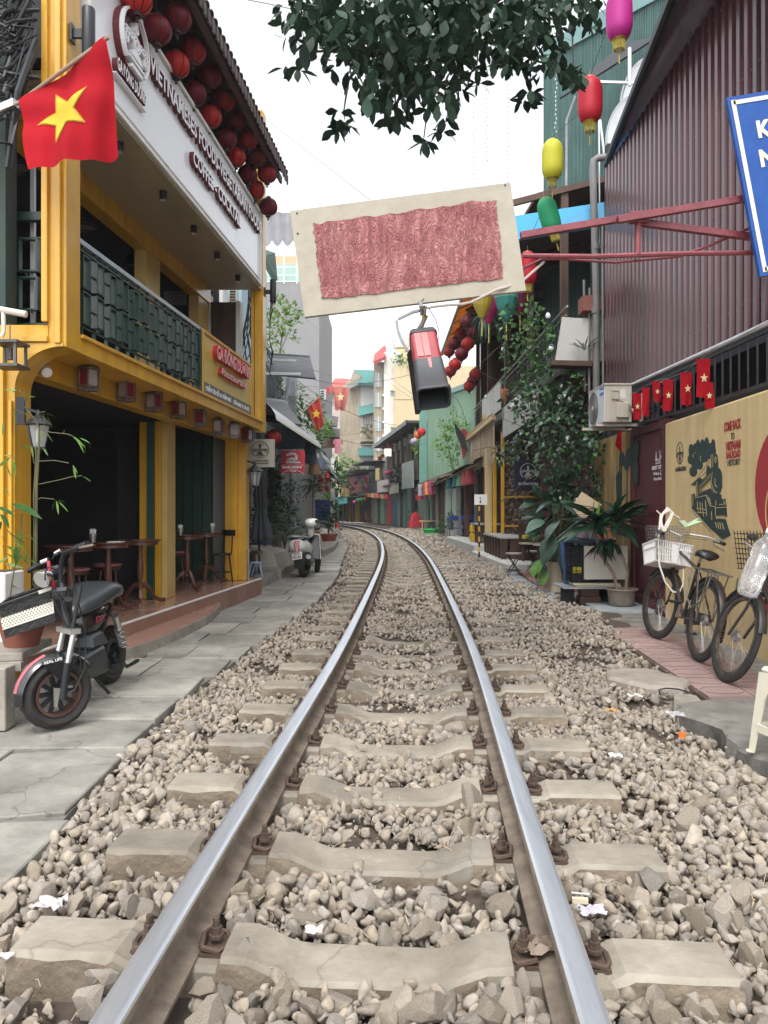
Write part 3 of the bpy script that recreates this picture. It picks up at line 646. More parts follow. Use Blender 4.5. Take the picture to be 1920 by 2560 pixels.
low=[(341,-2,6.05,'b'),(392,75,6.5,'d'),(441,162,7.15,'b'),(485,234,7.75,'d'),(525,292,8.25,'b'),(565,348,8.8,'d'),(588,393,9.2,'b'),(619,437,9.75,'d'),(638,474,10.1,'b'),(671,517,10.5,'d')]
up=[(443,46,6.76,'d'),(483,128,7.35,'m'),(523,190,7.85,'d'),(561,250,8.4,'m'),(587,300,8.85,'d'),(619,348,9.2,'m'),(640,391,9.6,'d'),(668,434,9.95,'m')]
for row,nm in((low,'lower'),(up,'upper')):
    for i,(px,py,D,k)in enumerate(row[::-1]):
        kindn[k][1].put(P(px,py,D),(random.uniform(-.06,.06),random.uniform(-.06,.06),random.random()),label='%s round lantern under the cafe eave, %s from far end of %s row'%(kindn[k][0],ordn[i],nm),group='round red lanterns under the cafe eave')
# ---------------------------------------------------------------- square metal lanterns under the balcony
def square_lantern(glass):
    r=thing('metal_lantern','','lantern');mt=mat('lantern_tin',(.20,.19,.19),.45,.6,var=.3,sc=15);w=.055;h=.185
    b=B()
    for x in(-w,w):
        for y in(-w,w):b.box(x-.006,x+.006,y-.006,y+.006,-h,0)
    for z in(-h,-.012,-h+.03):b.box(-w-.006,w+.006,-w-.006,-w+.004,z,z+.012);b.box(-w-.006,w+.006,w-.004,w+.006,z,z+.012);b.box(-w-.006,-w+.004,-w,w,z,z+.012);b.box(w-.004,w+.006,-w,w,z,z+.012)
    b.add([(-w-.012,-w-.012,.0),(w+.012,-w-.012,.0),(w+.012,w+.012,.0),(-w-.012,w+.012,.0),(-.03,-.03,.03),(.03,-.03,.03),(.03,.03,.03),(-.03,.03,.03)],[(3,2,1,0),(4,5,6,7),(0,1,5,4),(1,2,6,5),(2,3,7,6),(3,0,4,7)])
    b.build('tin_frame',mt,r)
    g1=mat('frosted_pane',(.50,.44,.44),.5,var=.1,alpha=.75);g2=mat('red_pane',(.20,.01,.03),.4,var=.1)
    for i,(ax,s)in enumerate((('x',1),('y',-1),('x',-1),('y',1))):
        b=B();q=w-.008
        if ax=='x':b.box(s*q-.001,s*q+.001,-w+.012,w-.012,-h+.045,-.016)
        else:b.box(-w+.012,w-.012,s*q-.001,s*q+.001,-h+.045,-.016)
        b.build('glass_pane',(g1,g2)[(i+glass)%2],r)
    b=B();b.tube([(0,0,.03),(.012,0,.07),(-.004,0,.13)],.003,4);b.box(-.04,.04,-.004,.004,.13,.136);b.build('hook_wire',STEEL,r)
    return Stamp(r)
Q=[square_lantern(0),square_lantern(1)]
sq=[(221,938,5.95,0),(316,972,6.75,1),(385,1001,7.3,1),(446,1022,7.95,0),(500,1045,8.6,0),(546,1068,9.2,1),(585,1078,9.75,1),(618,1091,10.35,0)]
for i,(px,py,D,k)in enumerate(sq):
    p=P(px,py-18,D);Q[k].put(p,(0,0,random.uniform(-.5,.5)),label='square tin lantern hanging under the yellow balcony, %s from the near end'%ordn[i],group='square tin lanterns under the balcony')
# opened lantern by the left edge and plastic pipe
OL=thing('metal_lantern','larger empty square metal lantern without glass, hanging at the left edge of the photo','lantern',P(25,905,4.9))
b=B();w=.07
for x in(-w,w):
    for y in(-w,w):b.box(x-.008,x+.008,y-.008,y+.008,-.15,0)
for z in(-.155,0.):b.box(-w-.02,w+.02,-w-.02,w+.02,z,z+.018)
b.tube([(0,0,-.1),(0,0,-.02)],.02,8);b.tube([(0,0,0),(.0,0,.14)],.004,4)
for i in range(len(b.v)):b.v[i]=b.v[i]+P(25,862,4.9)
b.build('tin_frame',mat('lantern_dark_tin',(.10,.10,.10),.5,.5),OL)
PP=thing('plastic_pipe','cream plastic water pipe with a bend on the yellow beam at the left edge','pipe',P(25,780,5.0))
b=B();b.tube([P(-30,768,4.98),P(66,786,4.98)],.022,8);b.tube([P(8,775,4.98),P(10,830,4.98),P(4,842,4.98)],.014,8);b.build('pipe_run',mat('cream_plastic',(.62,.56,.48),.45),PP,smooth=True)
# ---------------------------------------------------------------- national flag, star in cloth of its own
FR=mat('flag_red_cloth',(.36,.006,.014),.8,var=.12,sc=3,two=.08,spec=.15);FYW=mat('flag_yellow_cloth',(.72,.52,.035),.7,var=.05,two=.2)
def star(M,R,t=.003,a0=pi/2):
    p=[(R*(1 if i%2==0 else .42)*cos(a0+i*pi/5),R*(1 if i%2==0 else .42)*sin(a0+i*pi/5))for i in range(10)];return p
FL=thing('national_flag','large red flag with a yellow star draped from an angled pole on the cafe corner','flag',P(150,250,4.75))
TL,TR_,BR_,BL=P(49,253,4.9),P(268,96,4.55),P(291,383,4.6),P(76,427,4.8)
def flagp(u,v):
    p=TL.lerp(TR_,u).lerp(BL.lerp(BR_,u),v);w=.03*sin(u*9+v*3)*(.3+v)+.04*sin(u*4.2-1.0+v*2)*v+.014*sin(u*21+v*5)*(.3+v)+.012*sin(v*14-u*6)*(1-v)
    tck=.05*max(0,.35-v)*sin(u*7+1)
    return p+V((0,-1,0))*(w+tck)+V((.01*sin(v*6),0,-.012*sin(u*pi)*(1-v)))
nu,nv=34,30;b=B();b.add([flagp(i/nu,j/nv)for j in range(nv+1)for i in range(nu+1)],[(j*(nu+1)+i,(j+1)*(nu+1)+i,(j+1)*(nu+1)+i+1,j*(nu+1)+i+1)for j in range(nv)for i in range(nu)])
b.build('flag_cloth',FR,FL,smooth='all')
def star_cloth(R,m,lift,sub):
    pts=star(None,R,a0=pi/2+.25);n=len(pts);b=B();vs=[];fs=[]
    for i in range(n):
        a,c=pts[i],pts[(i+1)%n]
        for k in range(sub):
            for q in range(sub-k):
                def T(x,y): # barycentric in (0,a,c)
                    u=(a[0]*x+c[0]*y)/sub;v=(a[1]*x+c[1]*y)/sub;uu,vv_=.47+u*1.06,.46-v*.98
                    return flagp(uu,vv_)+V((0,-lift,0))
                o=len(vs);vs+=[T(k,q),T(k+1,q),T(k,q+1)];fs.append((o,o+1,o+2))
                if k+q<sub-1:o=len(vs);vs+=[T(k+1,q),T(k+1,q+1),T(k,q+1)];fs.append((o,o+1,o+2))
    return b.add(vs,fs)
star_cloth(.305,None,.004,8).build('star_border',mat('flag_star_border',(.50,.27,.02),.7,two=.2),FL)
star_cloth(.27,None,.008,8).build('star',FYW,FL)
b=B();b.tube([P(-140,345,5.1),P(45,258,4.92),P(272,92,4.52)],.012,8);b.build('flag_pole',mat('pole_wood',(.35,.25,.18),.6),FL)
b=B();b.bar(P(-60,300,5.05),P(40,258,4.93),.05,.05);b.build('pole_socket',ALU,FL)

# ================================================================ right side: mural wall, door, corrugated house
wx=lambda D,o=0.:3.0+.03*D-o
RU=V((-.03,-1,0)).normalized()                        # reading direction along the right wall (left to right in the photo)
def WM(D,z,o=.0):return frame((wx(D,o),D,z),RU,(0,0,1))
MW=thing('mural_wall','ochre yellow wall painted with a dark steam locomotive behind the bicycles','wall',(wx(7),7,0))
b=B();c=.10
b.hexa([(wx(3.2),3.2,-.2),(wx(3.2)+.25,3.2,-.2),(wx(8.58)+.25,8.58,-.2),(wx(8.58),8.58,-.2),(wx(3.2),3.2,2.27),(wx(3.2)+.25,3.2,2.27),(wx(8.58)+.25,8.58,2.26),(wx(8.58),8.58,2.26)])
b.build('wall_body',YELW,MW,bevel=.02)
MG=mat('mural_green',(.022,.045,.042),.8,var=.12);MR=mat('mural_red',(.36,.03,.035),.8,var=.1);MC=mat('mural_cream',(.62,.46,.20),.8,var=.08);MCH=mat('mural_charcoal',(.05,.05,.045),.8)
def mural(pts,D0,z0,t=.003,o=0.0,m=MG,name='mural_shape',par=None,sx=1,sz=1):
    b=B();b.prism([(x*sx,y*sz)for x,y in pts],WM(D0,z0,o),t);return b.build(name,m,par or MW)
def wp(px,py):                            # photo pixel -> (D,z) on the wall plane
    r=(px-HX)/F;D=3.0/(r-.03);return D,HC-(py-HY)/F*D
def wpoly(pix,o=.0,t=.003,m=MG,name='mural_shape',par=None,off=(0,0)):
    q=[wp(x+off[0],y+off[1])for x,y in pix];D0,z0=q[0];b=B()
    b.prism([(-(D-D0)*sqrt(1.0009),z-z0)for D,z in q][::-1],WM(D0,z0,o),t);return b.build(name,m,par or MW)
def Z1(pts,ox=1560,oy=1040,s=4.608):return[(ox+x/s,oy+y/s)for x,y in pts]
# smoke: overlapping puffs
puffs=[(800,640,45,60),(765,500,30,55),(775,400,28,80),(830,420,50,110),(855,340,22,70),(830,540,55,80),(880,560,30,60),(905,360,30,95),(955,330,28,85),(950,480,20,55),(1000,380,45,70),(1030,340,24,75),(915,450,40,90),(985,440,30,60),(1045,400,16,40),(860,480,45,110)]
for x,y,rx,ry in puffs:wpoly(Z1([(x+rx*cos(a),y+ry*sin(a))for a in np.linspace(0,2*pi,15)[:-1]]),t=.003+random.uniform(0,.0008),name='smoke_puff')
T_=[  # locomotive, traced as dark solids
 [(1005,430),(1030,410),(1075,440),(1085,500),(1088,590),(1050,620),(1005,600)],
 [(1000,600),(1060,575),(1110,610),(1140,690),(1138,800),(1115,880),(1080,905),(1030,880),(1005,800),(995,700)],
 [(955,600),(970,565),(990,585),(995,650),(975,680),(950,690)],
 [(775,790),(870,705),(910,730),(1005,640),(1010,720),(870,870),(840,930),(830,790),(800,800)],
 [(840,880),(1000,830),(1030,890),(1120,900),(1130,960),(1000,960),(960,905),(830,945)],
 [(780,905),(815,890),(825,940),(960,915),(1000,1030),(1050,1050),(1060,1180),(1175,1190),(1195,1260),(1232,1375),(1145,1420),(1000,1300),(900,1190),(850,1120),(785,1060)],
 [(985,965),(1170,955),(1182,1035),(1190,1160),(1060,1150),(1050,1040),(1000,1030)],
]
for p in T_:wpoly(Z1(p),t=.0045+random.uniform(0,.0008),name='locomotive_shape')
def cream(pts,w=4,o=.0,m=MC,par=None,n='highlight_line'):       # painted line
    b=B();q=[]
    for x,y in Z1(pts):D,z=wp(x,y);q.append(V((wx(D,.0062+o),D,z)))
    for a,c_ in zip(q,q[1:]):b.bar(a,c_,w*.0016,.002,up=(1,0,0))
    b.build(n,m,par or MW)
for l in([(1010,440),(1008,600)],[(1030,440),(1030,590)],[(1058,470),(1052,510),(1062,540),(1072,500),(1062,470)],[(1025,640),(1010,760),(1040,860),(1078,885)],[(1055,720),(1055,790),(1078,820)],[(1140,640),(1140,800)],
          [(870,870),(1005,740)],[(870,845),(1000,700)],[(875,815),(1005,665)],[(870,890),(1000,830)],[(845,760),(850,930)],[(800,910),(800,1040)],[(825,945),(950,915),(1000,1035),(1060,1045),(1062,1150)],[(850,985),(860,1110)],[(880,990),(890,1130)],
          [(905,1000),(925,1160)],[(840,1060),(950,1080)],[(850,1110),(950,1115)],[(945,970),(960,1150)],[(1015,1100),(1020,1200)],[(1065,1160),(1165,1150)],[(1070,1185),(1150,1170)],[(1050,1060),(1180,1050)],[(1060,1220),(1075,1290)],[(1085,1230),(1100,1300)],[(1110,1225),(1125,1305)],[(1135,1230),(1160,1310)],
          [(1065,975),(1065,1030)],[(1100,1020),(1170,1015)],[(1155,975),(1165,1015),(1172,985)],[(985,960),(1010,1020)],[(985,1360),(1010,1380),(1050,1350)],[(800,440),(805,480)],[(885,460),(890,520)],[(820,430),(830,420)]):cream(l,3.2)
for l in([(780,790),(1000,600)],[(860,690),(1000,510)],[(780,1060),(900,1180),(1140,1430)],[(790,1100),(1000,1330)]):cream(l,2.5,m=MG,o=-.003,n='outline_line')
def wtext(s,px0,py0,px1,h_px,m,n='mural_lettering',par=None,bold=.02,o=.003):
    D0,z0=wp(px0,py0);D1,_=wp(px1,py0);h=h_px/F*D0
    text(s,WM(D0,z0,o),h,D0-D1,n,m,par or MW,ext=.002,bold=bold)
wtext('COME BACK',1811,1079,1853,23,MR,bold=.03);wtext('TO',1828,1099,1837,17,MCH,bold=.02);wtext('VIETNAM',1815,1126,1852,20,MR,bold=.05)
wtext('RAILROAD',1817,1147,1852,18,MR,bold=.03);wtext('HISTORY',1820,1165,1851,15,MCH)
D0,z0=wp(1700,1134);logo(MW,WM(D0,z0,.001)@Matrix.Diagonal((.9,1.12,1,1)),.115,MCH,.003)
wtext('GA ĐÔNG DƯƠNG',1689,1179,1716,10,MCH,bold=.04)
# big red disc with locomotive front at the right edge
D0=5.86;z0=1.27+(1272-1215)/F*D0
b=B();b.lathe([(.50,0),(.50,.003)],40,WM(D0,z0,.0),sy=1.04);b.build('red_disc',MR,MW)
b=B();M=WM(D0+.0,z0,.0035);b.ring(M@Matrix.Translation((.0,.12,0)),.10,.113,.002,20);b.ring(M@Matrix.Translation((0,-.2,0)),.30,.318,.002,30);b.ring(M@Matrix.Translation((0,-.2,0)),.24,.25,.002,30)
b.bar(M@V((-.12,.24,.001)),M@V((-.07,.30,.001)),.012,.002,up=(1,0,0));b.build('disc_line',MC,MW)
b=B();b.prism([(-.42,-.62),(.5,-.62),(.5,-.5),(-.42,-.46)],WM(D0,z0,.0),.003);b.prism([(-.36,-1.05),(.5,-1.05),(.5,-.72),(-.3,-.74)],WM(D0,z0,.0),.003);b.build('red_base_shape',MR,MW)
# left stained panel of the wall, beyond the door
LW=thing('stained_wall','ochre wall panel with dark painted smoke between the maroon door and the plants','wall',(wx(11),11,0))
b=B();b.hexa([(wx(9.93),9.93,-.2),(wx(9.93)+.2,9.93,-.2),(wx(12)+.2,12.0,-.2),(wx(12),12.0,-.2),(wx(9.93),9.93,2.33),(wx(9.93)+.2,9.93,2.33),(wx(12)+.2,12.0,2.33),(wx(12),12.0,2.33)])
b.build('wall_body',mat('stained_ochre_wall',(.55,.37,.13),.85,c2=(.30,.21,.09),sc=2.5,bump=.3,streak=.45),LW)
for x,y,rx,ry in((1010,1100,36,170),(960,1180,45,200),(1000,1400,40,150),(1010,1550,30,70),(900,1200,50,130),(870,1320,40,80),(800,1230,45,110)):
    wpoly([(1420+(x+rx*cos(a))/5.925,940+(y+ry*sin(a))/5.925)for a in np.linspace(0,2*pi,13)[:-1]],t=.003+random.uniform(0,.0008),name='smoke_puff',par=LW)
for x in(1548,1553,1567):wpoly([(x,1150),(x+3,1150),(x+2,1260),(x-1,1260)],name='painted_drip',par=LW)
wpoly([(1540,1190),(1548,1176),(1556,1190),(1553,1262),(1542,1262)],name='painted_funnel',par=LW);wpoly([(1520,1290),(1590,1335),(1592,1345),(1575,1345),(1520,1330)],name='painted_engine',par=LW)
# maroon double door
DR=thing('maroon_door','maroon metal door lettered REST STOP in the yellow wall','door',(wx(9.2),9.2,0))
MD=mat('maroon_metal_door',(.10,.022,.03),.5,var=.15,sc=3,streak=.2)
b=B();p=lambda D,o:(wx(D,o),D)
def WB(b,D0,D1,o0,o1,z0,z1):
    q=[p(D0,o0),p(D0,o1),p(D1,o1),p(D1,o0)];q=[(x+0,y)for x,y in q]
    return b.hexa([(x,y,z0)for x,y in q][::-1]+[(x,y,z1)for x,y in q][::-1])
WB(b,8.60,9.9,-.15,-.03,.02,2.32);b.build('door_slab',MD,DR)
b=B()
for D0_,D1_,z0_,z1_ in((8.60,8.70,.02,2.32),(9.78,9.9,.02,2.32),(8.7,9.78,2.22,2.32),(8.7,9.78,1.02,1.14),(8.7,9.78,.02,.16)):WB(b,D0_,D1_,-.03,.0,z0_,z1_)
b.build('door_frame',MD,DR)
b=B();WB(b,8.82,9.66,-.03,-.018,1.22,2.14);b.build('door_panel',MD,DR);b=B();WB(b,8.82,9.66,-.03,-.018,.24,.94);b.build('door_panel',MD,DR)
b=B();b.bar((wx(9.7,.03),9.72,1.16),(wx(9.7,.03),9.9,1.16),.03,.02);b.build('door_bolt',STEEL,DR)
DW=mat('stencil_white',(.62,.58,.56),.8);do=-.016
def dtext(s,px0,py0,px1,hp):D0,z0=wp(px0,py0);D1,_=wp(px1,py0);text(s,WM(D0,z0,do),hp/F*D0,D0-D1,'stencil_lettering',DW,DR,ext=.002,bold=.05)
dtext('REST STOP',1627,1175,1660,9);dtext('Price:',1631,1188,1645,7);dtext('One Smile',1631,1201,1654,7)
D0,z0=wp(1650,1182);b=B();M=WM(D0,z0,do);b.ring(M,.026,.034,.003,14);b.ring(M,.012,.018,.003,10,pi,2*pi);b.box(0,0,0,0,0,0)
b=B();b.ring(M,.026,.034,.003,14);b.ring(M,.012,.018,.003,10,pi,2*pi);D0,z0=wp(1642,1158);M=WM(D0,z0,do)
b.bar(M@V((-.09,0,0)),M@V((.09,0,0)),.01,.003,up=(1,0,0));b.bar(M@V((-.07,0,0)),M@V((-.07,.12,0)),.008,.003,up=(1,0,0));b.prism([(-.10,.03),(-.04,.03),(-.07,.15)],M,.002)
b.bar(M@V((-.03,.01,0)),M@V((-.03,.05,0)),.008,.003,up=(1,0,0));b.bar(M@V((.03,.01,0)),M@V((.03,.05,0)),.008,.003,up=(1,0,0));b.bar(M@V((-.03,.045,0)),M@V((.03,.045,0)),.012,.003,up=(1,0,0));b.bar(M@V((.065,0,0)),M@V((.065,.15,0)),.012,.003,up=(1,0,0));b.ring(M@Matrix.Translation((.09,.07,0)),.012,.022,.003,10)
b.build('stencil_picture',DW,DR)
# base, bars, cladding of the corrugated house
CH=thing('corrugated_house','house clad in maroon corrugated sheets above a barred opening','house',(3.6,8,0))
b=B();b.box(3.45,8,3.0,11.2,2.28,2.40);b.box(4.2,8,3.0,11.2,-.2,2.28);b.box(3.95,4.0,3,11.2,2.3,3.0);b.box(3.38,8,11.18,11.25,-.2,6.3);b.build('wall_body',DARK,CH)
PURP=mat('maroon_corrugated_steel',(.075,.019,.026),.26,.35,var=.2,sc=1.3,streak=.3,rnd='object',rv=.2,coat=.2)
def corr(name,m,parent,x,y0,y1,z0,z1,pitch=.152,dep=.032,zf=None,along='y',n0=None):
    """one trapezoidal sheet; faces -x when along='y', faces -y when along='x'"""
    b=B();t=y0;pr=[]
    while t<y1-1e-6:
        for a,d in((0,0),(.42,0),(.50,-dep),(.92,-dep)):
            if t+a*pitch<y1:pr.append((t+a*pitch,d))
        t+=pitch
    pr.append((y1,0));vs=[]
    for q,d in pr:
        zt=zf(q)if zf else z1
        zb=z0(q)if callable(z0)else z0
        if along=='y':vs+=[(x+d,q,zb),(x+d,q,zt)]
        else:vs+=[(q,x+d,zb),(q,x+d,zt)]
    b.add(vs,[(2*i,2*i+1,2*i+3,2*i+2)for i in range(len(pr)-1)]);return b.build(name,m,parent)
zt=lambda D:6.37+.0*D
for i in range(9):
    y0=3.0+.92*i;y1=min(y0+.918,11.15);corr('cladding_sheet',PURP,CH,3.35,y0,y1,lambda D:2.86+.018*(D-6.5),0,zf=zt)
b=B()
for i in range(55):
    for z in(3.15,4.2,5.25,6.2):b.box(3.335,3.352,3.06+.152*i,3.078+.152*i,z,z+.016)
o_=b.build('screw',STEEL,CH);o_['kind']='stuff'
# flashing band and eave roll
fl=lambda D:2.92+(D-7.53)*.112 if D<11.1 else 3.33
b=B();Ds_=[3.0,4.5,6,7.5,8.5,9.5,10.4,11.1];vs=[]
for D in Ds_:vs+=[(3.345,D,6.36),(3.20 if D<10 else 3.30,D,6.50),(max(2.2,fl(D)),D,6.44+.01*(11-D))]
b.add(vs,[(i*3+j,(i+1)*3+j,(i+1)*3+j+1,i*3+j+1)for i in range(len(Ds_)-1)for j in(0,1)]);b.build('silver_flashing',mat('maroon_flashing',(.26,.20,.26),.25,.7,c2=(.14,.08,.12),sc=1.2),CH,smooth='all')
b=B();b.tube([(max(2.2,fl(D))+.01,D,6.44+.01*(11-D))for D in Ds_],.055,8);b.build('eave_roll',BLKM,CH,smooth=True)
b=B();q=[(max(2.2,fl(3.0)),3.0,6.56),(3.33,11.1,6.46),(7,11.1,7.6),(7,3,7.8)];b.plate(*q,.05);b.build('roof_sheet',BLKM,CH)
BAR=mat('dark_bar_paint',(.035,.037,.04),.5,.3,var=.3)
BR=thing('window_bars','dark steel bars in the gap under the maroon corrugated cladding','railing',(3.33,8,2.4))
b=B();b.bar((3.33,3,2.34),(3.33,9.9,2.37),.03,.035);b.bar((3.33,3,2.80),(3.33,9.9,2.83),.03,.03);b.build('cross_rail',BAR,BR)
for i in range(40):D=3.2+.17*i;b=B();b.bar((3.33,D,2.355),(3.33,D,2.82),.014,.014);b.build('bar',BAR,BR)
b=B();b.tube([(3.30,3,2.84),(3.30,7,2.87),(3.30,9.9,2.92)],.024,10);
b.build('white_pipe',mat('white_plastic_pipe',(.62,.63,.65),.35),BR,smooth=True)
# lattice window between bars and air conditioner
LTW=thing('lattice_window','small dark grid window between the hanging flags and the air conditioner','window',(3.3,9.4,2.4))
b=B();a0,a1=8.85,9.95
for D in np.linspace(a0,a1,6):b.bar((3.36,D,2.36),(3.36,D,2.86),.016,.016)
for z in(2.36,2.5,2.64,2.78):b.bar((3.36,a0,z),(3.36,a1,z),.014,.014)
b.build('window_grid',BAR,LTW);b=B();b.box(3.40,3.42,a0,a1,2.34,2.87);b.build('window_pane',mat('dark_glass',(.01,.015,.03),.1),LTW)
b=B();b.bar((3.26,8.75,2.345),(3.26,9.95,2.36),.03,.04);b.build('window_sill',BAR,LTW)
# small flags on a string
def small_flag(px,py0,py1,w,D,lab,starc=True,skew=0):
    p0=P(px,py0,D);h=(py1-py0)/F*D;r=thing('small_flag',lab,'flag',p0,'small red flags on the string');b=B();n=6
    f=lambda u,v:V((p0.x+(u-.5)*w*(1-.1*v)+skew*v*.1,D+.02*sin(u*6+v*4+px)*v-.02*u,p0.z-v*h-.01*sin(u*3.1)))
    b.add([f(i/n,j/n)for j in range(n+1)for i in range(n+1)],[(j*(n+1)+i,(j+1)*(n+1)+i,(j+1)*(n+1)+i+1,j*(n+1)+i+1)for j in range(n)for i in range(n)])
    b.build('flag_cloth',FR,r,smooth='all')
    if starc:
        b=B();c=f(.5,.5)+V((0,-.025,0));b.prism([(x,y*1.3)for x,y in star(None,w*.30)],frame(c,(1,-.1,0),(0,0,1)),.003);b.build('star',mat('flag_star_pale',(.72,.58,.30),.7),r)
small_flag(1592,982,1048,.10,9.1,'small red flag hanging against the right side of the air conditioner')
small_flag(1614,968,1040,.085,8.9,'narrow folded red flag, second to the right of the air conditioner',False)
small_flag(1638,952,1004,.09,8.7,'short twisted red flag with yellow corner on the string before the lattice window',True,.3)
small_flag(1669,948,1026,.11,8.3,'small red flag with a white star in front of the lattice window')
small_flag(1715,930,1012,.115,7.75,'small red flag with star, alone on the bars, second from the right')
small_flag(1757,896,992,.125,7.3,'largest small red flag at the right end of the string')
small_flag(1768,955,1020,.095,7.28,'small red flag hanging crumpled behind the largest flag of the string',True,.2)
fs_=thing('red_pennant','dark red pennant hanging under the air conditioner on the stained wall','pennant',P(1555,1085,10.3));b=B()
q=[P(1545,1078,10.3),P(1563,1078,10.3),P(1563,1120,10.3),P(1553,1132,10.3),P(1538,1112,10.3)];b.add(q+[x+V((0,.01,0))for x in q],[(0,1,2,3,4),(9,8,7,6,5),(0,5,6,1),(1,6,7,2),(2,7,8,3),(3,8,9,4),(4,9,5,0)]);b.build('pennant_cloth',FR,fs_)
sg_=thing('flag_string','thin string carrying the small red flags along the bars','string',P(1669,940,8.3));b=B();b.tube([P(1575,985,9.3),P(1592,980,9.1),P(1614,967,8.9),P(1640,951,8.7),P(1669,946,8.3),P(1715,928,7.75),P(1757,893,7.3),P(1925,800,6.2)],.0035,5);b.build('string_line',ALU,sg_)
# air conditioner
AC=thing('air_conditioner','cream outdoor air conditioner unit on a steel bracket above the plants','air conditioner',(2.98,9.7,2.35))
ACM=mat('ac_casing',(.50,.46,.38),.5,var=.06,streak=.15);ACW=mat('ac_front_white',(.60,.62,.64),.45,var=.05)
x0,x1,y0,y1,z0,z1=2.80,3.15,9.40,10.12,2.37,2.86
b=B();b.box(x0+.012,x1,y0,y1,z0,z1-.012);b.build('casing',ACM,AC,bevel=.008)
b=B();b.box(x0-.008,x1+.01,y0-.012,y1+.01,z1-.02,z1+.004);b.build('casing_lid',ACM,AC,bevel=.006)
b=B();b.box(x0,x0+.01,y0+.006,y1,z0+.01,z1-.02);b.build('front_panel',ACW,AC)
FMx=frame((x0-.001,y0+.49,z0+.24),(0,-1,0),(0,0,1))
b=B();b.lathe([(.215,.0),(.215,.004)],32,FMx);b.build('fan_opening',BLK,AC)
b=B()
for r in np.linspace(.03,.215,9):b.ring(FMx@Matrix.Translation((0,0,.006)),r-.003,r+.002,.004,28)
for k_ in range(12):a=2*pi*k_/12;b.bar(FMx@V((.03*cos(a),.03*sin(a),.008)),FMx@V((.21*cos(a+.5),.21*sin(a+.5),.008)),.004)
b.build('fan_grille',mat('grille_grey',(.25,.25,.25),.5),AC);b=B();b.lathe([(.03,.004),(.03,.012)],12,FMx);b.build('grille_badge',ACW,AC)
b=B()
for k_ in range(3):
    a=2*pi*k_/3;b.prism([(.02,-.02),(.17,-.06),(.19,.05),(.03,.03)],FMx@Matrix.Rotation(a,4,'Z')@Matrix.Translation((0,0,.0045)),.0008)
b.build('fan_blade',mat('blade_grey',(.08,.08,.085),.5),AC)
BLU=mat('label_blue',(.03,.13,.42),.4);b=B();b.box(x0-.004,x0-.001,y0+.02,y0+.20,z1-.13,z1-.035);b.build('blue_label',BLU,AC)
text('Midea',frame((x0-.004,y0+.15,z1-.10),(0,-1,0),(0,0,1)),.035,.12,'label_print',WF,AC,ext=.002)
b=B();b.ring(frame((x0-.004,y0+.175,z1-.085),(0,-1,0),(0,0,1)),.012,.02,.002,12,.6,5.6);b.build('label_mark',WF,AC)
b=B();b.box(x0+.14,x0+.30,y0-.05,y0-.001,z0+.05,z0+.25);b.build('valve_cover',ACM,AC,bevel=.012)
b=B();b.box(x0+.09,x0+.18,y0-.02,y0-.001,z0+.29,z0+.42);b.box(x0+.095,x0+.175,y0-.03,y0-.02,z0+.39,z0+.415);b.build('terminal_cover',ACM,AC,bevel=.004)
b=B();b.box(x0+.20,x0+.27,y0-.004,y0-.001,z0+.30,z0+.42);b.build('rating_plate',mat('plate_paper',(.62,.60,.55),.6),AC)
b=B();b.tube([(x0+.14,y0-.03,z0+.28),(x0+.22,y0-.04,z0+.25),(x0+.32,y0-.03,z0+.2),(x0+.33,y0-.02,z0+.12)],.006,6);b.build('power_cord',mat('red_cord',(.2,.05,.04),.6),AC,smooth=True)
b=B();b.tube([(x1-.01,y0+.05,z0+.14),(x1+.08,y0,z0+.17),(x1+.2,y0,z0+.2)],.028,8);b.build('wrapped_hose',mat('hose_wrap',(.5,.47,.42),.8,bump=.6),AC,smooth=True)
bk=thing('ac_bracket','cream steel angle bracket carrying the air conditioner','bracket',(3.0,9.7,2.34));b=B()
b.bar((2.72,9.5,2.345),(3.34,9.5,2.345),.04,.035);b.bar((2.68,10.0,2.345),(3.34,10.0,2.345),.04,.035);b.bar((3.3,9.5,2.33),(3.3,9.5,2.75),.04,.04);b.build('bracket_arm',ACM,bk)
# drain pipes at the corner of the maroon house
PG=mat('grey_plastic_pipe',(.16,.155,.15),.5,var=.15)
pp=thing('drain_pipe','thick grey drain pipe running up beside the maroon cladding','pipe',(3.33,11.6,3));b=B()
b.tube([P(1491,975,11.6),P(1490,700,11.6),P(1482,420,11.6),P(1484,402,11.6),P(1494,395,11.6),P(1520,393,11.6)],.055,12);b.build('pipe_run',PG,pp,smooth=True)
b=B()
for yy in(610,770):b.tube([P(1489,yy,11.6),P(1489,yy+14,11.6)],.064,12)
b.build('pipe_joint',PG,pp,smooth=True)
pp=thing('conduit','thin weathered conduit standing just left of the thick drain pipe','pipe',(3.2,11.7,3));b=B();b.tube([P(1473,980,11.7),P(1474,720,11.7)],.018,8);b.tube([P(1462,980,11.9),P(1460,700,11.9)],.02,8);b.tube([P(1508,975,11.3),P(1506,560,11.3)],.018,6);b.build('pipe_run',PG,pp,smooth=True)
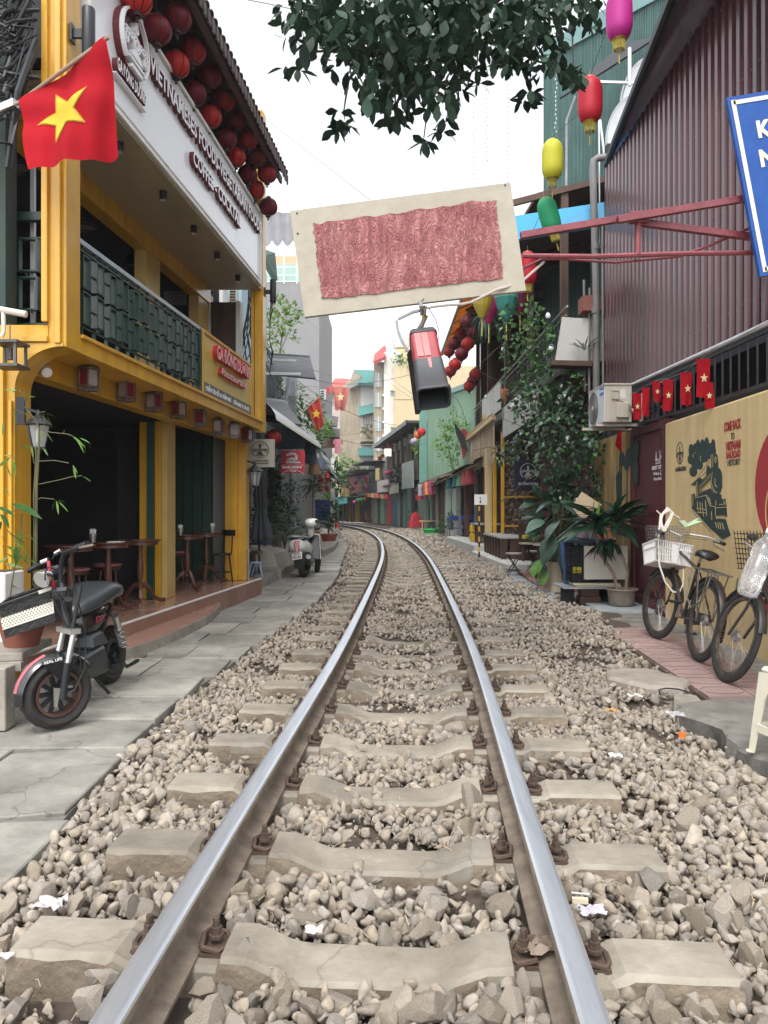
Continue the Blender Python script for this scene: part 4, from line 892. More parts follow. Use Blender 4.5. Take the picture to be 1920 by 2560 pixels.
# ground on the right: pink tiles, concrete ledge, slabs
PKT=mat('pink_patterned_tile',(.36,.25,.225),.8,c2=(.27,.185,.17),sc=4,bump=.3,rnd='object',rv=.08)
RP=B();RP.hexa([(2.18,4.79,-.2),(3.4,4.79,-.2),(3.5,7.61,-.2),(2.28,7.61,-.2),(2.18,4.79,.0),(3.4,4.79,.0),(3.5,7.61,.0),(2.28,7.61,.0)]);RP.hexa([(2.26,7.6,-.21),(3.9,7.6,-.21),(3.9,14.8,-.21),(2.45,14.8,-.21),(2.26,7.6,.006),(3.9,7.6,.006),(3.9,14.8,.006),(2.45,14.8,.006)])
RPO=RP.build('side_path',CONCD,kind='structure')
def lx(D):return 2.12+.05*(D-4.82)
gv=mat('tile_groove',(.12,.075,.07),.9)
for i in range(5):
    for j in range(2):
        y0=4.84+.56*i;x0=lx(y0)+.005+.30*j;w=.295
        b=B();sk=.02;z=.045+random.uniform(-.003,.003)
        b.hexa([(x0,y0,.0),(x0+w,y0,.0),(x0+w+.028,y0+.552,.0),(x0+.028,y0+.552,.0),(x0,y0,z),(x0+w,y0,z),(x0+w+.028,y0+.552,z),(x0+.028,y0+.552,z)]);t_=b.build('pink_tile',PKT,RPO)
        b=B()
        for k_ in range(4):
            cx_,cy_=x0+w/2+.012,y0+.07+.138*k_
            if j%2:cy_+=.0
            hx=[(cx_-.13,cy_-.0),(cx_-.07,cy_+.05),(cx_+.07,cy_+.05),(cx_+.13,cy_)]if(k_+j)%2 else[(cx_-.13,cy_+.05),(cx_-.06,cy_),(cx_+.06,cy_),(cx_+.13,cy_+.05)]
            for a,c_ in zip(hx,hx[1:]):b.bar((a[0],a[1],z+.0005),(c_[0],c_[1],z+.0005),.009,.001)
        b.build('groove',gv,t_)
b=B();b.hexa([(lx(4.8)-.03,4.8,-.02),(lx(4.8)-.002,4.8,-.02),(lx(7.7)-.002,7.7,-.02),(lx(7.7)-.03,7.7,-.02),(lx(4.8)-.03,4.8,.035),(lx(4.8)-.002,4.8,.035),(lx(7.7)-.002,7.7,.035),(lx(7.7)-.03,7.7,.035)]);b.build('path_kerb',STEEL,RPO)
# broken concrete ledge near the stool
b=B();edge=[(x+random.uniform(-.02,.02),y+.0)for x,y in zip(np.interp(np.arange(.8,4.75,.09),[.8,1.6,2.3,3.0,3.55,4.0,4.25,4.55,4.78],[1.90,1.86,1.92,1.87,1.90,1.86,1.93,1.80,1.84]),np.arange(.8,4.75,.09))]+[(2.12,4.81),(3.3,4.8)]
_e=[(1.90,.8),(1.86,1.6),(1.92,2.3),(1.87,3.0),(1.90,3.55),(1.86,4.0),(1.93,4.25),(1.80,4.55),(1.84,4.78),(2.12,4.81),(3.3,4.8)]
vs=[]
for x,y in edge:vs+=[(x+random.uniform(.02,.07),y,-.32),(x+random.uniform(-.02,.04),y,-.12),(x+random.uniform(-.02,.01),y,.016+random.uniform(-.012,.006)),(x+random.uniform(.02,.04),y,.038)]
k=len(edge);o=len(vs);vs+=[(3.3,.8,.04)]
fs=[(i*4+j+1,i*4+j,(i+1)*4+j,(i+1)*4+j+1)for i in range(k-1)for j in range(3)]+[tuple([i*4+3 for i in range(k)]+[o])]
b.add(vs,fs);b.build('concrete_ledge',CONCD,kind='structure')
def lump(pts,z0,z1,m=CONC,name='broken_slab',par=None,**k):
    b=B();n=len(pts);cx=sum(p[0]for p in pts)/n;cy=sum(p[1]for p in pts)/n
    lo=[(x,y,z0)for x,y in pts];mi=[(x+random.uniform(-.01,.01),y+random.uniform(-.01,.01),z1-.02)for x,y in pts];hi=[(cx+(x-cx)*.93,cy+(y-cy)*.93,z1+random.uniform(-.008,.008))for x,y in pts]
    b.add(lo+mi+hi,[(i,(i+1)%n,(i+1)%n+n,i+n)for i in range(n)]+[(i+n,(i+1)%n+n,(i+1)%n+2*n,i+2*n)for i in range(n)]+[tuple(range(2*n,3*n))]);return b.build(name,m,par,**k)
def tag(o,label,cat,group=None,center=True):
    o['label']=label;o['category']=cat
    if group:o['group']=group
    if center:
        me=o.data;n=len(me.vertices);co=np.empty(n*3);me.vertices.foreach_get('co',co);co=co.reshape(-1,3);c=(co.min(0)+co.max(0))/2;c[2]=co[:,2].min()
        me.vertices.foreach_set('co',(co-c).ravel());o.location=o.location+V(c);me.update()
    return o
tag(lump([(1.62,5.35),(1.80,5.05),(2.02,5.0),(2.16,5.2),(2.10,5.45),(1.98,5.6),(1.70,5.62)],-.1,.06),'broken pale concrete slab on the ballast beside the pink tiles','concrete slab')
tag(lump([(1.90,4.86),(2.08,4.84),(2.10,4.98),(1.96,5.02)],-.1,.02),'small broken concrete lump under the wire at the end of the pink tiles','concrete lump')
wr=B();wr.tube([(1.86,4.98,.02),(1.84,4.95,.06),(1.88,4.93,.075),(1.96,4.92,.07),(2.06,4.9,.04)],.005,6);tag(wr.build('loose_wire',BLK),'bent black wire lying on the broken concrete','wire')
# slabs and tiles further on
GT=mat('blue_grey_floor_tile',(.30,.33,.34),.5,var=.12,sc=3,rnd='object',rv=.1,bump=.1)
for i in range(7):
    y0=10.9+.52*i;x0=1.98+.055*(y0-10.9)+(0.12 if i==0 else 0);slab(x0,x0+.42,y0,y0+.51,.03,.08,mt=GT,name='grey_tile',par=RPO)
REDF=mat('red_floor_tile',(.32,.14,.13),.5,var=.15,rnd='object',rv=.08)
for i in range(6):
    for j in range(3):y0=11.0+.62*i;x0=2.44+.05*(y0-10.9)+.4*j;slab(x0,x0+.395,y0,y0+.615,.022,.06,mt=REDF,name='red_floor_tile',par=RPO)
for q in((2.05,10.0,.55,.5),(2.35,9.0,.65,.42)):slab(q[0],q[0]+q[2],q[1],q[1]+q[3],.035,.05,mt=GT,name='loose_tile_slab',par=RPO)
for i,(x,y,w,h)in enumerate(((1.55,17.4,.55,.5),(1.5,16.2,.7,.5),(1.9,15.6,.6,.55),(2.0,18.2,.5,.6),(1.65,19.2,.5,.4),(1.2,15.9,.35,.3),(1.9,14.9,.5,.4))):slab(x,x+w,y,y+h,.035,.05,mt=SLAB,name='loose_stone_slab',par=RPO)

# ================================================================ hanging board and its frame
HB=thing('painted_board','tilted cream board with a patch of wrinkled dull red paint hanging over the track','board',P(1020,625,4.0))
bx=[P(725,527,4.0),P(1276,456,4.0),P(1315,726,4.0),P(762,792,4.0)]
def bq(u,v,o=0.):p=bx[0].lerp(bx[1],u).lerp(bx[3].lerp(bx[2],u),v);p.y-=o;return p
CRM=mat('board_cream_paint',(.40,.365,.29),.75,c2=(.32,.29,.23),sc=6,bump=.5,bsc=14)
b=B();n=24;vs=[bq(i/n,j/12)for j in range(13)for i in range(n+1)]
b.add(vs,[(j*(n+1)+i,(j+1)*(n+1)+i,(j+1)*(n+1)+i+1,j*(n+1)+i+1)for j in range(12)for i in range(n)])
b.plate(bq(0,1,-.004),bq(1,1,-.004),bq(1,0,-.004),bq(0,0,-.004),.03);b.build('board_sheet',CRM,HB)
RP_=mat('wrinkled_red_paint',(.42,.175,.165),.38,c2=(.26,.06,.065),sc=7,bump=0)
m=RP_;nn=m.node_tree.nodes;ll=m.node_tree.links;tc_=nn.new('ShaderNodeTexCoord');mp_=nn.new('ShaderNodeMapping');mp_.inputs['Scale'].default_value=(1.6,1,.7)
n1=nn.new('ShaderNodeTexNoise');n1.inputs['Scale'].default_value=13;n1.inputs['Detail'].default_value=5;n1.inputs['Distortion'].default_value=1.8;ll.new(tc_.outputs['Object'],mp_.inputs[0]);ll.new(mp_.outputs[0],n1.inputs[0])
mth=nn.new('ShaderNodeMath');mth.operation='PINGPONG';mth.inputs[1].default_value=.09;ll.new(n1.outputs['Fac'],mth.inputs[0])
bp_=nn.new('ShaderNodeBump');bp_.inputs['Strength'].default_value=1;bp_.inputs['Distance'].default_value=.07;ll.new(mth.outputs[0],bp_.inputs['Height']);ll.new(bp_.outputs[0],nn['Principled BSDF'].inputs['Normal'])
N=96;out=[]
def edge_pt(t):
    t=t%4;s_=int(t);f=t-s_;a=[(.095,.155),(.925,.135),(.905,.86),(.09,.865)];p0,p1=a[s_],a[(s_+1)%4];return(p0[0]+(p1[0]-p0[0])*f,p0[1]+(p1[1]-p0[1])*f)
for i in range(N):
    u,v=edge_pt(i*4/N);out.append((u+random.uniform(-.006,.006),v+random.uniform(-.014,.014)))
b=B();c0=bq(.5,.5,.007);b.add([c0]+[bq(u,v,.006)for u,v in out]+[bq(u,v,.0)for u,v in out],[(0,i+2 if i<N-1 else 1,i+1)for i in range(N)]+[(i+1,(i+1)%N+1,(i+1)%N+1+N,i+1+N)for i in range(N)])
b.build('red_paint_patch',RP_,HB)
b=B()
for u,v in((.02,.22),(.975,.02),(.03,.03)):b.lathe([(.006,0),(.004,.004)],8,frame(bq(u,v,.0),(1,0,0),(0,0,1)))
b.build('nail_head',BLK,HB)
RDS=mat('red_painted_steel',(.24,.05,.06),.5,c2=(.14,.025,.035),sc=8,bump=.5,bsc=30)
TS=thing('steel_truss','red painted steel arm truss between the cream board and the blue sign','truss',P(1590,580,4.0))
b=B();q=lambda x,y,d=0:P(960+x/1.728,y/1.728,4.02+d)
b.bar(q(590,1018),q(1215,912),.034);b.build('truss_bar',RDS,TS);b=B();b.bar(q(1010,950,-.036),q(1560,858,-.036),.034);b.build('truss_bar',RDS,TS)
b=B();b.bar(q(1105,962,.02),q(1590,1024,.02),.034);b.build('truss_bar',RDS,TS);b=B();b.tube([q(1098,955),q(1096,1100)],.017,8);b.build('truss_post',RDS,TS)
b=B();b.tube([q(600,1105),q(900,1108),q(1300,1095),q(1610,1092)],.014,8);b.build('ribbed_rod',RDS,TS);b=B();b.tube([q(590,1165,.05),q(680,1120,.05),q(760,1118,.05),q(1000,1134,.05),q(1270,1108,.05),q(1420,1055,.05),q(1580,985,.05)],.008,8);b.build('bent_rod',RDS,TS,smooth=True)
b=B();b.mbox(Matrix.Translation(q(1100,940)),.10,.04,.06);b.build('weld_plate',RDS,TS)
# blue warning sign, cut by the right edge of the photo
BG=thing('blue_sign','blue warning sign with cream border and capital letters at the right edge','sign',P(1990,440,3.9))
c=[P(1817,244,3.9),P(2260,170,3.9),P(2350,620,3.9),P(1901,691,3.9)]
def sq_(u,v,o=0.):p=c[0].lerp(c[1],u).lerp(c[3].lerp(c[2],u),v);p.y-=o;return p
b=B();b.plate(sq_(0,1),sq_(1,1),sq_(1,0),sq_(0,0),.025);b.build('sign_board',mat('sign_blue',(.008,.055,.25),.4,c2=(.012,.08,.32),sc=9,bump=.15,bsc=60,spec=.3),BG)
CW=mat('sign_cream_tape',(.62,.60,.50),.5,var=.06)
b=B()
for u0,v0,u1,v1 in((.03,.035,.97,.035),(.03,.965,.97,.965),(.03,.02,.03,.98),(.97,.02,.97,.98)):b.bar(sq_(u0,v0,.002),sq_(u1,v1,.002),.022,.003,up=(0,1,0))
b.build('sign_border',CW,BG)
def st(s,u,v,h,w):
    p=sq_(u,v,.001);text(s,frame(p,sq_(1,v)-sq_(0,v),sq_(u,0)-sq_(u,1)),h,w,'sign_lettering',CW,BG,ext=.003,bold=.045)
st('KHU VỰC',.13,.245,.088,.46);st('NGUY HIỂM',.115,.405,.088,.60);st('DANGER',.165,.66,.075,.5);st('AREA',.3,.83,.08,.34)
pst=thing('sign_pole','steel pole carrying the blue warning sign, outside the right edge','pole',P(2150,900,3.98));b=B();b.tube([V((P(2100,1800,4.2).x,4.05,0)),V((P(2100,1800,4.2).x,4.05,4.2))],.035,10);b.build('pole_tube',RDS,pst,smooth=True)
# hanging red and black plastic signal lamp
LB=thing('signal_lantern','red and black plastic box lantern hanging tilted under the board','lantern',P(1070,930,3.95))
Zb=lambda x,y,D=3.95:P(940+x/6.914,740+y/6.914,D)
ctr_t,ctr_b=Zb(815,740),Zb(1000,1770,3.70);ax=(ctr_b-ctr_t).normalized();side=V((ax.z,0,-ax.x));side=(side if side.x>0 else-side).normalized();dep=ax.cross(side).normalized();dep=dep if dep.y>0 else-dep;side=(side-ax*side.dot(ax)).normalized()
def rr(w,d,k=.35,n=4):           # rounded rectangle outline
    pts=[]
    r=min(w,d)*k/2
    for cx_,cy_,a0 in((w/2-r,d/2-r,0),(-w/2+r,d/2-r,pi/2),(-w/2+r,-d/2+r,pi),(w/2-r,-d/2+r,3*pi/2)):
        for i in range(n+1):a=a0+pi/2*i/n;pts.append((cx_+r*cos(a),cy_+r*sin(a)))
    return pts
L_=(ctr_b-ctr_t).length
def loft(b,secs,capa=True,capb=True):
    vs=[];n=len(rr(1,1))
    for t,w,d in secs:vs+=[ctr_t+ax*(t*L_)+side*x+dep*y for x,y in rr(w,d)]
    k=len(secs);fs=[(i*n+j,i*n+(j+1)%n,(i+1)*n+(j+1)%n,(i+1)*n+j)for i in range(k-1)for j in range(n)]
    if capa:fs.append(tuple(range(n))[::-1])
    if capb:fs.append(tuple(range((k-1)*n,k*n)))
    return b.add(vs,fs)
GBK=mat('grey_black_plastic',(.045,.05,.055),.38,var=.15,sc=8,coat=.1)
b=B();loft(b,[(-.06,.10,.10),(-.045,.135,.12),(.0,.148,.13),(.035,.15,.132)]);b.build('lantern_lid',GBK,LB,smooth=True)
b=B();loft(b,[(.03,.141,.124),(.5,.146,.128)]);b.build('red_lens',mat('red_plastic_faded',(.23,.012,.02),.35,c2=(.30,.05,.055),sc=4,coat=.3),LB,smooth=True)
b=B();p0=ctr_t+ax*(.055*L_)-dep*.066;
for s_ in(-.036,.0):b.plate(p0+side*(s_-.014)+ax*(.40*L_)-dep*.002,p0+side*(s_+.018)+ax*(.40*L_)-dep*.002,p0+side*(s_+.018)-dep*.001,p0+side*(s_-.014)-dep*.001,.003)
b.build('pink_stripe',mat('faded_pink_plastic',(.40,.15,.15),.5),LB)
b=B();loft(b,[(.49,.150,.134),(.56,.152,.136),(.93,.158,.145),(.955,.172,.158),(1.0,.175,.16)],capb=False);loft(b,[(1.0,.175,.16),(1.0,.155,.14),(.6,.135,.115)],capa=False);b.build('black_sleeve',GBK,LB,smooth=True)
b=B();p=ctr_t+ax*(.5*L_)-dep*.07;b.plate(p+side*-.0+ax*.07,p+side*.012+ax*.07,p+side*.014,p+side*-.004,.003);b.build('paint_drip',mat('faded_pink_plastic',(.40,.15,.15),.5),LB)
b=B();b.bar(Zb(590,960,4.02),Zb(735,2010,3.9),.02,.05);b.build('back_strap',BLK,LB)
wr=thing('wire_hanger','tangle of grey and tan wires holding the plastic lantern under the board','wire');wr.location=Zb(800,200);wr['_o']=list(Zb(800,200))
b=B();b.tube([Zb(760,90),Zb(780,180),Zb(800,330)],.011,6);b.tube([Zb(800,240),Zb(640,270),Zb(380,400)],[.010,.011,.009],6);b.tube([Zb(350,420),Zb(380,600),Zb(450,780),Zb(545,960)],.008,6);b.build('grey_strap',mat('weathered_strap',(.30,.30,.31),.7,bump=.5),wr,smooth=True)
b=B();b.tube([Zb(810,230),Zb(812,450),Zb(815,690)],.008,6);b.build('tan_cord',mat('tan_cord',(.48,.30,.12),.7),wr)
b=B();b.tube([Zb(870,340),Zb(780,520),Zb(650,690)],[.012,.015,.005],6)
b.tube([Zb(790,100),Zb(830,45)],.004,5)
for i in range(9):a=[Zb(800+random.uniform(-50,70),230+random.uniform(-70,100),3.93+random.uniform(-.02,.02))for _ in range(4)];b.tube(a,.0035,5)
b.build('cord_knot',mat('dark_cord',(.12,.10,.08),.8),wr)
b=B();b.tube([Zb(880,210),Zb(990,185),Zb(1200,160),Zb(1500,140),P(1180,755,3.97),P(1240,725,3.98),P(1300,708,4.02),P(1360,655,4.05)],.0075,6);b.build('grey_cable',mat('pinkish_cable',(.36,.31,.29),.6),wr,smooth=True)
b=B();b.tube([Zb(920,230),Zb(1020,380),Zb(1090,620),Zb(1085,740)],.003,5);b.tube([Zb(1075,740),Zb(1075,850)],.0025,5);b.build('blue_wire',mat('purple_wire',(.15,.12,.35),.5),wr,smooth=True)
# ================================================================ tree crown hanging into the top of the frame
LEAFD=mat('dark_fig_leaf',(.016,.040,.023),.55,var=.35,sc=3,rnd='island',rv=.4,two=.10,spec=.3)
LEAFO=mat('dark_fig_leaf_single',(.018,.046,.025),.55,var=.3,sc=3,rnd='object',rv=.45,two=.10,spec=.3)
def leaf_arrays(w=.46,fold=.12,droop=.15,segs=3,pk=.85):
    """unit leaf along +x, width w, folded at the midrib"""
    v=[(0,0,0)];n=segs
    for i in range(1,n+1):
        t=i/(n+.35);ww=w/2*sin(pi*min(.97,t)**pk)
        z=-droop*t*t;v+=[(t,ww,z+fold*ww*2),(t,0,z),(t,-ww,z+fold*ww*2)]
    v.append((1,0,-droop));f=[(0,2,1),(0,3,2)]
    for i in range(n-1):
        a=1+3*i;f+=[(a,a+1,a+3),(a+1,a+4,a+3),(a+1,a+2,a+4),(a+2,a+5,a+4)]
    a=1+3*(n-1);e=len(v)-1;f+=[(a,a+1,e),(a+1,a+2,e)]
    return np.array(v,float),np.array(f)
def leaf_mesh(m,**k):
    v,f=leaf_arrays(**k);me=bpy.data.meshes.new('leaf_shape');me.from_pydata(v.tolist(),[],f.tolist());me.materials.append(m)
    me.polygons.foreach_set('use_smooth',[True]*len(f));return me
def dir_euler(d,roll=0.):
    d=V(d).normalized();q=d.to_track_quat('X','Z');e=(q@Euler((roll,0,0)).to_quaternion()).to_euler();return(e.x,e.y,e.z)
def foliage(name,pts,dirs,sizes,m,parent,roll=.8,n_obj=0,lm=None,stuff=True,**k):
    """n_obj leaves become single parts, the rest one joined part"""
    v,f=leaf_arrays(**k);off=V(parent.get('_o',(0,0,0)));order=list(range(len(pts)));
    eu=[dir_euler(d,random.uniform(-roll,roll))for d in dirs]
    for i in order[:n_obj]:inst('leaf',lm,parent,V(pts[i])-off,eu[i],sizes[i])
    rest_=order[n_obj:]
    if rest_:
        M=np.array([np.array(Euler(eu[i]).to_matrix())for i in rest_]);s_=np.array([sizes[i]for i in rest_]);p_=np.array([list(V(pts[i])-off)for i in rest_])
        vv_=np.einsum('nij,kj->nki',M,v)*s_[:,None,None]+p_[:,None,:];ff_=(f[None]+(np.arange(len(rest_))*len(v))[:,None,None]).reshape(-1,3)
        o=np_mesh('foliage',vv_.reshape(-1,3),ff_,m,parent,smooth=True)
        if stuff:o['kind']='stuff'
        return o
TREE=thing('overhanging_tree','dark leafy tree branches hanging from above into the top of the view','tree',P(1080,-300,5.2))
# outline of the crown in the picture, given as cluster centres with radius (px), spread over real depth
cl=[(760,60,40),(800,30,70),(860,60,80),(930,90,80),(1000,60,90),(1080,50,90),(1150,40,80),(1230,50,80),(1300,40,70),(1370,40,60),(860,140,55),(920,180,60),(960,210,50),(1010,180,60),(1060,140,60),(1050,210,45),(1120,130,50),(1100,230,35),(1190,110,45),(1250,120,50),(1310,110,50),(1370,110,40),(1400,160,30),(1430,170,35),(1345,165,30),(930,240,30),(990,255,35),(760,20,60),(900,0,90),(1100,0,100),(1300,-20,100),(1450,-10,60),(1470,40,30),(1140,210,30),(1000,120,80),(1130,60,70),(780,110,30)]
tips=[(850,275,7),(862,310,10),(840,325,8),(715,55,3),(712,170,3),(745,175,5),(985,300,7),(1060,355,9),(1110,300,6),(1105,325,6),(1185,180,5),(1195,205,5),(1325,230,10),(1310,255,6),(1290,165,4),(1430,200,6),(1150,225,7),(720,95,4),(1260,140,5),(925,255,7),(1210,165,5),(1000,290,4),(1075,270,5)]
pts,dirs,sizes=[],[],[]
for x,y,r in cl:
    for _ in range(int(r*r*.0175)+5):
        a=random.uniform(0,2*pi);q=r*sqrt(random.random());D=random.gauss(5.1,.35)
        p=P(x+q*cos(a),y+q*sin(a),D);pts.append(p);d=V((random.gauss(0,.7),random.gauss(0,.7),random.gauss(-.75,.5)));dirs.append(d);sizes.append(random.uniform(.07,.125))
tp=[]
for x,y,n in tips:
    for i in range(n):
        a=2*pi*i/n+random.random();p=P(x+6*cos(a),y+6*sin(a),5+random.uniform(-.08,.08));tp.append((p,V((cos(a),random.uniform(-.5,.5),sin(a)*.8-.55)),random.uniform(.09,.13)))
LM_=leaf_mesh(LEAFO,w=.54,fold=.05,pk=1.15,segs=4)
pts=[t[0]for t in tp]+pts;dirs=[t[1]for t in tp]+dirs;sizes=[t[2]for t in tp]+sizes
foliage('crown',pts,dirs,sizes,LEAFD,TREE,n_obj=300,lm=LM_,w=.54,fold=.05,pk=1.15,segs=4)
BRK=mat('tree_bark',(.07,.055,.045),.9,var=.3,sc=10,bump=.5)
b=B()
for a in([(1500,-260),(1350,-90),(1200,20),(1050,60),(930,120),(870,200),(855,280)],[(1350,-90),(1330,60),(1330,150),(1325,230)],[(1200,20),(1110,130),(1075,250),(1060,345)],[(1050,60),(900,20),(780,40),(715,60)],[(930,120),(780,130),(745,170)],[(1350,-90),(1430,60),(1430,170)],[(1075,200),(1140,240),(1110,300)],[(1050,60),(1190,120),(1190,190)],[(930,120),(985,220),(988,300)]):
    k=len(a);pt=[P(x+random.uniform(-5,5),y,5.15+.12*sin(i*2))for i,(x,y)in enumerate(a)];r0=.05 if k>5 else .014;b.tube(pt,[max(.004,r0*(1-i/(k-.7)))for i in range(k)],6)
b.build('branch',BRK,TREE,smooth=True)
# ================================================================ tall paper lanterns on the right
def paper_lantern(c,cname):
    r=thing('paper_lantern','','lantern');m=mat('paper_'+cname,c,.5,var=.05,two=.35);R=.125;H=.22
    pr=[]
    for i in range(25):
        t=-1+2*i/24;rad=R*(1-abs(t)**4.5*.42)-(.0022 if i%2 else 0);pr.append((rad,t*H))
    b=B();b.lathe(pr,24,cap=True);b.build('paper_body',m,r,smooth='all')
    g=mat('lantern_gold',(.55,.38,.08),.3,.6);b=B();b.lathe([(.06,-H-.014),(.072,-H)],16);b.lathe([(.06,H),(.06,H+.014)],16);b.build('gold_band',g,r)
    b=B()
    for i in range(22):a=2*pi*i/22;b.bar((.055*cos(a),.055*sin(a),-H-.012),(.05*cos(a+.1),.05*sin(a+.1),-H-.10),.010,.003)
    b.build('fringe',mat('fringe_yellow',(.60,.50,.10),.7,two=.3),r)
    b=B();b.tube([(0,0,-H),(0,0,-H-.2)],.0015,4);b.bar((0,0,-H-.14),(0,0,-H-.23),.012,.005);b.build('tassel',mat('fringe_yellow',(.60,.50,.10),.7,two=.3),r);b=B();b.tube([(0,0,H),(0,0,H+.10)],.002,4);b.build('hanging_wire',ALU,r);return r
def pl_put(c,nm,px,py,D,sc,lab,tilt=0):r=paper_lantern(c,nm);r.location=P(px,py,D);r.rotation_euler=(0,tilt,random.random());r.scale=(sc,sc,sc);r['label']=lab;r['group']='tall coloured paper lanterns on a string'
pl_put((.62,.03,.33),'magenta',1548,42,6.9,.97,'tall magenta paper lantern at the top edge of the photo')
pl_put((.62,.02,.045),'red',1475,252,7.2,.95,'tall red paper lantern in front of the shiny water tanks')
pl_put((.72,.70,.06),'yellow',1381,400,8.3,.95,'tall lemon yellow paper lantern against the green steel wall',)
pl_put((.04,.48,.22),'green',1373,540,8.6,.92,'tall green paper lantern tilted in front of the blue awning',-.28)
pl_put((.55,.02,.04),'red',1319,672,9.3,.9,'tall red paper lantern half hidden by the corner of the cream board')
sgs=thing('lantern_string','thin dark string joining the tall coloured paper lanterns','string',P(1475,170,7.2));b=B();b.tube([P(1548,-60,6.9),P(1520,60,7.0),P(1478,185,7.2),P(1440,290,7.8),P(1381,342,8.3),P(1375,480,8.6),P(1340,560,9),P(1319,610,9.3)],.003,5);b.build('string_line',BLK,sgs)
# ================================================================ electric moped at lower left
MP=thing('electric_moped','black electric moped with fat tyres, woven basket and REAL LIFE on its front mudguard','moped',(-1.95,4.8,0))
Zm=lambda x,y,D:P(x/4.609,1360+y/4.609,D)
def wheel_parts(parent,c,n,r,tw,rim_m,spokes=10,rimw=.02,tread=True,rim_r=.62,disc=None,flat=.8):
    c=V(c);n=V(n).normalized();M=frame(c,n.orthogonal(),n.cross(n.orthogonal()).normalized())
    M=(Matrix.Translation(c)@n.to_track_quat('Z','Y').to_matrix().to_4x4())
    b=B();pr=[]
    ri=r*rim_r if tw>.05 else r-tw*1.6;mid=(r+ri)/2;hh=(r-ri)/2;k=12
    vs=[];N=40
    for j in range(N):
        a=2*pi*j/N
        for i in range(k):
            t=2*pi*i/k;rad=mid+hh*cos(t)*(1.0 if cos(t)>0 else .9);z=tw/2*sin(t)*1.05
            if tread and cos(t)>.45 and(j%2):rad-=.004
            vs.append(M@V((rad*cos(a),rad*sin(a),z)))
    b.add(vs,[(j*k+i,((j+1)%N)*k+i,((j+1)%N)*k+(i+1)%k,j*k+(i+1)%k)for j in range(N)for i in range(k)]);ty=b.build('tyre',RUB,parent,smooth=True)
    b=B();w=tw*.36;b.ring(M@Matrix.Translation((0,0,-w)),ri-rimw,ri+.006,2*w,32);rm=b.build('rim',rim_m,parent,smooth=True)
    b=B();b.lathe([(r*.10,-tw*.45),(r*.13,-tw*.4),(r*.13,tw*.4),(r*.10,tw*.45)],14,M)
    hb=b.build('hub',disc or ALU,parent,smooth=True);b=B()
    for j in range(spokes):
        a=2*pi*j/spokes
        if spokes<=14:b.bar(M@V((r*.12*cos(a),r*.12*sin(a),0)),M@V(((ri-rimw*.6)*cos(a),(ri-rimw*.6)*sin(a),0)),r*.055,tw*.25)
        else:s_=1 if j%2 else-1;a2=a+.28*(1 if(j//2)%2 else-1);b.tube([M@V((r*.06*cos(a),r*.06*sin(a),s_*.025)),M@V(((ri-rimw)*cos(a2),(ri-rimw)*sin(a2),0))],.0012,3)
    b.build('spokes',ALU if spokes>14 else BLKM,parent);return M
fw=thing('front_wheel','','');bpy.data.objects.remove(fw)
RIMC=mat('copper_rim_line',(.09,.045,.038),.5,.4,var=.3)
cF=V((-1.895,4.28,.206));nF=V((.74,-.67,.0)).normalized()
wheel_parts(MP,cF,nF,.206,.105,RIMC,10,.012,disc=BLKM,rim_r=.62)
cR=V((-2.0,5.38,.203));nR=V((.995,-.10,.03)).normalized();wheel_parts(MP,cR,nR,.203,.10,BLKM,8,.03,disc=BLKM,rim_r=.62)
tF=V((-nF.y,nF.x,0)).normalized();tF=-tF if tF.x>0 else tF     # leading direction of the turned wheel
PK=mat('glossy_black_plastic',(.010,.011,.013),.18,var=.1,coat=.6);SIL=mat('satin_silver',(.55,.55,.54),.28,.9,var=.1)
UP=V((0,0,1))
b=B();axF=cF+nF*.075;b.tube([axF+UP*-.02,axF+UP*.18-tF*.03],.022,10);b.build('fork_lower',BLKM,MP,smooth=True)
b=B();b.tube([axF+UP*.17-tF*.03,axF+UP*.36-tF*.07],.017,10);b.tube([cF-nF*.075+UP*.1-tF*.02,cF-nF*.075+UP*.33-tF*.07],.016,10);b.mbox(frame(cF+UP*.355-tF*.07,nF,tF),.19,.06,.03);b.build('fork_stanchion',SIL,MP,smooth=True)
b=B();hd=cF+UP*.355-tF*.07;top_=V((-1.925,4.42,.82));b.tube([hd,top_],.022,10);b.tube([hd+nF*.05,hd+nF*.05+UP*.26-tF*.05],.012,8);b.tube([hd-nF*.05,hd-nF*.05+UP*.26-tF*.05],.012,8);b.build('steering_head',BLKM,MP,smooth=True)
# mudguard with lettering
b=B();n=16;vs=[]
for i in range(n+1):
    a=radians(-8)+radians(150)*i/n;rr_=.236
    cen=cF+tF*(rr_*cos(a))+UP*(rr_*sin(a))
    for s_,dr_ in((-1,-.022),(-.6,.0),(0,.008),(.6,0),(1,-.022)):cc=cF+(tF*cos(a)+UP*sin(a))*(rr_+dr_)+nF*(.055*s_);vs.append(cc)
b.add(vs,[(i*5+j,(i+1)*5+j,(i+1)*5+j+1,i*5+j+1)for i in range(n)for j in range(4)]);md_=b.build('front_mudguard',PK,MP,smooth='all')
b=B();vs=[]
for i in range(8):
    a=radians(10)+radians(62)*i/7
    for dr_ in(-.0005,.0075):vs.append(cF+(tF*cos(a)+UP*sin(a))*(.2395+dr_)+nF*(.030 if dr_<0 else .012))
b.add(vs,[(i*2,(i+1)*2,(i+1)*2+1,i*2+1)for i in range(7)]);b.build('mudguard_stripe',mat('pink_red_stripe',(.45,.10,.12),.3),MP)
b=B();pq=[(60,.235),(118,.235),(112,.12),(100,.07),(92,.07)];M=frame(cF+nF*.062,-tF,UP);b.prism([(-r*cos(radians(a)),r*sin(radians(a)))for a,r in pq],M,.006);b.build('mudguard_side',PK,MP)
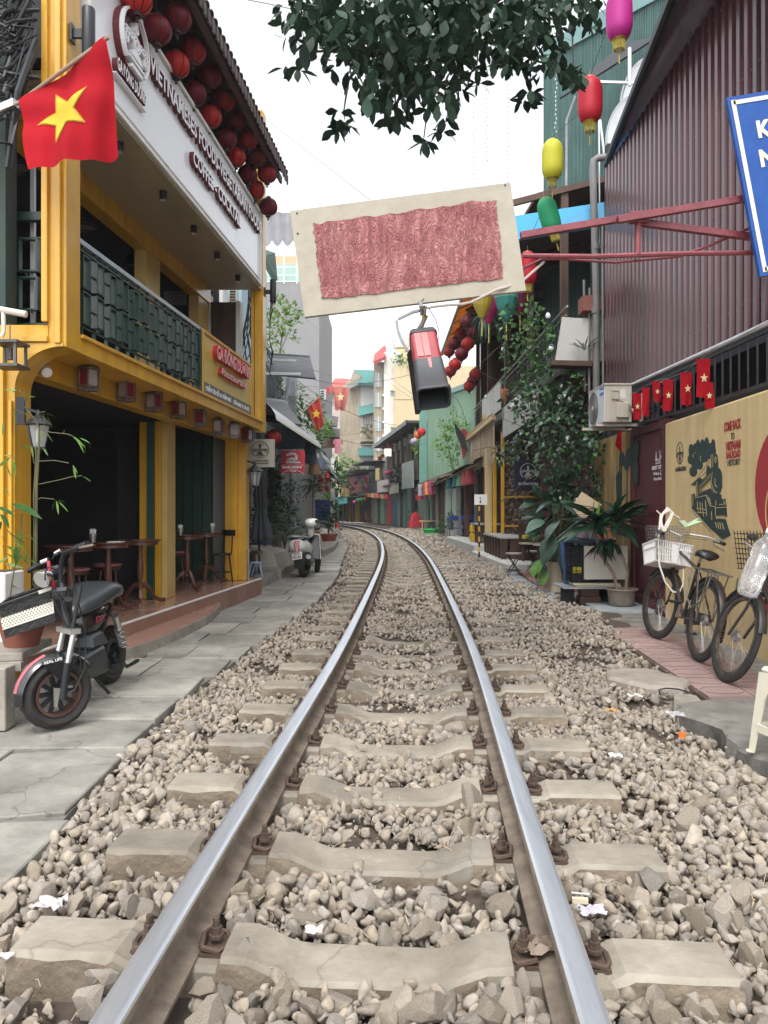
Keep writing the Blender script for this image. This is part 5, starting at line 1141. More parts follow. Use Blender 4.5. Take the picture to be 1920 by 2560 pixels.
text('REAL LIFE',frame(cF+nF*.069+tF*.10+UP*.188,(-tF+UP*.12),UP),.016,.105,'mudguard_lettering',WF,MP,ext=.001,bold=.03)
b=B();b.prism([(-.018,-.06),(.0,-.065),(.018,.04),(-.02,.05)],frame(cF+nF*.072+tF*.03,-tF,UP),.008);b.build('brake_arm',SIL,MP)
b=B();b.tube([cF+nF*.07+UP*.0,cF+nF*.10-tF*.06+UP*.02,cF+nF*.11-tF*.12+UP*.14,cF+nF*.09-tF*.13+UP*.35,hd+UP*.2-tF*.05,hd+UP*.42],.004,5);b.build('brake_cable',BLK,MP,smooth=True)
# handlebar
b=B();hb_=top_
b.tube([hb_,Zm(690,420,4.42),Zm(700,250,4.42),Zm(735,110,4.4),Zm(860,50,4.36),Zm(1010,5,4.3)],.014,8);b.tube([hb_+V((-.05,0,0)),Zm(600,460,4.45),Zm(575,260,4.48),Zm(540,200,4.5),Zm(440,250,4.5),Zm(330,310,4.5)],.013,8);b.build('handlebar',BLKM,MP,smooth=True)
b=B();b.tube([Zm(880,50,4.35),Zm(1010,-2,4.3)],.021,10);b.tube([Zm(430,255,4.5),Zm(320,312,4.5)],.016,8);b.build('grip',BLK,MP,smooth=True)
b=B();b.tube([Zm(920,40,4.3),Zm(1060,10,4.22)],.008,6);b.tube([Zm(640,110,4.36),Zm(705,70,4.35)],.013,8);b.tube([Zm(480,210,4.46),Zm(560,180,4.45)],.015,8);b.build('chrome_lever',CHR,MP,smooth=True)
b=B();b.tube([Zm(560,200,4.4),Zm(568,300,4.38),Zm(600,420,4.38),Zm(630,520,4.4)],.011,8);b.build('red_cable',mat('red_cable',(.32,.012,.03),.3),MP,smooth=True)
b=B()
for q in([(600,170),(640,110),(690,90)],[(560,260),(520,330),(520,420)],[(700,640),(740,760),(900,1100),(935,1400),(880,1640)],[(620,600),(660,750),(800,1000)],[(660,560),(780,800),(830,1080)]):b.tube([Zm(x,y,4.3)for x,y in q],.0045,5)
b.build('cable',BLK,MP,smooth=True)
hp=Zm(475,410,4.34);b=B();b.lathe([(.052,.0),(.056,.015),(.045,.055),(.02,.075)],18,Matrix.Translation(hp)@V((.25,1,.35)).to_track_quat('Z','Y').to_matrix().to_4x4());b.build('headlight',CHR,MP,smooth=True)
b=B();b.lathe([(.046,-.004),(.046,.004)],18,Matrix.Translation(hp)@V((.25,1,.35)).to_track_quat('Z','Y').to_matrix().to_4x4());b.build('headlight_glass',mat('lamp_glass',(.30,.30,.28),.08,coat=1),MP)
b=B();b.mbox(frame(Zm(600,330,4.5),(1,.2,.3),(0,1,0)),.14,.1,.07);b.build('speedometer',PK,MP,bevel=.02)
b=B();b.mbox(frame(Zm(715,575,4.4),(1,.1,.08),(0,1,0)),.12,.10,.085);b.build('front_box',PK,MP,bevel=.02)
# seat as a lofted form, body, battery case
def section_loft(b,secs,n=14):
    vs=[]
    for(x,y,z,w,h)in secs:
        for j in range(n):
            a=2*pi*j/n;hx=h*(1 if sin(a)>0 else .75);ca,sa=cos(a),sin(a)
            vs.append(V((x,y,z))+sr*(w*abs(ca)**.75*(1 if ca>0 else-1))+UP*(hx*abs(sa)**.8*(1 if sa>0 else-1)))
    k=len(secs);return b.add(vs,[(i*n+j,i*n+(j+1)%n,(i+1)*n+(j+1)%n,(i+1)*n+j)for i in range(k-1)for j in range(n)]+[tuple(range(n))[::-1],tuple(range((k-1)*n,k*n))])
sr=V((.995,.1,0));s0=V((-2.03,4.84,.60));
b=B();section_loft(b,[(-2.045,4.76,.585,.03,.02),(-2.04,4.80,.60,.09,.045),(-2.03,4.9,.63,.13,.065),(-2.02,5.02,.665,.16,.075),(-2.01,5.14,.69,.168,.08),(-2.0,5.24,.69,.155,.07),(-2.0,5.31,.665,.10,.035)]);b.build('seat',mat('seat_vinyl',(.028,.033,.038),.33,var=.15,coat=.2),MP,smooth='all')
b=B();section_loft(b,[(-2.035,4.84,.5,.06,.09),(-2.03,4.95,.49,.085,.12),(-2.01,5.15,.49,.085,.12),(-2.0,5.25,.53,.05,.06)]);b.build('underseat_body',PK,MP,smooth='all')
M=frame((-1.943,5.19,.47),(-.1,-1,0),(0,0,1))
M=frame((-1.940,4.98,.50),(.04,1,0),(0,0,1));text('EXC',M,.045,.16,'body_lettering',[mat('decal_red',(.35,.05,.06),.3),mat('decal_red',(.35,.05,.06),.3)],MP,ext=.004,bold=.03)
b=B();b.hexa([(-2.06,4.62,.17),(-1.90,4.58,.17),(-1.86,5.02,.17),(-2.06,5.05,.17),(-2.05,4.64,.33),(-1.92,4.61,.31),(-1.88,5.0,.35),(-2.04,5.05,.36)]);b.build('battery_case',mat('battery_plastic',(.03,.034,.036),.3,var=.1,coat=.2),MP,bevel=.014)
b=B();b.hexa([(-2.05,4.84,.35),(-1.90,4.84,.35),(-1.88,5.08,.35),(-2.04,5.08,.35),(-2.02,4.88,.43),(-1.93,4.88,.43),(-1.92,5.06,.44),(-2.01,5.06,.44)]);b.build('battery_cover',GBK,MP,bevel=.015)
b=B();b.tube([hd+UP*.18,V((-1.98,4.62,.30)),V((-1.98,4.75,.20)),V((-1.98,5.1,.2)),cR+V((.0,-.1,.02))],.024,8);b.tube([V((-1.93,5.0,.36)),V((-1.93,5.24,.60))],.012,6);b.tube([V((-2.0,4.9,.38)),V((-2.02,4.86,.55))],.012,6);b.build('frame_tube',BLKM,MP,smooth=True)
b=B();p0,p1=V((-1.89,5.20,.52)),V((-1.885,5.36,.27));b.tube([p0,p0.lerp(p1,.4)],.024,10);b.build('shock_body',SIL,MP,smooth=True)
b=B();q=[p0.lerp(p1,.35+.6*i/60)+V((.026*cos(i*.95),.0,.026*sin(i*.95)*.6))+V((0,.026*sin(i*.95)*.8,0))for i in range(61)];b.tube(q,.005,5);b.build('shock_spring',SIL,MP,smooth=True)
b=B();n=10;vs=[]
for i in range(n+1):
    a=radians(20)+radians(150)*i/n
    for s_ in(-1,0,1):vs.append(cR+V((.057*s_,cos(a)*(.222-.012*abs(s_)),sin(a)*(.222-.012*abs(s_)))))
b.add(vs,[(i*3+j,(i+1)*3+j,(i+1)*3+j+1,i*3+j+1)for i in range(n)for j in(0,1)]);b.build('rear_mudguard',PK,MP,smooth='all')
b=B();b.tube([V((-1.9,5.2,.22)),V((-1.84,5.3,.14)),V((-1.80,5.42,.16))],.014,6);b.mbox(frame((-1.83,5.1,.19),(1,0,.1),(0,1,0)),.09,.05,.02);b.tube([V((-1.92,4.9,.16)),V((-1.85,4.98,.03))],.011,6);b.build('foot_peg',BLKM,MP)
# woven basket
BK=thing('woven_basket','black woven basket with a white dotted band tied to the front of the moped','basket',Zm(300,800,4.45))
f00,f10,f11,f01=Zm(60,1090,4.32),Zm(640,890,4.42),Zm(600,500,4.42),Zm(-20,720,4.30);bkv=V((-.05,.24,.02))
BW=mat('black_woven_plastic',(.014,.013,.013),.5,var=.4,sc=25,bump=.8,bsc=60);WW=mat('white_woven_plastic',(.70,.66,.58),.5,var=.08)
b=B();i_=V((0,.02,.0));b.hexa([f00,f10,f10+bkv,f00+bkv,f01,f11,f11+bkv,f01+bkv]);b.f=[f for f in b.f if f!=[4,5,6,7]];b.m=b.m[:len(b.f)]
b.plate(f00+V((.02,.05,.10)),f10+V((-.02,.05,.10)),f10+bkv+V((-.02,-.03,.10)),f00+bkv+V((.02,-.03,.10)),.01);b.build('basket_side',BW,BK)
fq=lambda u,v:f00.lerp(f10,u).lerp(f01.lerp(f11,u),v)+V((0,-.006,0))
b=B();b.plate(fq(0,.27),fq(1,.25),fq(1,.60),fq(0,.62),.004);b.build('white_band',WW,BK)
b=B()
for r_ in range(5):
    for k_ in range(17):
        u=(k_+.5*(r_%2))/17+.01;v=.32+.065*r_;
        if u<.98:b.plate(fq(u,v)+V((0,-.002,0)),fq(u+.02,v)+V((0,-.002,0)),fq(u+.02,v+.028)+V((0,-.002,0)),fq(u,v+.028)+V((0,-.002,0)),.002)
o_=b.build('woven_hole',BLK,BK);o_['kind']='stuff'
b=B();b.tube([f01,f11,f11+bkv,f01+bkv,f01],.011,6);b.build('basket_rim',BW,BK);b=B();b.bar(fq(.75,.99),fq(1,.99),.012,.02);b.build('rim_white',WW,BK)
# bench, pot, plants at the left edge
BN=thing('stone_bench','grey stone bench slab on a square leg at the left edge behind the moped wheel','bench',(-2.3,4.35,0));b=B()
b.hexa([(-3.2,4.25,.36),(-2.16,4.42,.36),(-2.22,4.95,.36),(-3.2,4.8,.36),(-3.2,4.25,.41),(-2.16,4.42,.41),(-2.22,4.95,.41),(-3.2,4.8,.41)]);b.build('bench_slab',CONC,BN,bevel=.006);b=B();b.box(-2.30,-2.16,4.22,4.34,0,.36);b.build('bench_leg',CONC,BN,bevel=.005);b=B();b.bar((-3.2,4.26,.335),(-2.15,4.40,.335),.05,.05);b.build('bench_rail',CONC,BN)
POT=mat('terracotta_pot',(.20,.065,.04),.7,var=.2,bump=.2)
fp=thing('flower_pot','brown clay pot standing on the stone bench behind the woven basket','flower pot',(-2.30,4.66,.41));b=B();b.lathe([(.10,0),(.15,.19),(.165,.19),(.165,.225),(.14,.225),(.13,.15),(.0,.15)],24,Matrix.Translation((-2.28,4.66,.41)),cap=False);b.build('pot_body',POT,fp,smooth=True)
wp_=thing('flower_pot','white planter at the left edge holding the bamboo','flower pot',(-2.6,4.9,.41));b=B();b.box(-2.80,-2.43,4.74,5.0,.41,.86);b.build('pot_body',WHT,wp_,bevel=.01);b=B();b.box(-2.785,-2.445,4.755,4.985,.80,.862);b.build('soil',SOIL,wp_)
# bamboo
BMB=mat('bamboo_leaf',(.13,.26,.05),.45,var=.3,rnd='object',rv=.35,two=.3);STEM=mat('bamboo_stem',(.09,.085,.035),.6,var=.3)
BA=thing('bamboo_plant','slender bamboo with narrow bright leaves in front of the yellow arch column','plant',(-2.5,4.95,.86))
Zp=lambda x,y,D=4.85:P(x/4.424,900+y/4.424,D)
b=B();b.tube([Zp(395,2600,4.95),Zp(400,2000),Zp(405,1400),Zp(430,1000),Zp(435,760),Zp(380,650),Zp(265,505)],[.009,.009,.008,.008,.007,.005,.003],6);b.tube([Zp(370,2500,4.95),Zp(380,1900),Zp(375,1500),Zp(400,1100),Zp(395,950)],.006,6);b.tube([Zp(100,2700,4.8),Zp(160,2300),Zp(220,2050),Zp(240,1700)],.004,5)
tw=[[(430,760),(560,800),(750,820),(800,840)],[(430,1120),(600,1110),(760,1140)],[(430,1375),(640,1330),(800,1290),(900,1280)],[(420,1540),(460,1525),(600,1540)],[(380,650),(440,580),(500,570)],[(300,560),(270,400),(210,330)],[(360,640),(200,560),(130,540)],[(380,1150),(340,960),(230,950)],[(60,1700),(200,1650)],[(240,2050),(150,1950),(80,1880)],[(120,2350),(60,2150),(30,2050)],[(30,1050),(120,1060),(160,1080)]]
for t in tw:b.tube([Zp(x,y,4.84)for x,y in t],.0028,5)
b.build('cane',STEM,BA,smooth=True)
bl=leaf_mesh(BMB,w=.17,fold=.05,droop=.12,segs=4)
LV=[(470,570,20,90,.075),(500,590,250,60,.068),(510,610,100,170,.07),(480,770,150,180,.07),(440,780,20,100,.05),(800,840,120,100,.075),(830,850,160,190,.09),(880,860,150,60,.055),(920,880,60,150,.07),(950,900,90,100,.05),(800,1160,80,90,.05),(810,1165,30,190,.06),(900,1285,100,40,.05),(930,1290,90,60,.04),
 (610,1545,-30,100,.055),(620,1550,30,160,.065),(640,1560,110,110,.065),(630,1545,100,25,.045),(150,560,-130,110,.075),(160,570,50,180,.075),(40,680,-10,160,.065),(50,670,60,100,.045),(190,340,-150,-20,.06),(190,340,-70,10,.03),(300,400,80,5,.035),(350,950,-100,30,.05),(345,950,30,140,.055),(340,945,-140,-5,.05),(120,1070,-130,120,.08),(130,1080,70,190,.09),(60,1150,80,160,.07),(110,1060,-110,-20,.04),
 (480,980,40,50,.04),(450,970,60,20,.035),(100,1920,150,90,.085),(180,1880,70,140,.085),(280,1910,90,80,.055),(60,2050,180,100,.09),(240,2060,110,180,.085),(140,2000,170,120,.08),(30,2120,160,90,.08),(200,2150,120,100,.08),(0,1950,80,30,.04),(100,2170,-100,70,.07),(240,2150,-60,110,.07),(60,2250,150,30,.08),(160,2300,-90,-60,.05),(260,2250,60,-90,.06),(90,2380,-60,90,.07),(320,2200,90,60,.06),(40,2450,120,60,.08),(30,1400,40,50,.05),(700,820,20,-60,.02)]
for x,y,dx,dy,L in LV:
    p=Zp(x,y,4.83);d=Zp(x+dx,y+dy,4.83)-p;d.y=random.uniform(-.3,.3)*d.length;inst('leaf',bl,BA,p-V(BA['_o']),dir_euler(d,random.uniform(-1.2,1.2)),L*1.5)
BL2=mat('broad_green_leaf',(.055,.15,.035),.35,var=.25,rnd='object',rv=.3,two=.25,coat=.2);bl2=leaf_mesh(BL2,w=.36,fold=.08,droop=.2,segs=4)
for x,y,dx,dy,L in((120,1585,340,110,.20),(0,1700,70,80,.1),(170,2050,30,200,.12),(-40,1620,200,70,.12),(20,1780,-60,120,.1)):
    p=Zp(x,y,4.8);d=Zp(x+dx,y+dy,4.8)-p;inst('leaf',bl2,BA,p-V(BA['_o']),dir_euler(d,.4),L*1.1)
# carriage lamps
def carriage_lamp(lab,p,s=1):
    r=thing('carriage_lamp',lab,'wall lamp',p);T=Matrix.Translation(V(p))@Matrix.Scale(s,4);b=B()
    b.lathe([(.03,-.02),(.11,.02),(.07,.06),(.02,.10),(.008,.14)],8,T);b.lathe([(.02,-.19),(.05,-.17),(.05,-.16)],8,T);b.bar(T@V((0,0,.12)),T@V((-.14,0,.16)),.02*s);b.bar(T@V((-.14,0,.24)),T@V((-.14,0,.02)),.07*s,.03*s)
    for i in range(6):a=2*pi*i/6;b.bar(T@V((.092*cos(a),.092*sin(a),.015)),T@V((.052*cos(a),.052*sin(a),-.16)),.007*s)
    b.build('lamp_frame',BLK,r);b=B();b.lathe([(.048,-.16),(.088,.012)],8,T,cap=False);b.build('lamp_glass',mat('clear_lamp_glass',(.6,.6,.58),.12,alpha=.45),r);b=B();b.lathe([(.018,-.12),(.02,-.02)],8,T);b.build('bulb',mat('bulb_white',(.75,.75,.72),.4),r)
carriage_lamp('black carriage lamp on the arched yellow column behind the bamboo',P(96,1068,5.05),.85)
carriage_lamp('black carriage lamp on the last yellow column below the round cafe sign',P(637,1182,10.75),1.15)
spk=thing('floodlight','small round white speaker under the soffit beside the arch','speaker',P(120,927,5.5));b=B();b.lathe([(.03,0),(.04,.02),(.038,.07),(.02,.075)],14,Matrix.Translation(P(112,922,5.5))@V((.5,-.6,-.5)).to_track_quat('Z','Y').to_matrix().to_4x4());b.build('speaker_body',WHT,spk,smooth=True)
# ---------------------------------------------------------------- cafe furniture
PT=thing('pedestal_table','','table');Ht=.70;b=B();b.lathe([(.20,Ht-.022),(.215,Ht-.012),(.215,Ht),(.0,Ht)],28);b.lathe([(.19,Ht-.055),(.19,Ht-.022)],24);b.build('table_top',WOODR,PT,smooth=True)
b=B();b.lathe([(.045,.18),(.035,.22),(.02,.24),(.026,.27),(.036,.34),(.036,.44),(.026,.50),(.032,.52),(.024,.56),(.03,.64),(.05,Ht-.05)],14);b.build('turned_column',WOODR,PT,smooth=True)
for i in range(3):
    a=2*pi*i/3+.5;u=V((cos(a),sin(a),0));b=B();pr=[(.02,.22,.05),(.07,.21,.06),(.13,.14,.055),(.18,.06,.05),(.25,.03,.045),(.30,.025,.04)];vs=[]
    w_=u.cross(UP)*.018
    for r_,z_,h_ in pr:c_=u*r_+UP*z_;vs+=[c_-w_-UP*h_/2,c_+w_-UP*h_/2,c_+w_+UP*h_/2,c_-w_+UP*h_/2]
    b.add(vs,[(k*4+j,k*4+(j+1)%4,(k+1)*4+(j+1)%4,(k+1)*4+j)for k in range(5)for j in range(4)]+[(0,1,2,3),(23,22,21,20)]);b.build('foot',WOODR,PT,bevel=.005)
ST=Stamp(PT)
for i,(x,y,w)in enumerate(((-2.86,6.75,'nearest the moped'),(-2.74,7.35,'with a cup of paper napkins, left of the green post'),(-2.62,7.95,'in front of the yellow and green post'),(-2.50,9.4,'with napkin cup, right of the yellow and green post'),(-2.46,10.25,'beside the black bar chair at the far end'))):
    ST.put((x,y,.24),(0,0,random.uniform(0,1)),label='dark round pedestal table '+w,group='round pedestal tables on the terrace')
NC=thing('napkin_cup','','cup');b=B();b.lathe([(.026,0),(.036,.085),(.033,.085),(.024,.004)],16,cap=False);b.lathe([(.026,0),(.026,.003)],16);b.build('metal_cup',ALU,NC,smooth=True);b=B()
for i in range(9):a=2*pi*i/9;b.mbox(Matrix.Translation((.014*cos(a),.014*sin(a),.085+.006*(i%3)))@Euler((.3*cos(a),.3*sin(a),a)).to_matrix().to_4x4(),.026,.005,.07)
b.build('paper_napkin',mat('napkin_white',(.80,.80,.78),.8),NC);ST=Stamp(NC)
for p_,w in((P(232,1362,7.3),'leftmost, above the moped seat'),(P(451,1340,9.25),'in the middle, right of the yellow posts'),(P(531,1334,10.2),'farthest, beside the bar chair')):ST.put((p_.x,p_.y,.94),label='metal cup of white paper napkins, '+w,group='napkin cups')
CUS=mat('red_floral_cushion',(.26,.03,.05),.8,c2=(.45,.22,.22),sc=22)
def stool(lab,x,y,rot,back=False,cushion=True,h=.41):
    r=thing('bar_chair' if back else 'wooden_stool',lab,'chair' if back else 'stool',(x,y,.24));T=Matrix.Translation((x,y,.24))@Matrix.Rotation(rot,4,'Z');m=BLKM if back else WOODD
    b=B();b.lathe([(.13,h-.03),(.14,h-.02),(.14,h),(.0,h)],20,T,sx=1,sy=1);b.build('seat',m,r,smooth=True)
    for i in range(4):a=pi/4+pi/2*i;b=B();b.tube([T@V((.10*cos(a),.10*sin(a),h-.02)),T@V((.15*cos(a),.15*sin(a),0))],.012,8);b.build('leg',m,r,smooth=True)
    b=B();b.ring(T@Matrix.Translation((0,0,.14)),.118,.132,.012,20);b.build('foot_ring',m,r)
    if cushion:b=B();b.lathe([(.12,h),(.145,h+.015),(.14,h+.035),(.0,h+.042)],20,T);b.build('cushion',CUS,r,smooth=True)
    if back:
        b=B();b.tube([T@V((-.09,.10,h)),T@V((-.08,.13,h+.27))],.009,6);b.tube([T@V((.09,.10,h)),T@V((.08,.13,h+.27))],.009,6);b.build('back_post',m,r);b=B();q=[T@V((.14*sin(t),.13-.03*cos(t*1.3),h+.24))for t in np.linspace(-1.1,1.1,9)]
        b.add([p for v in q for p in(v,v+UP*.085,v+UP*.085+T.to_3x3()@V((0,.015,0)),v+T.to_3x3()@V((0,.015,0)))],[(i*4+j,i*4+(j+1)%4,(i+1)*4+(j+1)%4,(i+1)*4+j)for i in range(8)for j in range(4)]+[(0,1,2,3),(35,34,33,32)]);b.build('back_rail',m,r,smooth=True)
stool('black bar chair with curved back rail at the far end of the terrace',-2.27,10.35,-.6,True,False)
stool('stool with red floral cushion behind the moped handlebar',-3.05,7.3,0);stool('stool with red floral cushion between the first two pedestal tables',-2.95,7.9,.4)
stool('stool with red floral cushion just left of the green post',-2.98,9.2,.2);stool('stool with red floral cushion behind the table right of the yellow posts',-2.85,10.2,.1)
mu=thing('menu','white folded menu lying on the second pedestal table','menu',(-2.70,7.25,.94));b=B();b.hexa([(-2.70,7.2,.942),(-2.56,7.22,.942),(-2.58,7.38,.942),(-2.72,7.36,.942),(-2.70,7.2,.95),(-2.56,7.22,.95),(-2.58,7.38,.95),(-2.72,7.36,.95)]);b.build('menu_sheet',WHT,mu)
gp=thing('grab_post','short chrome post at the edge of the last yellow column','post',(-1.93,10.6,.24));b=B();b.tube([(-1.94,10.6,.24),(-1.94,10.6,.66)],.012,8);b.lathe([(.022,.655),(.022,.69)],10,Matrix.Translation((-1.94,10.6,0)));b.build('post_tube',SIL,gp,smooth=True)

# ================================================================ bicycles
def bicycle(lab,root,yaw,lean,hb_turn=0.,basket=None,rack=True,steer=0.):
    R=thing('bicycle',lab,'bicycle',(0,0,0),'old bicycles leaning on the mural wall');FRM=mat('bicycle_frame_paint',(.025,.03,.035),.4,.3,c2=(.07,.05,.04),sc=14)
    r=.335;rw=V((0,0,r));fwh=V((1.06,0,r));bb=V((.45,0,.29));st=V((.30,0,.78));hd_=V((.86,0,.86));hdl=V((.90,0,.70))
    for c,nm in((rw,'rear'),(fwh,'front')):
        ax_=V((sin(steer),cos(steer),0))if nm=='front' else V((0,1,0));wheel_parts(R,c,ax_,r,.036,mat('old_rim',(.20,.19,.17),.5,.7,c2=(.07,.05,.04),sc=12),30,.016,tread=False,disc=ALU)
    b=B();b.tube([bb,st],.014,8);b.tube([bb,hdl],.016,8);b.tube([st-V((.01,0,.06)),hd_],.014,8)
    for s in(-1,1):b.tube([bb+V((0,.03*s,0)),rw+V((0,.055*s,0))],.009,6);b.tube([st+V((-.01,.015*s,-.08)),rw+V((0,.055*s,0))],.008,6)
    b.tube([hdl-V((0,0,.02)),hd_+V((-.01,0,.03))],.018,8);b.build('frame',FRM,R,smooth=True)
    b=B();sv=V((cos(steer),-sin(steer),0));sn=V((sin(steer),cos(steer),0));fc=hdl+V((.015,0,-.04));b.mbox(frame(fc,sv,sn),.05,.11,.03)
    for s in(-1,1):b.tube([fc+sn*.05*s,fc+sn*.055*s+V((.03,0,-.12)),fwh+sn*.055*s],.010,6)
    b.build('fork',FRM,R,smooth=True)
    b=B();stem=hd_+V((-.03,0,.13));b.tube([hd_,stem],.012,8)
    for s in(-1,1):b.tube([stem,stem+sn*.10*s+sv*.04+V((0,0,.03)),stem+sn*.24*s+sv*-.04+V((0,0,.03)),stem+sn*.29*s-sv*.20+V((0,0,-.01))],.011,8)
    b.build('handlebar',CHR if hb_turn else ALU,R,smooth=True)
    for s in(-1,1):
        b=B();e0=stem+sn*.277*s-sv*.10+V((0,0,.008));e1=stem+sn*.295*s-sv*.22+V((0,0,-.012));b.tube([e0,e1],.017,8);b.build('grip',BLK,R,smooth=True)
        b=B();b.tube([e0+sv*.02,e0+sv*.03+V((0,0,-.04)),e1+V((0,0,-.06))],.006,6);b.build('brake_lever',SIL,R,smooth=True)
    b=B()
    for s_,(x,hw,z)in enumerate(((.12,.09,.86),)):
        secs=[(-.02+.12,.03,.83,.02),(.12,.085,.855,.035),(.18,.095,.86,.04),(.25,.07,.86,.035),(.34,.03,.855,.022),(.40,.015,.845,.015)]
        n=10;vs=[V((x_,w_*cos(2*pi*j/n),z_+h_*sin(2*pi*j/n)))for x_,w_,z_,h_ in secs for j in range(n)]
        b.add(vs,[(i*n+j,i*n+(j+1)%n,(i+1)*n+(j+1)%n,(i+1)*n+j)for i in range(5)for j in range(n)]+[tuple(range(n))[::-1],tuple(range(5*n,6*n))])
    b.build('saddle',BLK,R,smooth='all');b=B();b.tube([st,V((.27,0,.84))],.012,8);b.build('seat_post',SIL,R)
    for c,a0,a1,nm in((rw,radians(20),radians(200),'r'),(fwh,radians(40),radians(170),'f')):
        b=B();n=14;vs=[]
        fsn=sn if nm=='f' else V((0,1,0));fsv=sv if nm=='f' else V((1,0,0))
        for i in range(n+1):
            a=a0+(a1-a0)*i/n
            for w_,dr in((-.028,-.008),(0,.004),(.028,-.008)):vs.append(c+fsv*((r+.022+dr)*cos(a))+UP*((r+.022+dr)*sin(a))+fsn*w_)
        b.add(vs,[(i*3+j,(i+1)*3+j,(i+1)*3+j+1,i*3+j+1)for i in range(n)for j in(0,1)]);b.build('mudguard',FRM,R,smooth='all')
    b=B();M=frame(bb,(1,0,0),(0,0,1));b.ring(M@Matrix.Translation((0,0,.045)),.075,.088,.003,24);b.build('chainring',SIL,R)
    b=B();b.plate(V((.0,-.05,.30)),V((.52,-.05,.23)),V((.54,-.05,.37)),V((.0,-.05,.38)),.012);b.build('chain_case',FRM,R)
    for s,d in((1,1),(-1,-1)):
        b=B();c1=bb+V((.10*d,-.075*s,-.13*d));b.bar(bb+V((0,-.06*s,0)),c1,.02,.012);b.build('crank',SIL,R);b=B();b.mbox(Matrix.Translation(c1+V((0,-.05*s,0))),.09,.085,.022);b.build('pedal',BLK,R,bevel=.004)
    if rack:
        b=B()
        for y in(-.07,0,.07):b.tube([V((-.22,y,.72)),V((.22,y,.74))],.006,6)
        b.tube([V((-.22,-.07,.72)),V((-.22,.07,.72))],.006,6);b.tube([V((.2,-.07,.74)),V((.2,.07,.74))],.006,6)
        for s in(-1,1):
            b.tube([V((-.12,.08*s,.72)),rw+V((0,.065*s,0))],.006,6);b.tube([V((.08,.08*s,.73)),rw+V((0,.065*s,0))],.006,6)
            b.tube([V((-.24,.10*s,.72)),V((-.20,.12*s,.50)),V((-.02,.13*s,.42)),V((.14,.12*s,.50)),V((.20,.10*s,.73))],.007,6)
        b.build('rear_rack',mat('rack_metal',(.30,.29,.27),.5,.7,c2=(.10,.08,.06),sc=12),R,smooth=True)
    b=B();b.tube([rw+V((.05,-.06,0)),V((-.05,-.22,.012))],.009,6);b.build('kickstand',SIL,R)
    b=B()
    for s in(-1,1):b.tube([stem+sn*.26*s,stem+sn*.15*s+sv*.16+UP*.0,hd_+sv*.06-UP*.1,bb+V((.1,0,.2))],.0028,4)
    b.build('brake_cable',BLK,R)
    R.location=root;R.rotation_euler=Euler((lean,0,yaw));return R
B1=bicycle('old black bicycle with rear rack and white basket, leaning on the maroon door',V((2.51,5.93,.045)),atan2(1,.045),radians(9.5),rack=True,steer=radians(-10))
B2=bicycle('old bicycle with curved chrome handlebar and hanging water bottle, cut by the right edge',V((2.57,4.18,.045)),atan2(1,-.16),radians(16),hb_turn=1,rack=False,steer=radians(10))
bpy.context.view_layer.update()
def on(R,p):return R.matrix_world@V(p)
WPL=mat('white_basket_plastic',(.68,.67,.66),.5,var=.08)
BS_=thing('plastic_basket','white slatted plastic basket hanging on the front of the farther bicycle','basket',P(1672,1420,6.75))
b=B();c=P(1668,1388,6.8);T=Matrix.Translation(c)@Euler((radians(-14),radians(10),radians(8))).to_matrix().to_4x4();w,d,h=.36,.24,.19
for i in range(17):x=-w/2+w*i/16;b.bar(T@V((x*.9,-d/2*.88,-h/2)),T@V((x,-d/2,h/2)),.010,.004);b.bar(T@V((x*.9,d/2*.88,-h/2)),T@V((x,d/2,h/2)),.010,.004)
for i in range(11):y=-d/2+d*i/10;b.bar(T@V((-w/2*.9,y*.88,-h/2)),T@V((-w/2,y,h/2)),.010,.004);b.bar(T@V((w/2*.9,y*.88,-h/2)),T@V((w/2,y,h/2)),.010,.004)
o_=b.build('basket_slat',WPL,BS_);o_['kind']='stuff'
b=B()
for z,k in((h/2,1.0),(h/2-.06,.97),(-h/2,.9)):q=[T@V((sx*w/2*k,sy*d/2*k,z))for sx,sy in((-1,-1),(1,-1),(1,1),(-1,1),(-1,-1))];[b.bar(q[i],q[i+1],.014,.012)for i in range(4)]
b.plate(T@V((-w/2*.9,-d/2*.88,-h/2)),T@V((w/2*.9,-d/2*.88,-h/2)),T@V((w/2*.9,d/2*.88,-h/2)),T@V((-w/2*.9,d/2*.88,-h/2)),.004);b.plate(T@V((-.03,-d/2-.004,-h/2)),T@V((.03,-d/2-.004,-h/2)),T@V((.03,-d/2-.008,h/2-.02)),T@V((-.03,-d/2-.008,h/2-.02)),.004);b.build('basket_rim',WPL,BS_)
MB_=thing('mesh_basket','grey wire mesh basket standing behind the white plastic basket','basket',P(1660,1360,7.1));b=B();c=P(1668,1352,7.1)
for i in range(15):x=-.17+.34*i/14;b.bar(c+V((x*.8,-.1,-.14)),c+V((x,-.12,.14)),.003);b.bar(c+V((x*.8,.1,-.14)),c+V((x,.12,.14)),.003)
for j in range(11):z=-.14+.28*j/10;k=.8+.2*j/10;q=[c+V((sx*.17*k,sy*.12,z))for sx,sy in((-1,-1),(1,-1),(1,1),(-1,1),(-1,-1))];[b.bar(q[i],q[i+1],.003)for i in range(4)]
o_=b.build('basket_mesh',mat('grey_wire',(.25,.25,.26),.5,.5),MB_);o_['kind']='stuff'
Zc=lambda x,y,D=6.6:P(1560+x/3.686,1260+y/3.686,D)
RPm=mat('white_rope',(.78,.75,.68),.7);RO=thing('white_rope','loops of white rope tied round the basket handlebar of the farther bicycle','rope',Zc(350,100));b=B()
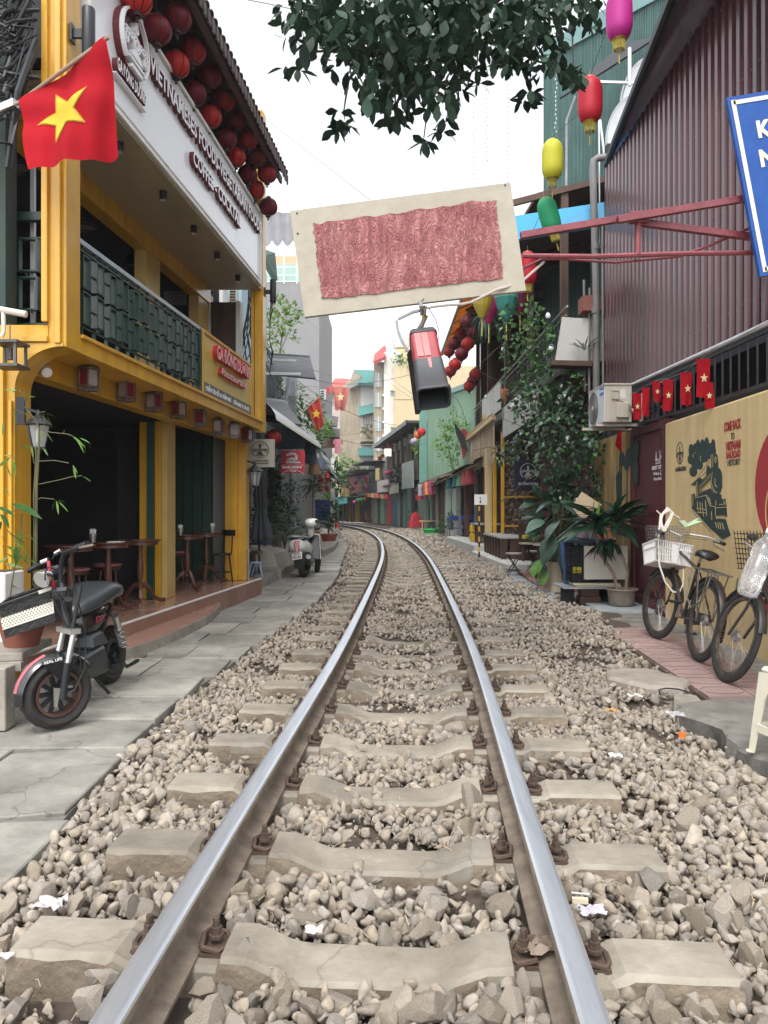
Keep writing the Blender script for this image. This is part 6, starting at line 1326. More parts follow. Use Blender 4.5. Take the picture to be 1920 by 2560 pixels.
b.tube([Zc(360,90),Zc(330,180),Zc(318,330),Zc(325,560),Zc(380,720),Zc(450,810),Zc(510,815),Zc(545,740),Zc(550,600)],.008,6);b.build('rope_loop',RPm,RO,smooth=True)
b=B()
for i in range(5):a=random.uniform(-10,10);b.tube([Zc(345+a,100),Zc(400+8*i,30+6*i),Zc(455-6*i,80+5*i),Zc(430-12*i,150+10*i),Zc(380-5*i,250),Zc(350-6*i,180),Zc(345+a,100)],.006,5)
b.tube([Zc(300,60),Zc(350,110)],.006,5);b.tube([Zc(405,60),Zc(515,130)],.004,5);b.build('rope_coil',RPm,RO,smooth=True)
PB=thing('plastic_bag','crumpled green and white plastic bag on the rack of the farther bicycle','bag',Zc(620,180,6.3));b=B();q=[Zc(515,160,6.3),Zc(560,150,6.3),Zc(590,185,6.3),Zc(660,150,6.3),Zc(700,130,6.25),Zc(720,160,6.25),Zc(640,195,6.3),Zc(560,215,6.3)]
b.add(q+[x+V((0,.05,.0))for x in q],[tuple(range(8)),tuple(range(8,16))[::-1]]+[(i,(i+1)%8,(i+1)%8+8,i+8)for i in range(8)]);b.build('bag_film',mat('green_white_bag',(.35,.60,.22),.3,c2=(.70,.75,.72),sc=12,alpha=.85),PB)
# white water bottle hanging from the nearer handlebar
WB_=thing('water_bottle','large clear plastic water bottle hanging upside down from the nearer bicycle handlebar','bottle',P(1880,1420,4.35))
p0,p1=P(1915,1355,4.4),P(1868,1485,4.3);ax2=(p1-p0);L2=ax2.length;T=Matrix.Translation(p0)@ax2.to_track_quat('Z','Y').to_matrix().to_4x4()
BTM=mat('bottle_plastic',(.78,.80,.82),.12,var=.03,trans=.85,alpha=.8);b=B();b.lathe([(.018,-.06),(.02,-.03),(.045,.0),(.062,.04),(.060,.09),(.054,.12),(.062,.15),(.064,.24),(.058,.26),(.063,.29),(.055,L2),(.02,L2+.004)],18,T);b.build('bottle_body',BTM,WB_,smooth='all')
b=B();b.lathe([(.022,-.085),(.022,-.055)],12,T);b.build('bottle_cap',WHT,WB_);b=B();b.tube([p0,P(1935,1310,4.4)],.003,4);b.build('string',RPm,WB_)
b=B();bkp=P(1905,1400,4.6)
BB=thing('wire_basket','dark wire basket of the nearer bicycle at the right edge','basket',P(1900,1400,4.9));c=P(1915,1372,5.0)
for i in range(16):x=-.16+.34*i/15;b.bar(c+V((x*.85,-.1,-.14)),c+V((x,-.12,.1+.0*i)),.004);b.bar(c+V((x*.85,.1,-.14)),c+V((x,.12,.12)),.004)
for j in range(8):z=-.14+.24*j/7;k=.85+.15*j/7;q=[c+V((sx*.165*k,sy*.12,z))for sx,sy in((-1,-1),(1,-1),(1,1),(-1,1),(-1,-1))];[b.bar(q[i],q[i+1],.004)for i in range(4)]
o_=b.build('basket_wire',BLKM,BB);o_['kind']='stuff'
# plastic stool at the right edge
PS=thing('plastic_stool','cream plastic stool with arched legs on the concrete ledge at the right edge','stool',(1.98,3.55,.04));SM_=mat('cream_stool_plastic',(.66,.62,.50),.38,var=.04,sc=3)
T=Matrix.Translation((2.03,3.66,.037))@Matrix.Rotation(radians(14),4,'Z');H_=.44;a_,t_=.105,.145
b=B();q0=[(-a_,-a_),(a_,-a_),(a_,a_),(-a_,a_)]
b.hexa([T@V((x*1.06,y*1.06,H_-.03))for x,y in q0]+[T@V((x,y,H_))for x,y in q0]);st_=b.build('seat_top',SM_,PS,bevel=.012)
b=B()
for i in range(3):
    for j in range(3):b.lathe([(.006,0),(.006,.001)],8,T@Matrix.Translation((-.05+.05*i,-.05+.05*j,H_+.0005)))
o_=b.build('seat_hole',DARK,PS);o_['kind']='stuff'
for k_ in range(4):
    Rk=T@Matrix.Rotation(pi/2*k_,4,'Z');w0,w1=a_*1.06,t_
    def LX(x,z):f=1-z/(H_-.03);return(x*(w0+(w1-w0)*f),-(w0+(w1-w0)*f),z)
    out_=[(-1,0),(-.80,0),(-.74,.10)]+[(-.62*cos(t),.20+.14*sin(t))for t in np.linspace(.1,pi-.1,9)]+[(.74,.10),(.80,0),(1,0),(1,H_-.03),(-1,H_-.03)]
    vs=[Rk@V(LX(x,z))for x,z in out_];inn=[Rk@(V(LX(x*.985,z))+V((0,.012,0)))for x,z in out_];n=len(out_);b=B();
    top_i=[n-1,0,1,2,3];
    b.add(vs+inn,[(i,(i+1)%n,(i+1)%n+n,i+n)for i in range(n)])
    half=[(n-1,0,1,2,3,4,5,6),(n-1,6,7,8),(n-1,8,n-2),(n-2,8,9,10,11,12,13,14)][:]
    fs_=[(n-1,0,1,2,3),(n-1,3,4),(n-1,4,5),(n-1,5,6),(n-1,6,7),(n-1,7,n-2),(n-2,7,8),(n-2,8,9),(n-2,9,10),(n-2,10,11),(n-2,11,12),(n-2,12,13,14,15)]
    b.add(vs,[f for f in fs_]);b.add(inn,[f[::-1]for f in fs_]);b.build('leg_panel',SM_,PS)
b=B()
for k_ in range(4):Rk=T@Matrix.Rotation(pi/2*k_,4,'Z');b.bar(Rk@V((-.125,-.128,.13)),Rk@V((.125,-.128,.13)),.012,.04);b.lathe([(.02,0),(.02,.008)],8,Rk@Matrix.Translation((-.14,-.14,0)))
b.build('cross_brace',SM_,PS)
# ================================================================ plants and clutter beyond the mural wall
DRA=mat('dracaena_leaf',(.018,.052,.026),.3,var=.3,rnd='object',rv=.4,two=.2,coat=.2);DRL=mat('dracaena_bright_leaf',(.16,.30,.05),.35,var=.2,two=.35,coat=.2)
BKB=mat('plant_bark',(.22,.16,.12),.8,var=.3,sc=15)
pn=thing('metal_pot','weathered grey tub with rim holding the tall dracaena, on a loose tile','flower pot',(3.0,9.3,.05));b=B();b.lathe([(.13,0),(.15,.02),(.175,.19),(.205,.20),(.205,.215),(.165,.215),(.16,.17),(0,.17)],24,Matrix.Translation((3.0,9.35,.05)),cap=False);b.build('pot_body',mat('weathered_tub',(.28,.23,.19),.7,.2,c2=(.18,.15,.13),sc=8,bump=.3),pn,smooth=True)
slab(2.62,3.3,8.95,9.75,.045,.04,mt=GT,name='loose_tile_slab',par=RPO)
DC=thing('dracaena_plant','dracaena with two bent trunks and long glossy leaves in the weathered tub','plant',(3.0,9.35,.22));b=B()
b.tube([(2.96,9.35,.2),(2.90,9.35,.45),(2.72,9.35,.72),(2.66,9.35,1.05)],[.024,.022,.02,.018],8);b.tube([(3.05,9.35,.2),(3.06,9.3,.5),(2.98,9.35,.75),(2.90,9.35,1.1)],[.022,.02,.018,.016],8);b.build('trunk',BKB,DC,smooth=True)
lmA=leaf_mesh(DRA,w=.23,fold=.10,droop=.35,segs=5,pk=1.0);lmB=leaf_mesh(DRL,w=.17,fold=.10,droop=.03,segs=5);DCo=V(DC['_o'])
for(cx_,cy_,cz_,n_)in((2.66,9.33,1.12,34),(2.92,9.35,1.14,34),(2.72,9.25,.92,14),(2.85,9.3,.95,12)):
    for i in range(n_):
        a=2*pi*i*.381966+.3*random.random();up=random.uniform(-.2,.9)if cz_>1 else random.uniform(-1.2,-.2);d=V((cos(a),sin(a)*.8,up));inst('leaf',lmA,DC,V((cx_,cy_,cz_-.10+.01*i*.5))-DCo,dir_euler(d,random.uniform(-.5,.5)),random.uniform(.34,.56)if cz_>1 else random.uniform(.2,.3))
for x,z,dx in((2.64,1.15,-.04),(2.90,1.12,.01),(2.67,1.10,.12),(2.92,1.12,.1)):inst('leaf',lmB,DC,V((x,9.3,z))-DCo,dir_euler(V((dx,-.1,1)),1.4),.28)
inst('leaf',lmA,DC,V((2.95,9.3,1.1))-DCo,dir_euler(V((.6,-.1,.55)),.9),.5)
# crate, white board, blue board, shelf
CR=thing('wire_crate','black wire crate with cluttered contents behind the white board','crate',(2.6,10.0,.3));b=B();x0,x1,y0,y1,z0,z1=2.46,3.05,9.75,10.2,.30,.83
for z in np.linspace(z0,z1,8):q=[(x0,y0,z),(x1,y0,z),(x1,y1,z),(x0,y1,z),(x0,y0,z)];[b.bar(q[i],q[i+1],.008)for i in range(4)]
for x in np.linspace(x0,x1,9):b.bar((x,y0,z0),(x,y0,z1),.007);b.bar((x,y1,z0),(x,y1,z1),.007)
for y in np.linspace(y0,y1,7):b.bar((x0,y,z0),(x0,y,z1),.007)
o_=b.build('crate_wire',BLKM,CR);o_['kind']='stuff';b=B();b.box(x0+.02,x1-.02,y0+.05,y1-.02,z0+.01,z1-.06);b.build('dark_load',DARK,CR)
b=B();b.box(2.5,2.62,9.78,9.9,.42,.5);b.build('yellow_sponge',mat('sponge_yellow',(.55,.45,.05),.9),CR);b=B();b.box(x0-.02,x1+.02,y0-.02,y1,z1,z1+.03);b.build('crate_cover',mat('crate_cover_blue',(.03,.05,.09),.35),CR)
wb=thing('white_board','square cream board leaning on the wire crate behind the dracaena trunks','board',(2.85,9.72,.35));b=B();a,c=P(1460,1448,9.72),P(1568,1365,9.72);b.box(a.x,c.x,9.70,9.73,a.z,c.z);b.build('board_sheet',mat('cream_melamine',(.66,.63,.56),.45,var=.04,sc=2),wb)
bb_=thing('blue_board','dark blue board leaning between the cream pot and the wire crate','board',(2.42,10.1,.2));b=B();b.plate(P(1412,1463,10.0),P(1432,1463,10.0),P(1432,1352,10.1),P(1400,1356,10.1),.03);b.build('board_sheet',mat('dark_blue_board',(.015,.045,.12),.5),bb_)
bb_=thing('blue_barrel','dark blue barrel behind the crate against the ochre wall','barrel',(3.1,10.3,.05));b=B();b.lathe([(.20,0),(.24,.1),(.25,.4),(.24,.72),(.2,.80)],20,Matrix.Translation((3.02,10.42,.05)));b.build('barrel_body',mat('barrel_blue',(.012,.028,.06),.45),bb_,smooth=True)
sh=thing('plank_shelf','low shelf of boards on wooden blocks carrying the crate','shelf',(2.7,9.9,.05));b=B();b.box(2.32,3.1,9.55,10.2,.235,.25);b.build('shelf_sheet',GT,sh);b=B();b.box(2.5,3.1,9.68,10.2,.252,.272);b.box(2.48,3.08,9.66,10.2,.275,.295);b.build('cream_plank',mat('cream_plank',(.60,.55,.42),.7),sh)
b=B();b.box(2.55,2.82,9.62,9.82,.03,.13);b.box(2.57,2.80,9.63,9.82,.132,.232);b.build('wood_block',WOODD,sh,bevel=.004);b=B();b.box(2.36,2.50,9.72,9.9,.03,.233);b.build('block',DARK,sh)
cb_=thing('cardboard_box','flattened tan cardboard box propped on the crate','box',P(1470,1270,9.9));b=B();b.plate(P(1430,1268,9.9),P(1452,1296,9.9),P(1505,1262,9.95),P(1456,1230,9.95),.03);b.plate(P(1442,1283,9.88),P(1462,1300,9.88),P(1476,1283,9.88),P(1460,1272,9.88),.02);b.build('cardboard',mat('cardboard',(.46,.36,.24),.85,var=.1),cb_)
sb_=thing('snack_box','small printed box, orange and blue, on top of the crate','box',P(1462,1320,9.8));b=B();a,c=P(1448,1344,9.8),P(1480,1298,9.8);b.box(a.x,c.x,9.75,9.95,a.z,c.z);b.build('carton',mat('orange_carton',(.50,.17,.08),.6,c2=(.10,.22,.45),sc=9),sb_)
bp2=thing('brick_pile','orange cardboard block behind the dracaena leaves','box',P(1510,1320,10.0));b=B();a,c=P(1494,1345,10.1),P(1530,1302,10.1);b.box(a.x,c.x,10.05,10.2,a.z,c.z);b.build('carton',mat('orange_brown_carton',(.38,.12,.06),.8),bp2)
cp=thing('cream_pot','tall cream bucket pot with the big leaved plant','flower pot',(2.62,11.1,.03));b=B();b.lathe([(.135,0),(.14,.02),(.15,.40),(.165,.42),(.165,.45),(.145,.45),(.14,.40),(0,.40)],24,Matrix.Translation((2.60,11.1,.03)),cap=False);b.build('pot_body',mat('cream_glaze_pot',(.55,.47,.35),.55,var=.08,streak=.15),cp,smooth=True)
b=B();b.lathe([(.138,.401),(.138,.50),(.0,.52)],20,Matrix.Translation((2.60,11.1,.03)),cap=False);b.build('inner_pot',WOODD,cp)
AL=thing('alocasia_plant','broad leaved plant with drooping grey green leaves in the cream pot','plant',(2.60,11.1,.5));LG=mat('big_drooping_leaf',(.045,.085,.06),.35,var=.3,sc=5,rnd='object',rv=.5,two=.2,coat=.4);lmC=leaf_mesh(LG,w=.62,fold=.06,droop=.45,segs=5,pk=.8);b=B();ALo=V(AL['_o'])
for i,(px,py,dx,dy,L)in enumerate(((1400,1300,-60,30,.42),(1385,1340,-50,60,.45),(1410,1345,-40,80,.45),(1380,1255,-50,10,.28),(1400,1250,50,30,.3),(1420,1300,60,40,.4),(1395,1270,-40,-30,.3),(1430,1330,40,60,.35),(1370,1380,-40,50,.33),(1360,1300,-50,10,.36),(1415,1220,20,-40,.3),(1440,1270,50,-20,.3),(1345,1400,-20,50,.28),(1400,1380,20,60,.3),(1420,1350,60,10,.3))):
    p=P(px,py,11.0+random.uniform(-.25,.2));d=P(px+dx,py+dy,10.9)-p;d.y=-abs(d.length)*random.uniform(.1,.8);inst('leaf',lmC,AL,p-ALo,dir_euler(d,random.uniform(-.4,.4)),L);b.tube([(2.6,11.1,.5),V((2.6,11.1,.5)).lerp(p,.5)+V((0,0,.12)),p],.007,5)
for px,py,L in((1350,1398,.24),(1362,1425,.26),(1338,1410,.22)):p=P(px,py,10.9);inst('leaf',leaf_mesh(mat('bright_lobed_leaf',(.12,.25,.06),.4,var=.25,two=.3),w=.7,fold=.03,droop=.3,segs=4),AL,p-ALo,dir_euler(V((-.3,-.4,-.6)),.3),L)
b.build('stalk',STEM,AL,smooth=True)
bl_=thing('concrete_block','small beige hollow block on the floor beside the cream pot','block',P(1345,1468,12));b=B();a=P(1336,1470,12.1);b.box(a.x,a.x+.13,12.0,12.2,a.z,a.z+.14);b.box(a.x+.02,a.x+.11,11.99,12.0,a.z+.02,a.z+.10);b.build('block_body',CONC,bl_,bevel=.01)
# folding tables, chairs
def fold_table(lab,x,y,z,h=.62,r=.24):
    t=thing('folding_table',lab,'table',(x,y,z));T=Matrix.Translation((x,y,z));b=B();b.lathe([(r,h-.02),(r,h),(.0,h)],24,T,sy=.9);b.build('table_top',mat('pale_wood_top',(.42,.36,.32),.5,var=.1),t);b=B()
    for s in(-1,1):b.tube([T@V((-.16*s,.1*s,h-.02)),T@V((.06*s,.12*s,.02))],.012,6);b.tube([T@V((.15*s,-.05*s,h-.02)),T@V((.02*s,-.12*s,.3)),T@V((-.12*s,-.15*s,.02))],.012,6)
    b.build('crossed_leg',BLKM,t,smooth=True)
def fold_stool(lab,x,y,z,h=.42):
    t=thing('folding_stool',lab,'stool',(x,y,z));T=Matrix.Translation((x,y,z));b=B();b.lathe([(.15,h-.025),(.155,h),(0,h)],20,T);b.build('seat',mat('pale_seat',(.45,.43,.41),.5),t,smooth=True);b=B()
    for s in(-1,1):
        for k_ in(-1,1):b.tube([T@V((.12*s*k_,.10*s,h-.02)),T@V((-.13*s*k_,.12*s,0))],.010,6)
        b.tube([T@V((-.13,.12*s,.1)),T@V((.13,.12*s,.1))],.007,6)
    b.build('crossed_leg',BLKM,t,smooth=True)
fold_table('round folding table with a small leafy plant on the red tiled floor',2.83,13.9,.03,.60,.30);fold_stool('round folding stool at the left end of the red tiled floor',2.42,13.8,.03);fold_table('pale folding table partly hidden behind the big leaved plant',2.82,12.9,.03,.62,.22);fold_stool('round folding stool behind the folding table with the plant',2.95,14.5,.03)
# raised concrete terraces with dark wooden tables
SLT=mat('pale_step_tile',(.45,.45,.42),.7,var=.1,sc=2);b=B();b.hexa([(2.50,15.2,-.2),(4.2,15.2,-.2),(4.2,19.9,-.2),(2.35,19.9,-.2),(2.50,15.2,.14),(4.2,15.2,.14),(4.2,19.9,.14),(2.35,19.9,.14)]);b.build('terrace_step',SLT,kind='structure',bevel=.02)
b=B();b.hexa([(2.42,19.9,-.2),(4.2,19.9,-.2),(4.3,26,-.2),(2.2,26,-.2),(2.42,19.9,.30),(4.2,19.9,.30),(4.3,26,.30),(2.2,26,.30)]);b.build('terrace_step',SLT,kind='structure',bevel=.02)
def slat_table(lab,x0,x1,y0,y1,z,h,n,top=True):
    t=thing('wooden_table',lab,'table',((x0+x1)/2,(y0+y1)/2,z));b=B();b.box(x0-.03,x1+.03,y0-.03,y1+.03,z+h-.04,z+h);b.build('table_top',mat('pale_grey_table_top',(.36,.37,.36),.6,var=.1,streak=.1),t)
    for i in range(n):
        y=y0+(y1-y0)*(i+.0)/(n-1)-.04;b=B();b.hexa([(x0,y,z),(x0+.12,y,z),(x0+.12,y+.09,z),(x0,y+.09,z),(x0-.01,y,z+h-.04),(x0+.16,y,z+h-.04),(x0+.16,y+.11,z+h-.04),(x0-.01,y+.11,z+h-.04)]);b.build('board_leg',WOODD,t)
    b=B();b.box(x0+.2,x1,y0,y0+.05,z,z+h-.04);b.build('end_board',WOODD,t)
slat_table('long dark wooden table with many board legs on the nearer pale step',2.62,3.25,16.6,19.3,.14,.50,7);slat_table('shorter dark wooden table with pale top on the farther step',2.62,3.3,20.8,22.3,.30,.55,4)
ch_=thing('wooden_chair','dark wooden chair with back and yellow label behind the long table','chair',(3.2,16.0,.14));b=B();b.box(2.95,3.35,16.2,16.24,.14,.95);b.build('chair_back',WOODD,ch_);b=B();b.box(2.95,3.35,15.85,16.2,.5,.54);b.build('seat',WOODD,ch_)
b=B();b.box(3.02,3.16,16.17,16.198,.62,.70);b.build('yellow_label',mat('label_yellow',(.55,.42,.05),.6),ch_)
for x in(2.97,3.31):b=B();b.box(x,x+.04,15.88,15.92,.14,.5);b.build('leg',WOODD,ch_)
# small generic plants -------------------------------------------------
GLM={}
def bush(name,lab,c,rx,ry,rz,n,L,m,cat='plant',w=.45,n_obj=0,stem=True,up=.3,group=None,pk=1.0,hollow=.4):
    t=thing(name,lab,cat,c,group);c=V(c);pts,ds,ss=[],[],[]
    for _ in range(n):
        u=rng.normal(size=3);u/=np.linalg.norm(u);q=random.uniform(hollow,1)**.6
        k_=.75+.35*sin(u[0]*5+u[2]*7+c.x*3)
        p=c+V((u[0]*rx*q*k_,u[1]*ry*q*k_,rz+u[2]*rz*q*k_));pts.append(p);d=V((u[0],u[1],u[2]*.6+up))+V(rng.normal(size=3)*.45);ds.append(d);ss.append(L*random.uniform(.6,1.3))
    if stem:
        b=B()
        for i in range(6):p=pts[i];b.tube([c,c.lerp(p,.55)+V((0,0,rz*.15)),p],[.012,.009,.004],5)
        b.build('stem',STEM,t,smooth=True)
    foliage('foliage',pts,ds,ss,m,t,n_obj=n_obj,lm=GLM.setdefault(m.name,leaf_mesh(m,w=w))if n_obj else None,w=w,pk=pk);return t
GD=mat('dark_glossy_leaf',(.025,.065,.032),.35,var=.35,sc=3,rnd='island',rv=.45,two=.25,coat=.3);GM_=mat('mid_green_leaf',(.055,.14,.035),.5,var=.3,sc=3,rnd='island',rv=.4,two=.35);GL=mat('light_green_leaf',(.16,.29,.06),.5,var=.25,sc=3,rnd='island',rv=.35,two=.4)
bush('table_plant','small leafy plant in a glass on the round folding table',(2.83,13.9,.63),.14,.14,.14,120,.08,GL)
bush('broad_leaf_plant','dense dark broad leaved shrub rising behind the cream pot',(2.75,11.6,.55),.42,.35,.62,130,.30,mat('broad_dark_leaf',(.03,.07,.04),.35,var=.35,sc=4,rnd='island',rv=.45,two=.25,coat=.3),w=.55)
# hanging vine mass -----------------------------------------------------
VN=thing('climbing_vine','big mass of climbing vine hanging from the terrace down behind the dracaena','vine',(3.0,12.2,2.0))
reg=[(1300,800,55),(1340,840,50),(1370,880,55),(1280,870,35),(1310,930,55),(1360,960,60),(1340,1010,55),(1400,1010,60),(1290,1000,35),(1330,1060,50),(1390,1080,65),(1450,1060,60),(1430,1120,65),(1390,1150,55),(1480,1130,50),(1460,1190,55),(1410,1210,50),(1500,1200,35),(1500,1050,40),(1270,1130,30),(1300,1110,30),(1250,1140,22),(1375,830,25),(1440,950,30),(1345,780,22),(1330,760,14),(1325,735,10),(1500,1110,40),(1350,1130,35),(1250,820,18),(1470,1250,40),(1420,1260,45)]
pts,ds,ss,pts2,ds2,ss2=[],[],[],[],[],[]
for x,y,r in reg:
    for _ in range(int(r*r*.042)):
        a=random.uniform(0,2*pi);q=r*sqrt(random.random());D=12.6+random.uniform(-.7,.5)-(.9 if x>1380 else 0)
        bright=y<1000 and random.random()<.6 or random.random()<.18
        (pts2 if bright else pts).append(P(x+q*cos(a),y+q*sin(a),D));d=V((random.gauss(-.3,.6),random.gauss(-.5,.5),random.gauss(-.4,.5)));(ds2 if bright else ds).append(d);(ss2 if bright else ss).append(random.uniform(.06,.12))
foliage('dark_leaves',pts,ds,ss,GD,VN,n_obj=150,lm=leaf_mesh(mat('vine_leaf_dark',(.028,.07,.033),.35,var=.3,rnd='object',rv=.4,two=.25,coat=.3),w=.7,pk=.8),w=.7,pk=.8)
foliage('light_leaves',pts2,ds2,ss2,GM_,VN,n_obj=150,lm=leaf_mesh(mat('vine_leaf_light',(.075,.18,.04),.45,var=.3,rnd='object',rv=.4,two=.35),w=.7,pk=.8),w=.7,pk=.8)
b=B()
for i in range(26):x0_=random.uniform(1290,1500);y0_=random.uniform(780,1000);q=[P(x0_+random.gauss(0,22)*k,y0_+k*random.uniform(30,55),12.3)for k in range(6)];b.tube(q,.006,4)
b.build('vine_stem',STEM,VN,smooth=True)

# ================================================================ houses on the right beyond the maroon one
def box_part(name,m,par,x0,x1,y0,y1,z0,z1,**k):b=B();b.box(x0,x1,y0,y1,z0,z1);return b.build(name,m,par,**k)
TEALC=mat('teal_corrugated_steel',(.10,.20,.185),.5,.2,var=.15,sc=1.5,streak=.2)
GCOR=mat('pale_green_corrugated',(.21,.34,.235),.5,.1,var=.12,sc=1.5,streak=.22,rnd='object',rv=.08)
# tall teal building with tanks
TB_=thing('teal_building','tall building clad in teal corrugated steel behind the water tanks','building',(5,18,0))
a0,a1=V((3.92,18.0,0)),V((5.75,14.4,0));n=44;b=B();vs=[];dv=(a1-a0)/n;nrm=V((dv.y,-dv.x,0)).normalized();nrm=nrm if nrm.x<0 else-nrm
for i in range(n*2+1):
    for k_,d_ in((0,0),(.30,.0),(.45,.07),(.85,.07)):
        p=a0+dv*(i/2+k_/2)+nrm*d_;t_=(i+k_)/(2*n);vs+=[(p.x,p.y,5.0),(p.x,p.y,12.35-.75*t_)]
b.add(vs,[(2*i,2*i+2,2*i+3,2*i+1)for i in range(len(vs)//2-1)]);b.build('corrugated_cladding',TEALC,TB_)
b=B();u_=V((0,0,.0));b.plate(a0+nrm*.12+V((0,0,12.1)),a1+nrm*.12+V((0,0,11.35)),a1+nrm*.12+V((0,0,11.75)),a0+nrm*.12+V((0,0,12.5)),.3);b.build('roof_edge_trim',mat('teal_trim',(.17,.31,.30),.5,var=.1),TB_)
b=B();b.hexa([a0+V((0,0,0)),a0+V((6,3,0)),a1+V((6,3,0)),a1+V((.3,.1,0)),a0+V((0,0,12.2)),a0+V((6,3,12.2)),a1+V((6,3,11.4)),a1+V((.3,.1,11.4))]);b.build('building_core',mat('core_grey',(.2,.22,.22),.8),TB_)
b=B();b.plate(P(1398,245,16),P(1520,170,14.4),P(1640,92,13.6),P(1560,105,14.6),.04);b.build('window_awning',mat('dark_awning',(.035,.04,.045),.5),TB_)
b=B();b.tube([P(1440,240,16),P(1418,300,16.2),P(1416,520,16.4)],.035,8);b.build('drain_pipe',mat('pale_grey_pipe',(.33,.35,.36),.5),TB_,smooth=True)
STN=mat('stainless_steel',(.72,.73,.75),.14,1,var=.05)
for lab,c,r,L,ax_ in(('shiny stainless water tank lying on its side, lower one beside the maroon roof',P(1562,318,12.6),.46,1.6,(.9,.35,0)),('shiny stainless water tank behind and above the lower one',P(1600,225,13.4),.5,1.8,(.9,.35,0))):
    t=thing('water_tank',lab,'water tank',c);T=Matrix.Translation(c)@V(ax_).to_track_quat('Z','Y').to_matrix().to_4x4();b=B()
    pr=[(.0,-.12),(r*.5,-.11),(r*.85,-.06),(r,.0),(r*1.03,.03),(r*1.03,.07),(r,.10)]
    for k_ in range(8):pr+=[(r*.985,.14+k_*.17),(r*1.0,.22+k_*.17)]
    pr+=[(r,L-.1),(r*.85,L-.02),(0,L+.05)];b.lathe(pr,28,T,cap=False);b.build('tank_body',STN,t,smooth='all')
    b=B();b.ring(T@Matrix.Translation((0,0,-.03)),r*.93,r*1.045,.08,28);b.build('tank_band',ALU,t)
st_=thing('tank_frame','grey steel frame holding the water tanks','frame',P(1500,380,12.4));b=B();b.tube([P(1574,120,12.2),P(1574,215,12.2)],.03,6);b.tube([P(1500,300,12.2),P(1512,395,12.2)],.02,6);b.bar(P(1485,205,12.4),P(1600,208,12.4),.04);b.tube([P(1497,270,12),P(1500,620,12)],.012,5);b.build('frame_bar',ALU,st_)
b=B();b.box(3.9,6,12.3,14,3.4,6.3);b.build('upper_block',DARK,TB_)
# terrace house behind the vine: dark open upper floor with blue awning
TH=thing('terrace_house','dark wooden terrace house with open upper floor hung with lanterns and plants','building',(3.8,14,0))
BRN=mat('brown_timber',(.085,.045,.03),.7,var=.35,sc=5,stretch=(1,1,.3));BLUA=mat('bright_blue_awning',(.02,.30,.55),.5,var=.08,two=.2);ORA=mat('orange_awning',(.72,.36,.035),.6,var=.05,two=.45)
box_part('ground_wall',mat('maroon_render',(.10,.02,.03),.8,var=.3),TH,3.75,3.9,11.3,18.4,-.1,3.2);box_part('floor_slab',mat('slab_grey',(.10,.10,.10),.8),TH,2.85,8,12.0,24,3.45,3.62)
box_part('balcony_soffit',BRN,TH,3.0,6,12.1,24,3.40,3.445);box_part('back_wall',mat('upper_back_wall',(.06,.035,.04),.8,var=.4),TH,4.9,5.1,12,25,3.6,7.4);box_part('side_wall',DARK,TH,3.5,8,11.6,11.75,-.1,7);box_part('end_wall',BRN,TH,3.2,6,24.4,24.6,.2,7.2)
b=B();b.plate((2.6,12.6,6.65),(5.2,12.6,7.3),(5.2,24.4,7.3),(1.95,24.4,6.45),.05);b.build('roof_underside',BRN,TH)
for y in(12.6,15.5,18.5,21.5,24.2):box_part('roof_post',BRN,TH,3.02,3.14,y,y+.12,3.6,6.7)
for y in np.arange(12.6,24.2,1.1):b=B();b.bar((2.1,y,6.45),(5.0,y,7.2),.07,.10);b.build('rafter',BRN,TH)
b=B();b.plate((1.86,24.5,6.32),(1.86,15.8,6.32),(3.1,15.8,7.0),(3.1,24.5,7.0),.02);b.build('orange_awning',ORA,TH);b=B();b.bar((1.86,15.8,6.32),(1.86,24.5,6.32),.06);b.build('awning_edge',ALU,TH)
b=B()
for y in np.arange(15.9,24.4,1.4):b.bar((1.88,y,6.31),(3.1,y,6.9),.03)
b.build('awning_rib',STEEL,TH)
b=B();b.plate(P(1285,600,12.0),P(1512,563,11.7),P(1512,505,11.8),P(1285,540,12.3),.03);b.build('blue_awning',BLUA,TH)
BRL=thing('terrace_railing','black terrace railing with pale handrail running away above the shop fronts','railing',(2.95,17,3.6));b=B()
b.tube([(2.92,11.8,4.50),(2.92,24,4.50)],.022,6);b.tube([(2.90,11.8,4.36),(2.90,24,4.36)],.012,6);b.build('handrail',mat('bamboo_rail',(.30,.29,.26),.5,var=.1),BRL);b=B();b.bar((2.93,11.8,3.70),(2.93,24,3.70),.03,.04);b.build('bottom_rail',BLKM,BRL)
for y in np.arange(11.9,24,.22):box_part('baluster',BLKM,BRL,2.92,2.935,y,y+.015,3.7,4.36)
def panel(name,lab,cat,a,b_,c,d,m,t=.03,part='panel_sheet'):
    r=thing(name,lab,cat,V(a));b=B();b.plate(a,b_,c,d,t);b.build(part,m,r);return r
OFFW=mat('weathered_white_banner',(.60,.60,.57),.7,c2=(.42,.42,.40),sc=2.5,bump=.6,bsc=6)
panel('banner','wrinkled white banner on the far end of the terrace railing','banner',(2.86,21.6,3.72),(2.86,18.2,3.72),(2.86,18.2,4.42),(2.86,21.6,4.42),OFFW)
panel('sign_board','long pale faded sign board under the terrace edge above the black sign','sign',(2.82,17.6,2.95),(2.82,13.6,2.98),(2.82,13.6,3.68),(2.82,17.6,3.66),mat('faded_board',(.42,.43,.38),.7,c2=(.32,.33,.29),sc=3))
bx_=thing('terrace_box','white panel boxes and red planter at the near corner of the terrace','box',P(1400,900,12));b=B();b.box(3.0,3.9,11.75,11.95,3.62,4.3);b.build('panel_box',mat('beige_board',(.50,.46,.38),.8,var=.08),bx_)
